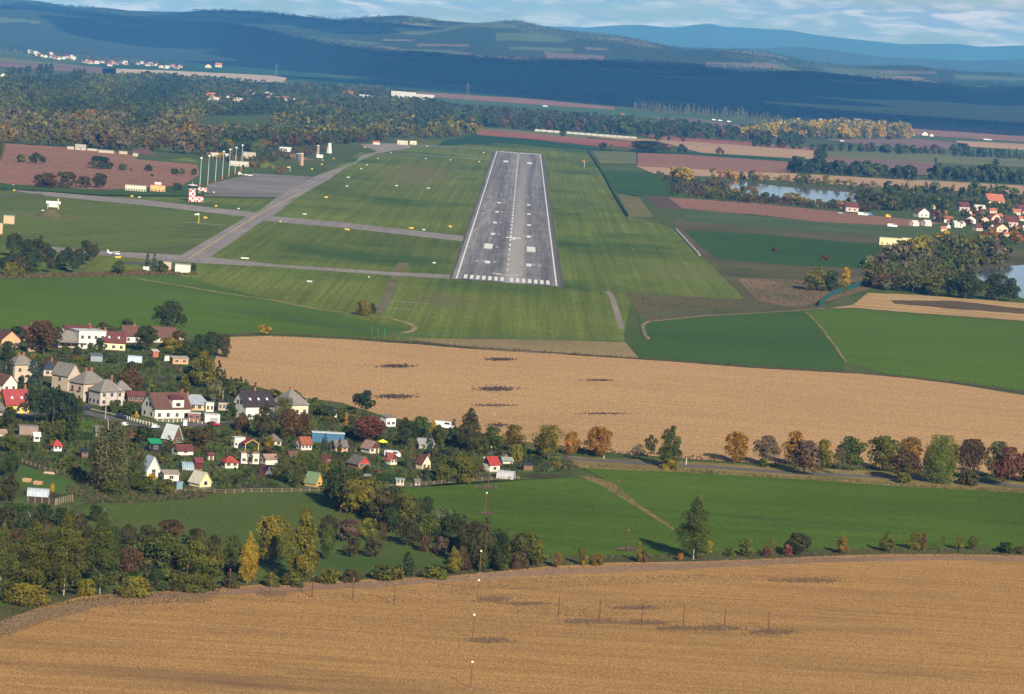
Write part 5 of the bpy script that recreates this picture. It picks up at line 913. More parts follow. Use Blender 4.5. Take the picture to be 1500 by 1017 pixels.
# --- the row at the back of the village
H(-12, 27, 484, 510, 32, .9, .5, 'y', ORW, RBR, (2, 1), (1, 1), 'tan gabled house with a brown roof at the left edge of the back row', [(0, 0, 1)])
H(25, 52, 478, 500, 35, .7, .55, 'x', ORW, RMA, (0, 0), (1, 1), 'dark red roofed house half hidden left of the big brown tree', [(.2, 0, 1)])
H(36, 64, 496, 516, 20, .6, .75, 'x', ORW, RBR, (2, 1), (0, 0), 'low tan shed like house under the big brown tree', name='outbuilding', cat='outbuilding')
H(85, 136, 477, 494, 38, .55, .5, 'x', WH, RMA, (3, 1), (2, 1), 'white gabled house with a long dark red roof behind the flat roofed one', [(.4, 0, 1)], land='the long dark red roof')
o, L, Wd, wh, rh = H(76, 116, 484, 510, 20, .8, .5, 'h', TANW, RGY, (3, 1), (1, 1), 'tan house with a steep grey hipped roof beside the white flat roofed house', land='the steep grey hipped roof')
MB().box(-L/2, L/2+2, -Wd/2-3, -Wd/2-.1, 2.4, 2.6).build('terrace_roof', paint((.05, .06, .09), .6), o)
for u in (-.5, 0, .5): MB().box(u*L-.08, u*L+.08, -Wd/2-2.9, -Wd/2-2.74, 0, 2.4).build('post', paint((.3, .2, .12)), o)
o, L, Wd, wh, rh = H(98, 151, 483, 512, 30, .8, .9, 'f', WH, RLT, (4, 2), (0, 0), 'white two storey house with a pale flat roof', [(.1, .1, 1.3), (.35, -.1, 1.1)], land='the white flat roofed house')
H(146, 182, 485, 513, 8, .7, .47, 'x', (.80, .70, .38), RMA, (3, 1), (0, 0), 'pale yellow house with a red roof and two skylights', [(-.4, 0, 1.4)], sky=2, land='the pale yellow house')
H(170, 215, 477, 503, 33, .55, .45, 'x', WH, RBR, (3, 1), (2, 1), 'white gabled house with a long brown roof left of the pine', [(.0, 0, 1)], land='the white house with the long brown roof')
H(208, 254, 478, 502, 14, .5, .4, 'x', WH, RBR, (2, 1), (0, 0), 'brown roofed wing stretching right behind the pine', name='farm_building', cat='building')
H(248, 268, 484, 498, 10, .6, .55, 'x', OLDW, RMA, (1, 1), (0, 0), 'small dark roofed building at the right end of the back row', name='outbuilding', cat='outbuilding')
# --- second row
H(4, 47, 521, 562, 38, .8, .72, 'h', TANW, RGY, (2, 2), (2, 2), 'beige two storey house with a grey hipped roof between two spruces', [(-.1, .1, 1.4), (.1, 0, 1)], land='the beige hipped house between the spruces')
H(56, 84, 529, 552, 25, .8, .55, 'h', TANW, RNV, (2, 1), (1, 1), 'house with a dark navy hipped roof above a pale eave', [(.1, 0, 1)], land='the navy roofed house')
o, L, Wd, wh, rh = H(72, 114, 533, 575, 52, 1.35, .6, 'y', TANW, RGY, (2, 2), (1, 2), 'beige gabled house with a long grey roof falling to the left', [(0, .2, .9)], land='the beige gabled house')
MB().box(L*.1, L*.45, -Wd/2-1.2, -Wd/2-.05, 2.9, 3.0).build('balcony', paint((.3, .2, .12)), o)
o, L, Wd, wh, rh = H(97, 150, 545, 590, 48, .75, .66, 'h', TANW, RGY, (2, 2), (2, 2), 'two storey beige house with flower balconies at the street', [(-.1, .05, 1.3), (.12, 0, 1.3)], land='the balcony house')
for z in (1.2, 4.1):
    for u in (.28, .72): MB().box(-L/2-.45, -L/2-.06, -Wd/2+u*Wd-.8, -Wd/2+u*Wd+.8, z-.35, z-.05).build('flower_box', paint((.20, .06, .04), .9, .4, 6), o)
o, L, Wd, wh, rh = H(126, 176, 557, 596, 40, .8, .62, 'h', GRYW, RGY, (3, 2), (3, 1), 'grey house with a patchy hipped roof nearest the two parked blue cars', [(.2, 0, 1.4)], land='the grey hipped house')
H(160, 189, 558, 588, 25, .9, .64, 'h', TANW, RGY, (2, 2), (0, 0), 'pale wing with a grey hipped roof and a small balcony', name='house_wing', cat='house')
H(183, 210, 573, 590, 18, .5, .7, 'x', BRW_, RMA, (3, 1), (0, 0), 'low dark brown shed with red posts behind the gardens of the grey house', name='garden_shed', cat='shed')
H(-14, 21, 549, 576, 50, .9, .5, 'y', WH, RBR, (2, 1), (0, 0), 'white gabled house cut by the left edge below the spruce', [])
o, L, Wd, wh, rh = H(-8, 39, 571, 607, 35, .8, .42, 'x', (.78, .50, .10), (.30, .05, .05), (3, 1), (2, 2), 'bright yellow house with a red roof behind the dark pines', [(.45, 0, 1.6)], sky=2, land='the bright yellow house')
H(-12, 6, 590, 610, 30, .8, .5, 'h', PNK, RMG, (1, 1), (0, 0), 'pinkish house corner at the left edge below the yellow house')
# --- the two big white houses and what stands between
o, L, Wd, wh, rh = H(203, 274, 576, 615, 36, .68, .46, 'x', WH, RBR, (4, 1), (2, 2), 'big white house with a brown roof and a red roofed dormer', [(.42, 0, 1)], land='the big white house with the dormer')
d = MB(); x0_, x1_ = -L*.02, L*.30; y0_ = -Wd/2-.06; zt = wh+rh*.62
d.box(x0_, x1_, y0_, -Wd*.12, wh*.3, zt); dm = d.build('dormer', paint(WH, .85, .07, .5), o)
r_ = MB(); r_.add([(x0_-.3, y0_-.4, zt-.05), (x1_+.3, y0_-.4, zt-.05), (x1_+.3, -Wd*.02, zt+1.2), (x0_-.3, -Wd*.02, zt+1.2), (x0_-.3, y0_-.4, zt+.12), (x1_+.3, y0_-.4, zt+.12), (x1_+.3, -Wd*.02, zt+1.35), (x0_-.3, -Wd*.02, zt+1.35)], [(3,2,1,0),(4,5,6,7),(0,1,5,4),(1,2,6,5),(2,3,7,6),(3,0,4,7)]); r_.build('dormer_roof', tiles(RMA), dm)
w_ = MB().box((x0_+x1_)/2-.9, (x0_+x1_)/2+.9, y0_-.05, y0_, wh+.5, wh+1.8).build('window', paint((.5, .45, .4)), dm); MB().box((x0_+x1_)/2-.8, (x0_+x1_)/2+.8, y0_-.07, y0_-.04, wh+.6, wh+1.7).build('pane', glass_mat(), w_)
H(262, 304, 578, 602, 18, .6, .5, 'h', (.52, .38, .2), RBL, (4, 1), (0, 0), 'long ochre house with a blue grey metal roof right of the big white one', [(-.3, .1, 1.2)], tile=False, land='the blue grey metal roof')
H(297, 312, 589, 604, 25, .9, .85, 'f', WH, RLT, (2, 1), (1, 1), 'small white annex with a flat top by the ochre house', name='annex', cat='building')
H(316, 336, 588, 602, 20, .6, .85, 'f', OLDW, RDK, (3, 1), (0, 0), 'brown and white shed right of the white annex', name='garden_shed', cat='shed')
o, L, Wd, wh, rh = H(296, 321, 606, 620, 12, .8, .9, 'f', WH, RLT, (0, 0), (0, 0), 'white flat garage with a grey door behind the red car', name='garage', cat='garage', land='the white garage')
door(o, 'f', L*.62, 2.6, 2.0, L, Wd, (.30, .31, .33), 'garage_door')
H(273, 293, 604, 617, 10, .6, .85, 'f', (.24, .07, .05), RLT, (2, 1), (0, 0), 'low red brick shed with a pale roof', name='brick_shed', cat='shed')
o, L, Wd, wh, rh = H(337, 399, 573, 616, 37, .75, .52, 'x', WH, RDK, (4, 1), (2, 2), 'big white house with a nearly black roof and skylights', [(0, 0, 1.2)], sky=3, land='the white house with the black roof')
H(395, 449, 571, 610, 40, .95, .48, 'h', CRM, RGY, (3, 1), (2, 1), 'cream house with a tall grey hipped roof at the stubble field', [(-.02, 0, .8)], land='the cream hipped house')
# --- allotment huts
def shed(*a, **k):
    k.setdefault('name', 'garden_hut'); k.setdefault('cat', 'hut'); k.setdefault('ov', .3); k.setdefault('win_h', .9); x0, x1, yt, yb = a[:4]; m_ = (x1-x0)*.05; a = (x0+m_, x1-m_, yt+(yb-yt)*.10, yb)+a[4:8]+(tuple(v*.86 for v in a[8]),)+a[9:]; return house(*a, **k)
shed(234, 266, 620, 650, 52, 1.2, .25, 'y', (.13, .07, .05), (.58, .62, .64), (1, 1), (0, 0), 'steep roofed cabin with a pale grey roof and dark brown gable', tile=False, land='the pale grey steep roofed cabin')
shed(214, 236, 642, 662, 25, .7, .7, 's', (.022, .02, .022), (.02, .26, .13), (1, 1), (1, 1), 'black hut with a bright green roof', tile=False, land='the black hut with the green roof')
shed(186, 198, 630, 643, 30, .8, .5, 'x', ORW, (.28, .07, .04), (0, 0), (0, 0), 'little shed with an orange red roof behind the birch', name='garden_hut')
shed(248, 283, 650, 668, 35, .7, .5, 'x', WH, RMA, (1, 1), (1, 1), 'low hut with a wide maroon roof below the brown tree', land='the wide maroon roof')
o, L, Wd, wh, rh = shed(202, 234, 665, 702, 35, .9, .38, 'y', WH, (.34, .40, .50), (1, 2), (0, 0), 'steep cabin with a blue grey roof and white gable', tile=False, land='the blue grey steep cabin')
shed(234, 262, 688, 706, 20, .6, .75, 's', WH, (.34, .27, .22), (1, 1), (0, 0), 'white lean-to hut with a brownish flat roof', tile=False, land='the white lean-to hut')
shed(254, 267, 704, 720, 30, .8, .85, 'f', (.20, .34, .36), (.2, .3, .32), (0, 0), (0, 0), 'pale turquoise box beside the white lean-to hut', name='tool_box', cat='box', tile=False)
shed(301, 313, 662, 675, 30, .9, .75, 'x', WH, RMA, (1, 1), (0, 0), 'tiny white hut with a pink door', dr=('f', 0))
shed(320, 349, 667, 687, 30, .8, .58, 'h', (.70, .64, .56), (.30, .05, .035), (2, 1), (2, 1), 'hut with a low brick red hipped roof and white side wall', land='the brick red hipped hut')
shed(273, 309, 689, 716, 48, 1.1, .36, 'y', (.80, .72, .38), (.52, .50, .38), (1, 2), (0, 0), 'cream yellow gabled cabin with a striped pale roof', tile=False, land='the cream yellow gabled cabin')
shed(336, 359, 638, 657, 30, .7, .85, 'f', (.72, .68, .6), (.5, .47, .4), (3, 1), (1, 1), 'white flat roofed hut with dark openings', land='the white flat roofed hut')
o = empty('pavilion', P(366, 660), rad(25), 'open timber pavilion with a dark red roof and pale beams', 'pavilion'); NOTREE.append((352, 380, 644, 662))
for sx in (-1, 1):
    for sy in (-1, 1): MB().box(sx*2.2-.1, sx*2.2+.1, sy*1.6-.1, sy*1.6+.1, 0, 2.3).build('post', paint((.62, .42, .16)), o)
rf = roof_mesh('y', 4.6, 3.4, 2.3, 1.4, .3).build('roof', tiles((.26, .03, .05)), o); MB().beam((-2.4, -1.95, 2.35), (0, -1.95, 3.75), .18).beam((2.4, -1.95, 2.35), (0, -1.95, 3.75), .18).build('verge_board', paint((.70, .47, .17)), o)
shed(347, 380, 660, 680, 15, .6, .9, 'f', WH, RPK, (3, 1), (1, 1), 'white hut under the timber pavilion', land='the timber pavilion')
shed(378, 407, 664, 682, 35, .8, .6, 'x', WH, RPK, (0, 0), (2, 1), 'white hut with a faded pink roof', land='the faded pink roof')
shed(378, 399, 680, 697, 42, 1, .15, 'y', (.80, .78, .74), RMA, (1, 1), (0, 0), 'small steep cabin with a maroon roof edge', tile=False, land='the small maroon steep cabin')
shed(444, 472, 690, 715, 62, 1.1, .32, 'y', (.78, .46, .06), (.16, .22, .12), (1, 1), (0, 0), 'yellow wooden cabin with a steep green roof at the meadow', tile=False, land='the yellow cabin')
shed(385, 412, 634, 656, 35, .9, .55, 'h', (.62, .56, .46), RMG, (2, 1), (1, 1), 'cream hut with a grey brown hipped roof', dr=('f', 0), land='the grey brown hipped hut')
shed(431, 457, 638, 661, 35, .9, .52, 'x', (.72, .68, .66), (.27, .075, .04), (3, 1), (2, 1), 'white hut with an orange red gabled roof', land='the orange red gabled hut')
shed(452, 506, 630, 648, 8, .3, .9, 'f', (.06, .16, .28), (.55, .58, .6), (0, 0), (0, 0), 'long blue container with a white rim behind the brown tree', name='container', cat='container', tile=False, land='the blue container')
shed(481, 510, 643, 663, 32, .8, .5, 'x', ORW, RMG, (2, 1), (1, 1), 'hut with a grey brown roof and cream window right of the blue spruce')
shed(526, 556, 644, 666, 42, 1.2, .45, 'y', (.70, .66, .54), RPK, (2, 1), (0, 0), 'hut with a faded pinkish roof and dark brown gable', dr=('f', 1), gable=(.10, .035, .03), land='the pinkish roofed hut')
shed(561, 582, 662, 682, 45, 1.1, .48, 'y', (.78, .74, .55), (.36, .10, .06), (2, 1), (0, 0), 'small cream hut with an orange roof and brown porch', gable=(.10, .04, .03))
shed(466, 487, 665, 680, 45, 1, .2, 'y', (.12, .04, .03), (.14, .045, .04), (1, 1), (0, 0), 'low dark brown tent shaped hut')
shed(506, 543, 666, 688, 42, 1.1, .42, 'y', (.30, .13, .06), RMG, (2, 1), (0, 0), 'brown hut with a grey roof and red roof edge', gable=(.42, .05, .04), land='the red edged hut')
shed(607, 631, 664, 690, 42, 1, .52, 'y', (.78, .70, .48), (.13, .05, .045), (2, 1), (0, 0), 'cream hut with a dark brown gabled roof and brick chimney', [(.42, -.2, 1.3)], dr=('f', 0), land='the cream hut with the brick chimney')
shed(608, 637, 642, 658, 12, .9, .55, 's', OLDW, (.36, .35, .32), (2, 1), (0, 0), 'hut with a pale grey metal roof behind the blue spruce', tile=False)
shed(555, 580, 607, 626, 40, .8, .85, 's', (.76, .76, .74), (.22, .18, .15), (2, 1), (1, 1), 'white hut with blue trim at the edge of the stubble', tile=False, land='the white hut at the stubble edge')
shed(704, 733, 667, 693, 42, .9, .55, 'x', WH, (.33, .035, .035), (1, 1), (0, 0), 'white hut with a bright red roof at the green field', gable=(.05, .03, .03), land='the bright red roofed hut')
shed(731, 752, 669, 680, 20, .8, .5, 'x', WH, (.22, .27, .24), (2, 1), (0, 0), 'low shed with a grey green roof behind the greenhouse', tile=False); shed(733, 746, 664, 674, 30, .8, .5, 'y', (.42, .14, .06), RMG, (0, 0), (0, 0), 'orange brown gable behind the grey green roofed shed')
shed(763, 781, 677, 690, 15, .8, .8, 's', (.20, .12, .07), (.04, .035, .035), (0, 0), (0, 0), 'dark open fronted shed at the right end of the gardens', dr=None, tile=False, land='the dark open shed')
shed(604, 616, 701, 712, 25, 1, .6, 'x', (.75, .75, .78), RMG, (0, 0), (0, 0), 'tiny white hutch at the lower fence', name='hutch', cat='hutch')
shed(532, 546, 695, 704, 15, .8, .8, 's', (.25, .2, .15), (.30, .28, .30), (0, 0), (0, 0), 'low open shed with a grey roof beside the clipped hedge', tile=False)
shed(72, 90, 643, 662, 32, .9, .58, 'h', (.74, .74, .76), (.36, .05, .04), (2, 1), (1, 1), 'white playhouse with a bright red roof', name='playhouse', cat='playhouse', land='the white playhouse')
shed(115, 129, 657, 671, 25, .9, .75, 's', (.20, .09, .05), (.025, .03, .04), (1, 1), (0, 0), 'brown shed with a dark roof left of the birch', tile=False)
shed(21, 56, 622, 638, 14, .8, .82, 'f', (.30, .22, .17), (.30, .25, .22), (0, 0), (0, 0), 'garage row with a flat grey brown roof below the pines', name='garage_row', cat='garage', tile=False)
shed(46, 58, 632, 648, 30, .6, .7, 'x', WH, WH, (1, 1), (0, 0), 'white rounded carport by the flat roofed garages', name='carport', cat='carport', tile=False)
shed(-10, 9, 628, 640, 20, .7, .6, 'x', PNK, RPK, (0, 0), (0, 0), 'pinkish shed roof at the left picture edge')
shed(135, 150, 622, 642, 30, .8, .6, 'x', OLDW, RMG, (1, 1), (0, 0), 'old hut of mixed boards behind the top of the birch'); shed(128, 150, 517, 530, 20, .6, .8, 's', (.3, .33, .38), (.12, .14, .17), (0, 0), (1, 1), 'grey shed with a dark sloping roof in the upper gardens', tile=False)
shed(247, 276, 521, 534, 22, .5, .8, 's', ORW, (.36, .34, .30), (2, 1), (0, 0), 'long low shed of orange boards with a pale roof in the upper gardens', tile=False); shed(220, 232, 511, 524, 30, .8, .8, 's', (.42, .16, .07), (.5, .45, .4), (0, 0), (0, 0), 'rusty orange shed under the pine', tile=False)
shed(238, 248, 519, 530, 25, .8, .8, 'f', WH, (.1, .2, .14), (0, 0), (0, 0), 'tiny white shed beside the rusty orange one', tile=False); shed(476, 494, 600, 612, 20, .7, .7, 's', (.66, .66, .66), (.12, .13, .15), (1, 1), (0, 0), 'low white shed with a dark roof at the top of the allotments', tile=False)
shed(282, 296, 668, 690, 30, .6, .7, 'x', (.12, .03, .03), (.15, .03, .035), (0, 0), (0, 0), 'dark red little shed among the bushes left of the tiny white hut'); shed(418, 436, 660, 672, 30, .8, .4, 'x', BRW_, RBR, (0, 0), (0, 0), 'brown roof between the two big thujas and the orange red hut')
shed(578, 592, 700, 712, 12, .7, .9, 's', (.62, .58, .48), (.30, .34, .36), (2, 1), (0, 0), 'glazed cold frame of pale wood', name='cold_frame', cat='cold frame', tile=False)
shed(706, 714, 668, 682, 20, .8, .85, 'f', (.5, .58, .5), (.5, .58, .5), (0, 0), (0, 0), 'pale green cabinet behind the bright red roofed hut', name='outhouse', cat='outhouse', tile=False)
def tunnel(x0, x1, yt, yb, th, label, col=(.40, .45, .52), name='greenhouse'):
    s = MPP((x0+x1)/2, yb); L = (x1-x0)*s*.95; r = (yb-yt)*s*.9; m = MB(); n = 9; v = []; f = []
    for i in range(2):
        for k in range(n+1): a = pi*k/n; v.append(((i-.5)*L, -r*1.05*cos(a), r*sin(a)))
    for k in range(n): f.append((k, k+1, n+2+k, n+1+k))
    f.append(tuple(range(n, -1, -1))); f.append(tuple(range(n+1, 2*n+2))); m.add(v, f)
    p = P((x0+x1)/2, yb); o = empty(name, p, rad(th), label, 'greenhouse'); NOTREE.append((x0, x1, yt, yb)); m.build('cover', paint(col, .25, .15, 1.2), o)
    for i in range(7):
        q = MB(); x = (i/6-.5)*L
        for k in range(n): a, b = pi*k/n, pi*(k+1)/n; q.beam((x, -r*1.07*cos(a), r*1.02*sin(a)), (x, -r*1.07*cos(b), r*1.02*sin(b)), .08)
        q.build('hoop', paint((.6, .62, .65), .4), o)
    LAND.append(((x0+x1)/2, yb, 'the '+label.split(' beside')[0].split(' in ')[0].split(' with')[0]))
tunnel(40, 72, 714, 727, 4, 'grey plastic polytunnel in the lower left garden'); tunnel(187, 208, 520, 531, 5, 'pale blue rounded greenhouse in the upper gardens', (.45, .55, .66)); tunnel(728, 754, 688, 701, -8, 'silvery polytunnel beside the bright red roofed hut', (.42, .42, .44)); tunnel(264, 282, 675, 688, 20, 'blue rounded water tank shelter among the allotments', (.18, .30, .36), 'rounded_shelter')
# --- airfield buildings
def plain(x0, x1, yt, yb, wall, roof, label, nf=(4, 1), typ='f', th=4, ratio=.5, name='building', cat='building', wf=.9, group=None, tile=False):
    wall = tuple(v*.82 for v in wall); roof = tuple(v*.8 for v in roof)
    return house(x0, x1, yt, yb, th, ratio, wf, typ, wall, roof, nf, (0, 0), label, name=name, cat=cat, group=group, tile=tile, ov=.3)
plain(182, 213, 270, 280, (.72, .68, .50), (.5, .47, .38), 'long low cream barrack beside the main taxiway', (8, 1)); plain(219, 241, 270, 281, (.72, .46, .20), (.50, .04, .04), 'yellow orange hut with a red flat roof by the main taxiway', (4, 1))
plain(226, 236, 266, 271, (.74, .7, .66), (.5, .1, .08), 'small white cabin on top of the red flat roof', (0, 0), name='roof_cabin')
plain(255, 278, 386, 400, (.78, .74, .60), (.42, .42, .42), 'white box building with a grey roof beside the lower taxiway', (0, 0), ratio=.8); plain(238, 250, 383, 397, (.60, .48, .34), (.5, .45, .38), 'tan hut half behind a round bush beside the lower taxiway', (1, 1), ratio=.8)
plain(209, 218, 390, 397, (.66, .70, .72), (.6, .6, .6), 'small white cabinet under the two spruces', (0, 0)); plain(4, 20, 315, 328, (.62, .46, .28), (.34, .42, .5), 'tan and pale blue hut near the radar mound', (0, 0), ratio=.8); plain(-8, 3, 326, 343, (.6, .45, .27), (.4, .4, .4), 'tan hut cut by the left edge below the radar mound', (0, 0))
plain(1287, 1320, 347, 359, (.80, .66, .36), (.55, .5, .4), 'left half of the long cream flat building on the right', (4, 1), ratio=.35); plain(1320, 1364, 348, 361, (.80, .66, .36), (.55, .5, .4), 'right half of the long cream flat building on the right', (6, 1), ratio=.3)
plain(546, 556, 206, 212, (.72, .6, .5), (.5, .1, .06), 'white hut with a red stripe at the end of the far taxiway', (0, 0), 'x', wf=.7); plain(581, 597, 205, 212, (.6, .55, .42), (.4, .36, .3), 'tan shelter left of the far taxiway end', (2, 1)); plain(600, 610, 206, 212, (.75, .65, .42), (.5, .45, .35), 'cream hut right of the far shelter', (1, 1))
plain(336, 364, 235, 243, (.62, .58, .50), (.5, .48, .42), 'long white hut before the hangar mound', (5, 1)); plain(307, 334, 223, 230, (.62, .60, .56), (.6, .6, .58), 'white roofed shed behind the floodlight masts', (0, 0)); plain(355, 374, 222, 232, (.5, .44, .36), (.3, .3, .28), 'grey hangar front in the bank behind the masts', (1, 1))
plain(409, 426, 215, 222, (.74, .74, .74), (.7, .7, .7), 'white tent like shed on the bank beyond the apron', (0, 0), 'x', wf=.5); plain(963, 970, 251, 259, (.85, .85, .85), (.8, .8, .8), 'white box at the corner of the dark green field', (0, 0), ratio=1)
for i, (a, b, c_, d_) in enumerate([(98, 108, 214, 219), (127, 142, 217, 221), (143, 166, 219, 224), (174, 186, 221, 226), (194, 202, 224, 229)]):
    plain(a, b, c_, d_, (.50, .43, .34), (.42, .38, .32), 'low concrete wall piece at the foot of the left wood', (0, 0), name='concrete_wall', cat='wall', group='concrete wall pieces below the left wood')
plain(108, 125, 211, 220, (.52, .46, .38), (.46, .42, .36), 'arched concrete aircraft shelter below the left wood', (1, 1), 'x', 10, .8, 'aircraft_shelter', 'shelter', .5)
# earth mounds over the shelters
def mound(x0, x1, yb, hpx, col, label, name='earth_mound'):
    s = MPP((x0+x1)/2, yb); a = (x1-x0)*s/2; h = hpx*s; c = P((x0+x1)/2, yb); V = [(0, 0, h)]; Fc = []; n = 28; rr = random.Random(int(x0))
    for j in range(1, 8):
        t_ = j/7
        for k in range(n): an = 2*pi*k/n; q = a*t_*(1+.06*sin(3*an+j)); V.append((q*cos(an), q*sin(an)*.9, h*(cos(pi*t_)*.5+.5)*(1+rr.uniform(-.05, .05))-.02))
    Fc = [(0, 1+k, 1+(k+1) % n) for k in range(n)]+[(1+(j-1)*n+k, 1+j*n+k, 1+j*n+(k+1) % n, 1+(j-1)*n+(k+1) % n) for j in range(1, 7) for k in range(n)]
    me = mesh(name, V, Fc, col); me.polygons.foreach_set('use_smooth', np.ones(len(Fc), bool)); return link(name, me, None, label, 'mound', None, None, c)
mound(48, 100, 318, 12, field('mound earth', (.07, .08, .03), (.15, .11, .06), fine=(.6, .3, 1)), 'round earth mound that carries the white radar cabin'); mound(178, 238, 226, 10, field('brown bank', (.08, .05, .04), (.13, .08, .06), fine=(.3, .1, 1)), 'brown earth mound at the edge of the left wood')
mound(245, 300, 236, 5, AIR2, 'green earth mound behind the ploughed field'); mound(372, 412, 246, 7, AIR2, 'green hangar mound left of the apron end'); mound(398, 460, 232, 7, SCRUBT, 'brown bank beyond the apron')
# control tower in red and white squares
def checker(name_a, c1=(.62, .05, .04), c2=(.80, .78, .76), sc=.55):
    m, t, b = nodes(name_a, .6); tcn = t.nodes.new('ShaderNodeTexCoord'); ck = t.nodes.new('ShaderNodeTexChecker'); ck.inputs['Scale'].default_value = sc; ck.inputs[1].default_value = (*c1, 1); ck.inputs[2].default_value = (*c2, 1)
    mpn = t.nodes.new('ShaderNodeMapping'); mpn.inputs['Location'].default_value = (.37, .37, .37); t.links.new(tcn.outputs['Object'], mpn.inputs[0]); t.links.new(mpn.outputs[0], ck.inputs[0]); t.links.new(ck.outputs[0], b.inputs['Base Color']); return m
CK = checker('red and white squares'); p = P(280.5, 295); s = MPP(280, 295)
o = empty('control_tower', p, rad(12), 'red and white chequered tower with a glass top beside the apron', 'tower'); MB().box(-2.4, 2.4, -2.4, 2.4, 0, 10).build('shaft', CK, o)
cb = MB().lathe([(3.1, 10), (3.5, 10.2), (3.9, 12.1), (3.9, 12.3)], 8); cb.build('cab', glass_mat(), o); MB().lathe([(4.2, 12.3), (4.2, 12.6), (.5, 13.2)], 8).build('roof', paint((.7, .68, .66)), o); MB().tube((0, 0, 13), (0, 0, 15.5), .15, .06).build('antenna', paint((.6, .6, .6)), o)
MB().lathe([(3.9, 9.7), (3.9, 10)], 8).build('gallery', paint((.5, .5, .5)), o)
o = empty('tower_annex', P(290.5, 295.5), rad(12), 'low chequered building joined to the foot of the tower', 'building'); MB().box(-3.3, 3.4, -2.2, 2.2, 0, 3.9).build('wall', CK, o); MB().box(-3.4, 3.5, -2.3, 2.3, 3.9, 4.1).build('roof', paint((.5, .1, .08)), o)
o = empty('equipment_hut', P(296.5, 281), rad(5), 'low red and white chequered hut behind the tower', 'hut'); MB().box(-3.5, 3.5, -1.8, 1.8, 0, 3).build('wall', CK, o); MB().box(-3.6, 3.6, -1.9, 1.9, 3, 3.2).build('roof', paint((.7, .68, .66)), o)
# radar cabin on the mound
o = empty('radar_cabin', P(76, 316)+np.array([0, 4, 3.2]), rad(5), 'white cabin with a pitched canopy on top of the earth mound', 'cabin'); m = MB()
for x in (-3.6, 3.6):
    for y in (-1.8, 1.8): MB().box(x-.15, x+.15, y-.15, y+.15, 1.0, 4.8).build('leg', paint((.75, .6, .3)), o)
MB().box(-3.0, 3.0, -1.5, 1.5, 2.4, 4.6).build('cabin_body', paint((.70, .70, .66)), o); roof_mesh('x', 9.2, 4, 4.8, 1.4, .2).build('roof', paint((.80, .80, .78), .4), o); MB().box(2.6, 3.4, 1, 1.6, 5, 8.2).build('vent_stack', paint((.7, .45, .2)), o)
# floodlight masts: pale blue with white lamp heads and a red foot
mast = empty('floodlight_mast', P(292.5, 274.7), 0, 'pale blue floodlight mast, nearest of the seven by the apron', 'mast', 'floodlight masts by the apron')
MB().lathe([(.32, 3), (.26, 14), (.18, 24.6)], 8).build('pole', paint((.34, .52, .60), .5), mast); MB().lathe([(.42, 0), (.36, 3)], 8).build('foot', paint((.62, .18, .14), .6), mast)
hd = MB().box(-.9, .9, -.35, .35, 24.2, 25.4).build('lamp_head', paint((.55, .72, .66), .4), mast)
for k, (bx, by) in enumerate([(1140, 265), (1182, 250), (1220, 235), (1256, 220), (1290, 207), (1324, 190)]): dup(mast, loc=P(bx/3.75, 200+by/3.75), label=['pale blue floodlight mast, second from the tower', 'pale blue floodlight mast, third from the tower', 'pale blue floodlight mast in the middle of the row of seven', 'pale blue floodlight mast, third from the far end of the row', 'pale blue floodlight mast, last but one towards the jet', 'pale blue floodlight mast, farthest one beside the jet'][k])
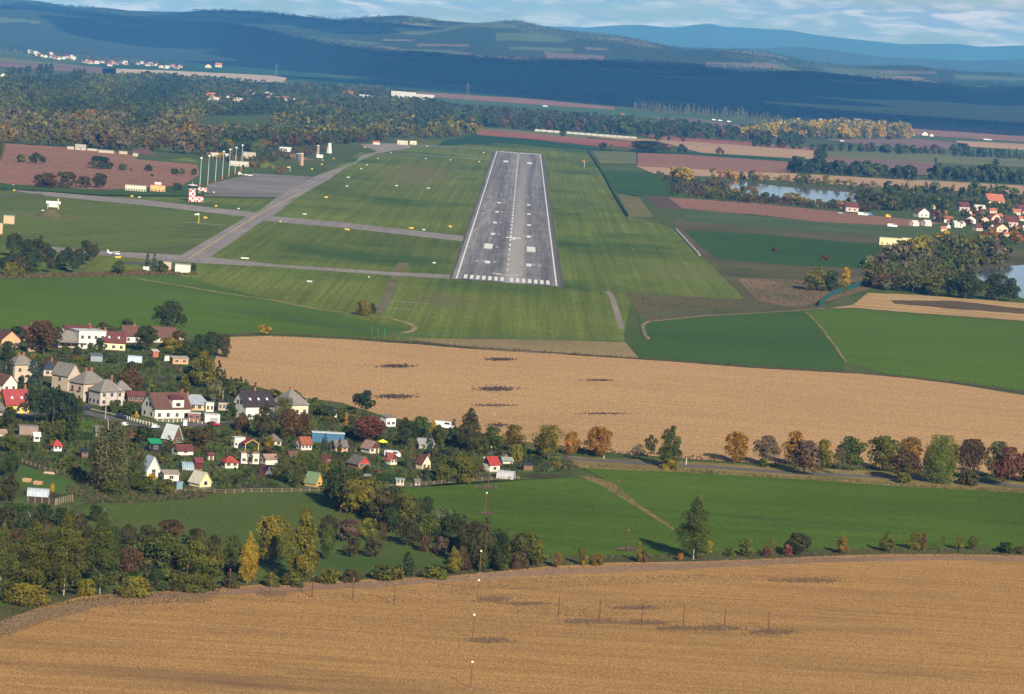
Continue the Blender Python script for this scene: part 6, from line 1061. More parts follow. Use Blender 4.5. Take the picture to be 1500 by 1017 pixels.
# --- aircraft
def body_lathe(m, prof, n=10):               # fuselage along +x: (x, half width, half height, z)
    v = []; f = []
    for x, a, b, z in prof:
        for k in range(n): t_ = 2*pi*k/n; v.append((x, a*cos(t_), z+b*sin(t_)))
    for i in range(len(prof)-1):
        for k in range(n): f.append((i*n+k, i*n+(k+1) % n, (i+1)*n+(k+1) % n, (i+1)*n+k))
    f.append(tuple(range(n))); f.append(tuple((len(prof)-1)*n+k for k in range(n-1, -1, -1))); return m.add(v, f)
def wing(m, pts, th): k = len(pts); return m.add([(x, y, z) for x, y, z in pts]+[(x, y, z+th) for x, y, z in pts], [tuple(range(k-1, -1, -1)), tuple(range(k, 2*k))]+[(i, (i+1) % k, (i+1) % k+k, i+k) for i in range(k)])
def light_plane(loc, rz, pitch, label, trim):
    o = empty('light_aircraft', loc, rz, label, 'aircraft'); o.rotation_euler = (0, pitch, rz); WT = paint((.82, .82, .80), .3, .03)
    body_lathe(MB(), [(-4.4, .10, .16, 1.55), (-2.2, .30, .38, 1.45), (-.4, .55, .68, 1.35), (1.2, .56, .66, 1.3), (2.3, .45, .46, 1.2), (3.1, .34, .36, 1.15), (3.35, .12, .14, 1.15)], 12).build('fuselage', WT, o)
    wing(MB(), [(.95, -5.4, 2.05), (1.2, 0, 2.05), (.95, 5.4, 2.05), (-.25, 5.4, 2.05), (-.55, 0, 2.05), (-.25, -5.4, 2.05)], .18).build('wing', WT, o)
    wing(MB(), [(-3.4, -1.7, 1.6), (-3.2, 0, 1.6), (-3.4, 1.7, 1.6), (-4.3, 1.7, 1.6), (-4.5, 0, 1.6), (-4.3, -1.7, 1.6)], .08).build('tailplane', WT, o)
    MB().add([(-3.2, -.05, 1.7), (-4.6, -.05, 1.6), (-4.9, -.05, 3.1), (-4.3, -.05, 3.1), (-3.2, .05, 1.7), (-4.6, .05, 1.6), (-4.9, .05, 3.1), (-4.3, .05, 3.1)], [(0,1,2,3),(7,6,5,4),(0,4,5,1),(1,5,6,2),(2,6,7,3),(3,7,4,0)]).build('fin', paint(trim, .4), o)
    MB().box(.35, 1.55, -.5, .5, 1.7, 2.03).build('windscreen', glass_mat(), o); MB().box(-4.2, 2.6, -.6, .6, 1.12, 1.2).build('stripe', paint(trim, .4), o)
    for sy in (-1, 1): MB().beam((.4, sy*.5, 1.1), (.4, sy*2.4, 2.05), .07).build('strut', WT, o); MB().beam((.2, sy*.4, .9), (0, sy*1.2, .3), .09).build('gear_leg', WT, o)
    for x, y in ((0, -1.25), (0, 1.25), (2.4, 0)): w_ = MB().tube((x, y-.08, .25), (x, y+.08, .25), .25, .25, 12).build('wheel', paint((.02, .02, .02), .8), o)
    MB().beam((2.4, 0, 1), (2.4, 0, .25), .09).build('nose_leg', WT, o); MB().box(3.36, 3.42, -.95, .95, 1.07, 1.23).build('propeller', paint((.05, .05, .05), .5), o); return o
q = P(751.5, 355.5); light_plane((q[0], q[1], 1.2), rad(90), rad(-3), 'white high winged light aircraft landing on the runway centreline', (.7, .7, .72))
light_plane(P(168, 375)+np.array([0, 0, .12]), rad(-14), 0, 'white light aircraft with a tall tail standing on the lower taxiway', (.75, .76, .8))
o = empty('jet_fighter', P(360, 260)+np.array([0, 0, .2]), rad(8), 'camouflaged single engined jet parked on the apron by the last mast', 'jet'); CM, t, b = nodes('camouflage', .5)
tcn = t.nodes.new('ShaderNodeTexCoord'); n = noise(t, .5, 3, tcn.outputs['Object']); r = ramp(t, n.outputs[0], .46, .52, (.62, .60, .50), (.14, .16, .09)); t.links.new(r.outputs[0], b.inputs['Base Color'])
body_lathe(MB(), [(-7, .5, .5, 2), (-3, .75, .8, 2), (1, .8, .9, 2), (4.5, .6, .65, 1.95), (7.4, .1, .1, 1.8)], 12).build('fuselage', CM, o); wing(MB(), [(2.5, 0, 1.9), (-3.6, -4.8, 1.9), (-4.6, -4.8, 1.9), (-5, 0, 1.9), (-4.6, 4.8, 1.9), (-3.6, 4.8, 1.9)], .15).build('wing', CM, o)
MB().add([(-3, -.08, 2.6), (-7, -.08, 2.5), (-7.8, -.08, 5), (-6.4, -.08, 5), (-3, .08, 2.6), (-7, .08, 2.5), (-7.8, .08, 5), (-6.4, .08, 5)], [(0,1,2,3),(7,6,5,4),(0,4,5,1),(1,5,6,2),(2,6,7,3),(3,7,4,0)]).build('fin', CM, o); body_lathe(MB(), [(1.5, .2, .2, 2.7), (3, .45, .45, 2.75), (4.4, .15, .15, 2.5)], 8).build('canopy', glass_mat(), o)
for x, y in ((-2, -1.6), (-2, 1.6), (4, 0)): MB().beam((x, y*.6, 1.6), (x, y, .4), .18).tube((x, y-.12, .4), (x, y+.12, .4), .4, .4, 10).build('gear_leg', paint((.05, .05, .05), .7), o)
# --- signs and markers on the grass
def sign(px, py, col, big, label):
    o = empty('taxiway_sign' if col == 'y' else 'marker_box', P(px, py), rad(random.uniform(-8, 8)), label, 'sign' if col == 'y' else 'marker'); w = big*.72; h = 1.3 if col == 'y' else 1.05
    MB().box(-w/2, w/2, -.45, .45, .35, h).build('panel', paint((.70, .48, .03) if col == 'y' else (.60, .60, .58), .5, .04), o)
    for sx in (-1, 1): MB().box(sx*w*.35-.08, sx*w*.35+.08, -.1, .1, 0, .35).build('leg', paint((.3, .3, .3)), o)
SG = [(248, 431, 'w', 4), (367, 339, 'y', 3.8), (482, 517, 'y', 4.6), (835, 509, 'y', 4.6), (903, 517, 'w', 3), (1048, 500, 'y', 3), (753, 274, 'w', 3.6), (928, 288, 'w', 4.6), (488, 228, 'w', 4.4), (481, 276, 'w', 3), (559, 181, 'w', 2.2), (591, 160, 'w', 2.2), (650, 123, 'w', 2.2), (724, 91, 'w', 2.4), (922, 57, 'w', 2.8), (913, 124, 'w', 2.4), (1050, 132, 'w', 3), (1208, 143, 'y', 3), (1232, 92, 'y', 3), (579, 63, 'y', 3), (408, 125, 'y', 2.4), (343, 157, 'y', 2.4), (289, 183, 'y', 2.6), (346, 133, 'w', 2), (960, 700, 'w', 2.6), (275, 803, 'w', 4), (115, 473, 'y', 1.6), (600, 778, 'w', .9)]
SGL = [(78, 302, 'y', 2), (73, 272, 'w', 1.6), (725, 333, 'y', 2.6), (766, 338, 'w', 2.8), (1187, 387, 'y', 2.6), (1310, 401, 'w', 2.4), (1345, 675, 'w', 6.5), (642, 671, 'y', 2.6), (656, 671, 'y', 2.2), (1175, 312, 'y', 1.8), (1128, 452, 'y', 3.4), (1095, 312, 'w', 2.4), (236, 412, 'w', 2.4)]
def near_words(px, py):
    for (x0, x1, y0, y1, w) in [(400, 530, 225, 320, 'west of the diagonal taxiway'), (540, 730, 200, 236, 'by the far taxiways'), (590, 730, 240, 345, 'on the big grass rectangle'), (380, 700, 318, 345, 'beside the main taxiway'), (420, 530, 205, 262, 'by the far bank'), (400, 700, 380, 440, 'near the lower taxiway'), (0, 400, 265, 310, 'beside the left taxiway'), (0, 400, 310, 400, 'near the lower left taxiway')]:
        if x0 <= px <= x1 and y0 <= py <= y1: return w
    return 'on the airfield grass'
NOUN = []
for lst, ox in ((SG, 380), (SGL, 0)):
    for zx, zy, c_, w in lst:
        px, py = ox+zx/3.75, 200+zy/3.75; NOUN.append((px, py, c_, w))
tot = {}
for px, py, c_, w in sorted(NOUN): tot.setdefault((c_, near_words(px, py)), []).append((px, py, w))
ORD = ['first', 'second', 'third', 'fourth', 'fifth', 'sixth', 'seventh', 'eighth', 'ninth', 'tenth', 'eleventh', 'twelfth', 'thirteenth', 'fourteenth', 'fifteenth', 'sixteenth']
def ordw(i, n):
    if n == 1: return ''
    if i == 0: return 'leftmost '
    if i == n-1: return 'rightmost '
    return (ORD[i] if i < len(ORD) else 'next')+' '
for (c_, wds), lst in tot.items():
    for i, (px, py, w) in enumerate(lst): sign(px, py, c_, w, f"{ordw(i, len(lst))}{'yellow taxiway sign' if c_ == 'y' else 'white marker box'}{' from the left' if 0 < i < len(lst)-1 else ''} {wds}")
def windsock(px, py, h, pc, sc_, label):
    o = empty('windsock', P(px, py), 0, label, 'windsock'); MB().tube((0, 0, 0), (0, 0, h), .22, .15, 8).build('pole', paint(pc, .5), o); MB().tube((0, 0, h-.7), (-3.2, .4, h-1.2), .85, .4, 10).build('sock', paint(sc_, .8), o)
windsock(290.8, 327.5, 7, (.75, .6, .05), (.85, .8, .78), 'windsock on a yellow pole beside the diagonal taxiway'); windsock(856, 244.5, 7.5, (.7, .7, .7), (.75, .25, .06), 'orange windsock right of the runway'); windsock(424.6, 251.5, 5, (.7, .7, .5), (.7, .6, .3), 'small windsock on the grass by the far bank')
ribbon('white_line', [(275, 326), (305, 328.5), (331, 330)], 2.0, .15, WP2)
def far_tower(px, py, w, h, col, label, top=.5):
    o = empty('radio_tower', P(px, py), 0, label, 'tower'); MB().lathe([(w/2, 0), (w/2*top, h)], 4).build('mast_body', paint(col, .6), o); MB().box(-w*.34, w*.34, -w*.2, w*.2, h, h+h*.07).build('mast_head', paint((.6, .6, .6)), o)
far_tower(482, 224.5, 6, 11, (.78, .76, .66), 'white pyramid shaped tower beyond the apron', .55); far_tower(465, 231, 4, 13, (.36, .30, .26), 'grey and red radar tower on the far bank', .6); far_tower(441.5, 242.5, 4, 12, (.45, .3, .22), 'brown lattice tower on the far bank', .7); far_tower(437, 235, 6, 7, (.12, .12, .13), 'dark squat radar on the far bank', .9)
far_tower(1012, 97, 8, 60, (.7, .7, .72), 'white radio mast on the far hill', .3)
plain(463, 473, 226, 231, (.74, .72, .7), (.6, .6, .6), 'white hut at the foot of the grey and red radar tower', (0, 0))
# --- poles of the approach lights and the row of red obstacle poles
ap = empty('approach_light_pole', P(692.2, 938.7), 0, 'approach light pole nearest the camera that shows whole, in the front stubble', 'light pole', 'white topped approach light poles')
PR_ = [(689.2, 1010, 6, 'approach light pole at the bottom edge of the picture'), (699, 885, 6, 'approach light pole in the mauve weed strip of the front field'), (702.5, 840.5, 6, 'approach light pole in front of the dense hedgerow trees'), (706.5, 797, 6, 'approach light pole rising out of the dense hedgerow'), (711, 752.5, 6.2, 'approach light pole standing free in the middle green field'),
       (714.9, 715.5, 6, 'approach light pole in the green field below the bright red roofed hut'), (718.6, 672, 4, 'approach light pole just behind the bright red roofed hut'), (723.5, 619, 2.9, 'approach light pole at the lower edge of the middle stubble field'), (726, 593.5, 2.2, 'short approach light pole by the second dark weed patch'), (727.6, 568, 2.2, 'short approach light pole by the largest dark weed patch')]
MB().tube((0, 0, 0), (0, 0, 5.7), .11, .09, 8).build('pole', paint((.17, .075, .05), .7), ap); MB().box(-.2, .2, -.18, .18, 5.75, 6.1).build('lamp', paint((.85, .85, .86), .3), ap)
MB().box(-.35, .35, -.35, .35, 0, .25).build('footing', paint((.4, .38, .35), .9), ap)
for x, y, h, lb in PR_: dup(ap, loc=P(x, y), scale=(1, 1, h/6.1), label=lb)
rp = empty('obstacle_pole', P(1125, 925.5)*1.0, 0, 'red obstacle pole at the right end of the row, in a weed patch', 'pole', 'red obstacle poles')
MB().tube((0, 0, 0), (0, 0, 5.0), .12, .10, 8).build('pole', paint((.13, .045, .03), .7), rp); MB().tube((0, 0, 5.0), (0, 0, 5.35), .17, .15, 8).build('lamp', paint((.45, .09, .05), .4), rp); MB().box(-.3, .3, -.3, .3, 0, .2).build('footing', paint((.4, .38, .35), .9), rp)
for x, y, h, lb in [(1061, 918.5, 5, 'red obstacle pole second from the right end of the row'), (1000.5, 917, 5.6, 'red obstacle pole third from the right end of the row'), (939.5, 914.5, 5.8, 'red obstacle pole fourth from the right, above brown weeds'), (877.5, 911.5, 5.8, 'red obstacle pole fifth from the right'), (817.5, 905.5, 5.5, 'red obstacle pole nearest right of the approach lights'),
                 (577, 888.5, 5.6, 'red obstacle pole nearest left of the approach lights'), (516.3, 879.5, 5.3, 'red obstacle pole second left of the approach lights'), (456.8, 876.5, 5.4, 'red obstacle pole in front of the big yellow green tree'), (395.5, 872, 5.4, 'red obstacle pole between the yellow tree and the big yellow green tree'), (335.5, 865, 5.2, 'red obstacle pole left of the yellow slender tree'), (273, 860, 5.2, 'red obstacle pole at the left end of the row'),
                 (497.5, 769, 5.4, 'lone red obstacle pole on the mown meadow'), (919, 807, 5.9, 'lone red obstacle pole in a brown ring on the green field'), (904.4, 727, 5, 'red obstacle pole beside the diagonal ditch')]: dup(rp, loc=P(x, y), scale=(1, 1, h/5.35), label=lb)
tufts('weeds', [blobp(906, 932, 807, 5), blobp(702, 726, 716, 4), blobp(702, 720, 754, 3)], 110, .6, [(.16, .11, .08), (.12, .08, .06)], 77)
def upole(px, py, h, label, cross=True):
    o = empty('utility_pole', P(px, py), 0, label, 'pole'); MB().tube((0, 0, 0), (0, 0, h), .17, .11, 8).build('pole', paint((.40, .32, .22), .9), o)
    if cross: MB().box(-.8, .8, -.06, .06, h-.6, h-.45).build('crossarm', paint((.3, .25, .18)), o)
upole(154, 615, 7.8, 'wooden pole with a lamp box at the street near the grey hipped house'); upole(448, 607, 6.5, 'wooden pole at the right corner of the cream hipped house'); upole(268, 603, 4.5, 'thin pole behind the big white house', False); upole(326, 588, 4, 'thin white pole behind the blue grey roof', False)
for i, (px, py, h, lb) in enumerate([(172, 596, 6, 'street lamp beside the grey hipped house'), (1005, 682, 4, 'white post beside the country road'), (884.5, 673, 2, 'white post at the left of the country road'), (1405.5, 708, 4, 'white roadside post between the birch and the broad brown tree')]):
    if i: MB().tube((0, 0, 0), (0, 0, h*.6), .12, .12, 6).build('roadside_post', paint((.7, .7, .68)), None, label=lb, cat='post', loc=P(px, py))
    else: o = empty('street_lamp', P(px, py), 0, lb, 'street lamp'); MB().tube((0, 0, 0), (0, 0, h), .1, .07).build('pole', paint((.4, .4, .4)), o); MB().box(-.1, 1.0, -.12, .12, h, h+.15).build('lamp_head', paint((.7, .7, .7)), o)
o = empty('gate_pillar', P(271, 629), 0, 'white slab sided transformer pillar beside the street end', 'pillar'); MB().box(-.6, .6, -.5, .5, .3, 3.0).build('body', paint((.8, .8, .76)), o); MB().box(-.75, .75, -.65, .65, 0, .3).build('base', paint((.5, .5, .48)), o); MB().box(-.7, .7, -.6, .6, 3.0, 3.15).build('cap', paint((.6, .6, .58)), o)
# --- vehicles
def car(px, py, rz, col, label, L=4.3, h=1.45, van=False, name='parked_car', cat='car'):
    o = empty(name, P(px, py)+np.array([0, 0, .28]), rad(rz), label, cat); Wd = .86; pm = paint(col, .25, .03)
    def prism(prof, w): m = MB(); k = len(prof); m.add([(x, -w, z) for x, z in prof]+[(x, w, z) for x, z in prof], [tuple(range(k)), tuple(range(2*k-1, k-1, -1))]+[(i, i+k, (i+1) % k+k, (i+1) % k) for i in range(k)]); return m
    a = L/2
    if van: prism([(-a, .35), (-a, h), (a*.55, h), (a*.9, h*.62), (a, h*.5), (a, .35)], Wd).build('body', pm, o); prism([(a*.05, h*.62), (a*.05, h*.9), (a*.52, h*.92), (a*.8, h*.64)], Wd+.02).build('window', glass_mat(), o)
    else:
        prism([(-a, .35), (-a*.98, .82), (-a*.55, .92), (a*.45, .90), (a*.95, .72), (a, .35)], Wd).build('body', pm, o); cb_ = prism([(-a*.72, .9), (-a*.5, h), (a*.12, h), (a*.45, .88)], Wd-.10).build('cabin', pm, o)
        prism([(-a*.60, .95), (-a*.46, h-.1), (a*.08, h-.1), (a*.34, .95)], Wd-.07).build('window', glass_mat(), cb_); prism([(a*.16, h-.08), (a*.455, .92), (a*.47, .92), (a*.19, h-.08)], Wd-.2).build('windscreen', glass_mat(), cb_)
    for sx in (-.62, .62):
        for sy in (-1, 1): MB().tube((sx*a, sy*(Wd-.12), .32), (sx*a, sy*(Wd+.03), .32), .32, .32, 12).build('wheel', paint((.02, .02, .02), .8), o)
    for sy in (-1, 1): MB().box(a-.02, a+.03, sy*.6-.15, sy*.6+.15, .55, .7).build('headlight', paint((.7, .7, .7), .2), o)
    LAND.append((px, py, 'the '+label.split(' parked')[0].split(' beside')[0])); NOTREE.append((px-8, px+8, py-8, py+2)); return o
car(123.5, 601, 165, (.03, .05, .10), 'dark blue car parked at the upper end of the village street', 4.2, 1.5); car(178, 613.5, -16, (.02, .035, .08), 'dark blue estate car parked beside the big white house', 4.8); car(312.5, 625, 10, (.42, .01, .05), 'red car parked in front of the white garage', 4.0, 1.5)
car(575, 671, -8, (.78, .79, .82), 'white van parked among the allotment huts', 5.2, 2.1, True, 'parked_van', 'van'); car(650.5, 629, -12, (.80, .80, .80), 'white minibus parked at the edge of the stubble field', 6.5, 2.5, True, 'parked_minibus', 'minibus'); car(182.5, 626, 80, (.72, .76, .80), 'small white car parked by the lower side of the street', 3.8)
car(228, 629, 70, (.65, .72, .82), 'pale blue small trailer car beside the steep grey cabin', 3, 1.3); car(1231, 313.5, 0, (.45, .62, .74), 'pale blue car in the storage yard on the right', 5, 1.6)
for px, py, c_, lb, L_ in [(1264, 316, (.78, .78, .78), 'white truck in the storage yard on the right', 10), (1307, 532-199, (.78, .78, .78), 'white trailer beside the far village street', 9), (1274, 316, (.10, .2, .4), 'dark blue truck beside the white one in the storage yard', 5), (1301, 319, (.75, .45, .05), 'yellow excavator cab in the storage yard', 5), (1399, 332, (.8, .8, .8), 'white van on the road of the far village', 7), (799, 156.5, (.8, .8, .8), 'white lorry on the far country road', 14), (1447, 205.5, (.82, .82, .8), 'white lorry on the road at the far right', 22), (912, 168, (.7, .1, .05), 'red lorry on the far country road', 8)]:
    car(px, py, 0, c_, lb, L_, 2.8, True, 'lorry', 'lorry')
for px, py in ((1046, 176.5), (1055, 177.5), (1068, 179)): car(px, py, -8, (.85, .85, .85), 'white lorry below the far row of slender poplars', 10, 3, True, 'lorry', 'lorry')['group'] = 'white lorries on the far road'
# --- fences and screens
def fence(pts, h, label, mat_post, mat_rail, step, name='wire_fence', panel=None, rails=(.3, .6, .95), cat='fence', pw=.1):
    c = [P(x, y) for x, y in pts]; c0 = c[0].copy(); o = empty(name, c0, 0, label, cat); seg = [np.linalg.norm(c[i+1]-c[i]) for i in range(len(c)-1)]; tot_ = sum(seg); n = max(2, min(98, int(tot_/step)))
    pm_ = mesh('post', *(lambda m: (m.v, m.f))(MB().box(-pw, pw, -pw, pw, 0, h)), mat_post); cum = np.concatenate([[0], np.cumsum(seg)]); cc = np.array(c)
    for k in range(n+1): s_ = tot_*k/n; link('post', pm_, o, loc=np.array([np.interp(s_, cum, cc[:, i]) for i in range(3)])-c0)
    m = MB()
    for i in range(len(c)-1):
        if panel:
            a, b_ = c[i]-c0, c[i+1]-c0; d = (b_-a)/np.linalg.norm(b_-a); nn = np.array([-d[1], d[0], 0])*.05
            m.add([a-nn+(0, 0, .15), b_-nn+(0, 0, .15), b_+nn+(0, 0, .15), a+nn+(0, 0, .15), a-nn+(0, 0, h*.96), b_-nn+(0, 0, h*.96), b_+nn+(0, 0, h*.96), a+nn+(0, 0, h*.96)], [(3,2,1,0),(4,5,6,7),(0,1,5,4),(1,2,6,5),(2,3,7,6),(3,0,4,7)])
        else:
            for r_ in rails: m.beam(c[i]-c0+(0, 0, h*r_), c[i+1]-c0+(0, 0, h*r_), .06)
    m.build('panel' if panel else 'wire', panel or mat_rail, o); return o
PGN = paint((.035, .09, .06), .7); FW = paint((.28, .20, .13), .9)
fence([(-40, 402), (0, 407.5), (80, 419), (160, 431), (240, 441), (330, 455), (400, 465), (480, 479), (545, 490)], 2.0, 'dark green perimeter fence running down to the green gate', PGN, PGN, 8)
fence([(562, 492), (640, 494), (780, 499), (915, 500), (948, 497)], 2.0, 'dark green perimeter fence along the lower end of the airfield', PGN, PGN, 9)
fence([(948, 497), (942, 484), (938, 467), (1000, 462), (1080, 456), (1160, 450), (1200, 449)], 2.2, 'dark green fence with the sharp corner on the right of the airfield', PGN, PGN, 8)
TEAL = paint((.018, .095, .085), .6, .15, .2)
fence([(861, 222), (872, 238), (881, 252)], 2.2, 'upper part of the long dark teal screen beside the runway grass', TEAL, TEAL, 12, 'screen_fence', TEAL); fence([(882, 253), (893, 274), (905, 295), (920, 318)], 2.2, 'lower part of the long dark teal screen beside the runway grass', TEAL, TEAL, 10, 'screen_fence', TEAL)
fence([(1200, 449), (1208, 441), (1220, 433), (1240, 427), (1256, 421), (1276, 412)], 3.4, 'teal netting fence curving up to the thicket', TEAL, TEAL, 9, 'screen_fence', TEAL)
o = fence([(544, 489), (563, 491)], 3, 'green sliding gate where the dirt track meets the fence', paint((.03, .16, .10)), PGN, 4, 'gate', None, (.2, .5, .9), 'gate', .15)
fence([(41, 737), (60, 739), (82, 741)], 2.0, 'dark wooden fence below the polytunnel', FW, FW, 1.6, 'board_fence', paint((.055, .04, .03), .9)); fence([(81, 741), (96, 737), (106, 735)], 2.0, 'pale grey wooden fence right of the dark one', FW, FW, 1.2, 'board_fence', None)
fence([(228, 620+6), (215, 623), (195, 618), (183, 614)], 1.3, 'white picket fence in front of the big white house', paint((.7, .66, .56)), paint((.6, .55, .45)), 1.8, 'picket_fence'); fence([(230, 618), (250, 620), (275, 618), (296, 622)], 1.2, 'low white fence along the garden of the big white house', paint((.7, .66, .56)), paint((.6, .55, .45)), 2, 'picket_fence')
fence([(196, 722), (240, 724), (300, 722), (330, 724), (368, 722)], 1.3, 'low wire fence between the huts and the mown meadow', FW, FW, 3, 'garden_fence'); fence([(368, 722), (420, 722), (480, 720)], 1.3, 'low wire fence below the thujas and the yellow cabin', FW, FW, 3, 'garden_fence'); fence([(545, 716), (600, 714), (650, 709), (700, 705), (760, 703)], 1.2, 'low wire fence along the top of the middle green field', FW, FW, 3.5, 'garden_fence')
fence([(33, 678), (60, 688), (90, 696), (120, 706), (134, 716)], 1.2, 'thin post fence above the lower left lawn', FW, FW, 3, 'garden_fence')
# clipped hedges
def hedge(x0, x1, y, h, d, label, th=0, col='hedge'):
    s = MPP((x0+x1)/2, y); L = (x1-x0)*s; rng = np.random.default_rng(int(x0)); n = int(L*h*60); a = rng.uniform(-.5, .5, (n, 3))*(L, d, h); f = rng.integers(0, 3, n)
    a[f == 0, 1] = -d/2; a[f == 1, 2] = h/2; a[f == 2, 1] = d/2; a += rng.normal(0, .12, a.shape); a[:, 2] += h/2
    V, Fc = leaf_quads(a, np.tile([0, -.6, .6], (n, 1)), .16, rng, .5); Tt = np.repeat(rng.uniform(.7, 1.3, (n, 1))*np.ones((1, 3)), 4, 0); o = empty('hedge', P((x0+x1)/2, y), rad(th), label, 'hedge')
    link('foliage', mesh('foliage', V, Fc, foliage(), tint=Tt), o, color=C[col]); NOTREE.append((x0, x1, y-10, y))
hedge(545, 592, 706, 2.3, 1.6, 'long clipped green hedge in front of the red edged hut', -4); hedge(7, 44, 752, 2.4, 3, 'rounded clipped hedge at the lower left corner garden', -10); hedge(318, 334, 610, 1.6, 1.2, 'low hedge between the garage and the white house with the black roof'); hedge(114, 136, 645, 2.4, 2.5, 'thick hedge on the lawn below the street', -5); hedge(362, 380, 616, 1.6, 1, 'low dark green fence hedge before the white house with the black roof', 0, 'dp')
# small garden things
for x0, x1, y, c_, lb, nm, ct in [(32, 46, 707, (.52, .33, .18), 'stack of sawn logs on the lower left lawn', 'log_stack', 'log stack'), (49, 61, 711, (.55, .30, .18), 'second stack of sawn logs beside the planks', 'log_stack', 'log stack')]:
    s = MPP(x0, y); o = empty(nm, P((x0+x1)/2, y), rad(-10), lb, ct)
    for r_ in range(4):
        for k in range(7): MB().tube(((k-3+.5*(r_ % 2))*.34, -.8, .17+r_*.3), ((k-3+.5*(r_ % 2))*.34, .8, .17+r_*.3), .16, .15, 7).build('log', paint(c_, .9, .25, 3), o)
o = empty('plank_pile', P(72, 695), rad(-8), 'pile of pale planks on the lower left lawn', 'plank pile'); 
for k in range(6): MB().box(-1.7+.05*k, 1.7-.08*k, -.6+.03*k, .6, .12*k, .12*k+.1).build('plank', paint((.55, .42, .28), .9), o)
o = empty('garden_table', P(560, 656), rad(10), 'bright yellow parasol stand between the huts', 'parasol'); MB().lathe([(1.7, 1.9), (1.2, 2.35), (.1, 2.8)], 8).build('canopy', paint((.85, .72, .05), .8), o); MB().tube((0, 0, 0), (0, 0, 2.6), .05, .05).build('pole', paint((.7, .7, .7)), o)
o = empty('culvert_wall', P(991.5, 336.5), 0, 'long pale grey concrete drain wall lying on the grass right of the runway', 'wall'); a_ = P(1026.5, 375)-P(991.5, 336.5); n_ = np.array([a_[1], -a_[0], 0])/np.linalg.norm(a_)
m = MB(); hgt = .8; w_ = 1.6; m.add([(0, 0, 0), n_*w_, a_+n_*w_, a_, (0, 0, hgt), n_*w_+(0, 0, hgt), a_+n_*w_+(0, 0, hgt), a_+(0, 0, hgt)], [(3,2,1,0),(4,5,6,7),(0,1,5,4),(1,2,6,5),(2,3,7,6),(3,0,4,7)]); m.build('wall', paint((.27, .26, .25), .9, .15, .2), o)
for k in range(12): q = a_*(k+.5)/12; MB().box(q[0]+n_[0]*1-1, q[0]+n_[0]*1+1.6, q[1]-.25, q[1]+.25, .9, 1.05).build('rib', paint((.45, .43, .42), .9), o)
# --- far villages: one small house each
def far_house_proto(typ, wall, roof):
    o = empty('village_house', (0, 0, 0), 0, 'x', 'house'); wall_mesh(typ, 11, 8, 4.0, 3.6).build('wall', paint(wall, .85), o); roof_mesh(typ, 11, 8, 4.0, 3.6, .4).build('roof', paint(roof, .8, .15), o)
    MB().box(-3, -1.6, -4.05, -3.98, 1.2, 2.6).build('window', glass_mat(), o); MB().box(1.6, 3, -4.05, -3.98, 1.2, 2.6).build('window', glass_mat(), o); return o
FP_ = [far_house_proto('x', WH, ROR), far_house_proto('y', WH, RBR), far_house_proto('x', CRM, (.40, .13, .08)), far_house_proto('y', (.7, .5, .35), ROR), far_house_proto('x', WH, (.5, .48, .45)), far_house_proto('x', PNK, RMA)]
FDES = ['white house with an orange red roof', 'white gabled house with a brown roof', 'cream house with a red roof', 'pinkish gabled house with a red roof', 'white house with a pale roof', 'pink house with a dark red roof']
used_p = set()
def fh(px, py, w, k, label=None, group=None, rz=None, hs=1.0):
    p = P(px, py); s = MPP(px, py)*w/11.5; rz = rad(random.uniform(5, 40)) if rz is None else rad(rz)
    if k not in used_p: o = FP_[k]; used_p.add(k); o.location = tuple(p); o.rotation_euler = (0, 0, rz); o.scale = (s, s, s*hs); o['label'] = label or FDES[k]
    else: o = dup(FP_[k], loc=p, rz=rz, scale=(s, s, s*hs), label=label or FDES[k])
    if group: o['group'] = group
    elif 'group' in o: del o['group']
    return o
for px, py, w, k, lb in [(1349, 318, 20, 1, 'large white gabled house left in the far village on the right'), (1409, 309, 19, 5, 'long pink roofed house at the back of the far village'), (1420, 327, 16, 1, 'white gabled house in the middle of the far village'), (1454, 303, 28, 2, 'longest red roof at the back right of the far village'), (1456, 325, 18, 3, 'bright red roofed house behind the orange gable'), (1451, 336, 11, 1, 'small white gabled house beside the orange gable'), (1466, 340, 18, 3, 'orange gabled house with a brown roof'),
                      (1478, 332, 22, 5, 'brown pink roof right in the far village'), (1496, 338, 14, 1, 'white gabled house cut by the right edge'), (1494, 312, 18, 5, 'dark red roof at the right edge of the far village'), (1357, 331, 13, 4, 'low white shed at the field side of the far village'), (1402, 333, 14, 4, 'long low white shed at the field side of the far village'), (1339, 331, 12, 4, 'low shed under a blue tarpaulin'), (1246, 310, 20, 5, 'red roofed storage shed in the yard by the lake'), (1434, 311, 16, 4, 'pale hut between the long red roofs'), (1380, 318, 14, 2, 'cream house behind the large white gabled one'), (1364, 306, 10, 3, 'small orange house behind the far village trees'), (1388, 326, 14, 0, 'low red roofed house in front of the pink roofed one')]: fh(px, py, w, k, lb)
rv = random.Random(3)
for k in range(26): fh(1372+k*5.2+rv.uniform(-3, 3), 300+rv.uniform(0, 38)+k*.5, rv.uniform(8, 13), rv.choice([0, 1, 2, 3, 5, 5, 2]), 'small house packed among the trees of the far village on the right', 'small houses packed in the far village on the right', rv.uniform(-5, 50))
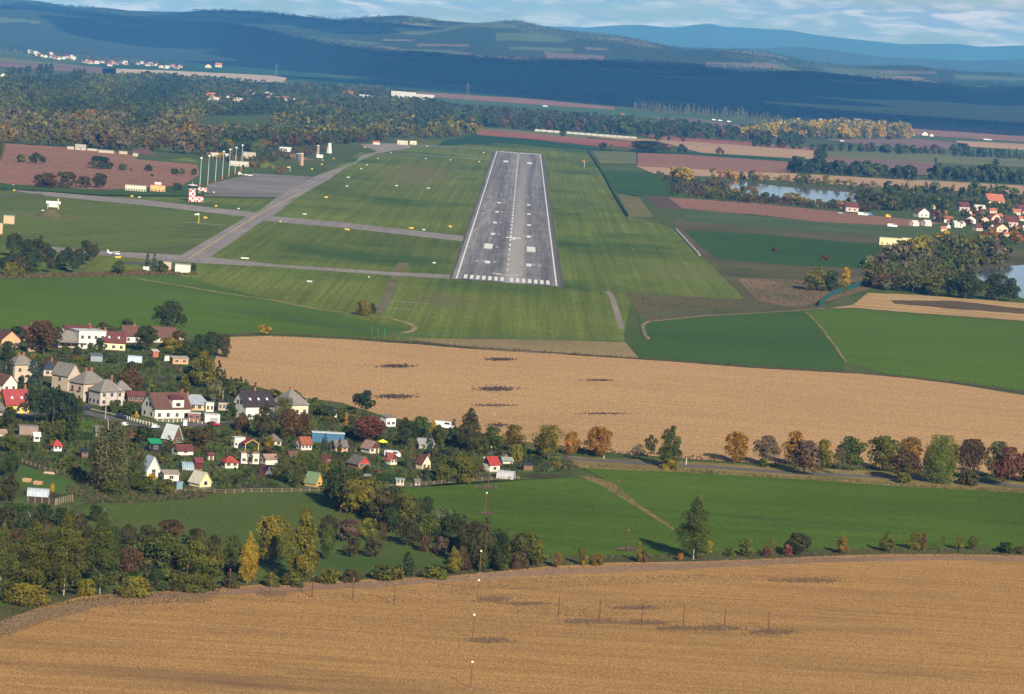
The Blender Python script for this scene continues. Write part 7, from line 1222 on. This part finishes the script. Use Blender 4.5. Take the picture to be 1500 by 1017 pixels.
for cl, n_h, lab_, grp_ in [([(40, 78), (75, 84), (112, 86)], 14, 'white or red roofed house of the farthest left village, left part', 'houses of the farthest left village'), ([(118, 90), (150, 94), (190, 97)], 14, 'small red roofed house in the middle of the farthest left village', 'houses of the farthest left village, middle'), ([(200, 96), (235, 98), (268, 100)], 12, 'small house at the right end of the farthest left village', 'houses of the farthest left village, right end'),
                      ([(300, 146), (330, 144), (365, 152)], 14, 'small house at the left side of the village inside the wood', 'houses of the village inside the wood'), ([(358, 138), (400, 144), (450, 156)], 18, 'small house in the middle of the village inside the wood', 'houses of the village inside the wood, middle')]:
    for k in range(n_h):
        t_ = (k+rv.random())/n_h; x = np.interp(t_*2, [0, 1, 2], [c[0] for c in cl]); y = np.interp(t_*2, [0, 1, 2], [c[1] for c in cl])+rv.uniform(-3, 3); fh(x, y, rv.uniform(5, 8.5)*(1.25 if 'wood' in lab_ else 1), rv.choice([0, 0, 1, 2, 3, 4, 4, 5]), lab_, grp_, rv.uniform(-10, 50))
for px, py, w, k, lb in [(305, 100, 9, 3, 'red roofed church building with a pale wall at the far village end'), (320, 99, 10, 2, 'cream building beside the far red roofed church'), (120, 124, 10, 0, 'red roofed house above the left wood'), (146, 131, 12, 0, 'bright red roof inside the left wood'), (5, 113, 8, 1, 'white house at the left edge above the wood'), (1354, 199, 9, 1, 'white gabled farmhouse beyond the yellow wood'), (1364, 200, 6, 1, 'small white house beside the far farmhouse'), (537, 148, 22, 4, 'long white hall, left of the far row'), (560, 148, 16, 4, 'broad white hall with a gable in the far row'), (590, 149, 36, 4, 'long white hall in the middle of the far row'), (622, 149, 26, 4, 'pale hall at the right end of the far row'), (510, 143, 14, 0, 'red roofed hall left of the long white ones'), (600, 187, 10, 4, 'small pale house by the river in the wood'), (1233, 208, 6, 4, 'white hut below the yellow wood'), (834, 78+2, 5, 4, 'tiny white house on the hill side')]: fh(px, py, w, k, lb, None, 8, .6 if k == 4 else 1)
for k in range(16): px = 787+k*9.4; fh(px, 192.3+(px-787)*.078, 8.5, 4, 'low white greenhouse in the long thin row beyond the runway', 'low white greenhouses in a row', -4, .5)
for k, (px, py) in enumerate([(425, 103), (524, 111), (404, 114), (684, 146)]): 
    o = empty('power_pylon', P(px, py), 0, ['power pylon, leftmost over the far fields', 'power pylon, second over the far fields', 'small power pylon by the pale field', 'power pylon, rightmost above the wood'][k], 'pylon'); h = 45
    m = MB()
    for sx, sy in ((-1, -1), (1, -1), (1, 1), (-1, 1)): m.beam((sx*4, sy*4, 0), (sx*.8, sy*.8, h), .7)
    m.build('tower', paint((.12, .13, .14)), o); MB().beam((-9, 0, h*.8), (9, 0, h*.8), .8).build('crossarm', paint((.12, .13, .14)), o)
garden_trees(330)
tufts('garden_plants', GPOLY, 9000, 1.0, [(.05, .085, .015), (.035, .065, .012), (.09, .10, .025), (.10, .075, .04), (.06, .10, .02)], 11, .9)
# ================================================= labels of the single trees: look, kind and what they stand by
LAND += [(40, 700, 'the lower left lawn'), (1190, 430, 'the tan scrub'), (750, 830, 'the front stubble field'), (1300, 805, 'the front stubble field'), (60, 865, 'the four poplars'), (420, 840, 'the yellow slender tree'), (700, 790, 'the right end of the hedgerow'), (560, 750, 'the upper hedgerow'), (300, 790, 'the mown meadow'), (230, 860, 'the lower meadow edge'), (220, 385, 'the lower taxiway'), (100, 265, 'the ploughed field'), (200, 245, 'the ploughed field'), (960, 215, 'the far red field'), (1160, 230, 'the tan strip'), (1430, 425, 'the pond'), (1210, 420, 'the teal netting fence'), (1320, 360, 'the long cream building'), (1140, 365, 'the dark green field'), (0, 410, 'the pine grove'), (320, 500, 'the stubble corner'), (540, 455, 'the airfield fence'),
         (153, 700, 'the large drooping birch'), (480, 620, 'the top of the allotments'), (660, 690, 'the orchard'), (840, 660, 'the road end'), (1100, 815, 'the right green field'), (30, 500, 'the tan gabled house'), (90, 600, 'the dark pines'), (620, 790, 'the hedgerow')]
def label_trees():
    raw = {}
    for rec in TREES:
        o, x, y, cw, sw, hp, wp, nm, ct = rec; yb = y+hp/2
        l = min(LAND, key=lambda q_: (q_[0]-x)**2+2.0*(q_[1]-yb)**2); dx, dy = x-l[0], yb-l[1]
        rel = ('left of' if dx < 0 else 'right of') if abs(dx) > abs(dy)*1.2 else ('behind' if dy < 0 else 'in front of'); kind = {'thuja': 'thuja', 'shrub': 'shrub', 'pine': 'pine', 'spruce': 'spruce', 'birch': 'birch', 'poplar': 'poplar'}.get(ct, 'tree')
        raw.setdefault(f"{sw} {cw} {kind} {rel} {l[2]}", []).append((x, yb, hp, o))
    for base, lst in raw.items():
        lst.sort(key=lambda q_: q_[0]); n_ = len(lst)
        for i, (x, yb, hp, o) in enumerate(lst):
            if n_ == 1: lb = base
            elif n_ == 2: lb = ('left one of two, ' if i == 0 else 'right one of two, ')+base
            else: lb = f"{ordw(i, n_).strip()} {'from left of' if 0 < i < n_-1 else 'of'} {n_}: {base}"
            o['label'] = ' '.join(lb.split()[:16])
label_trees()
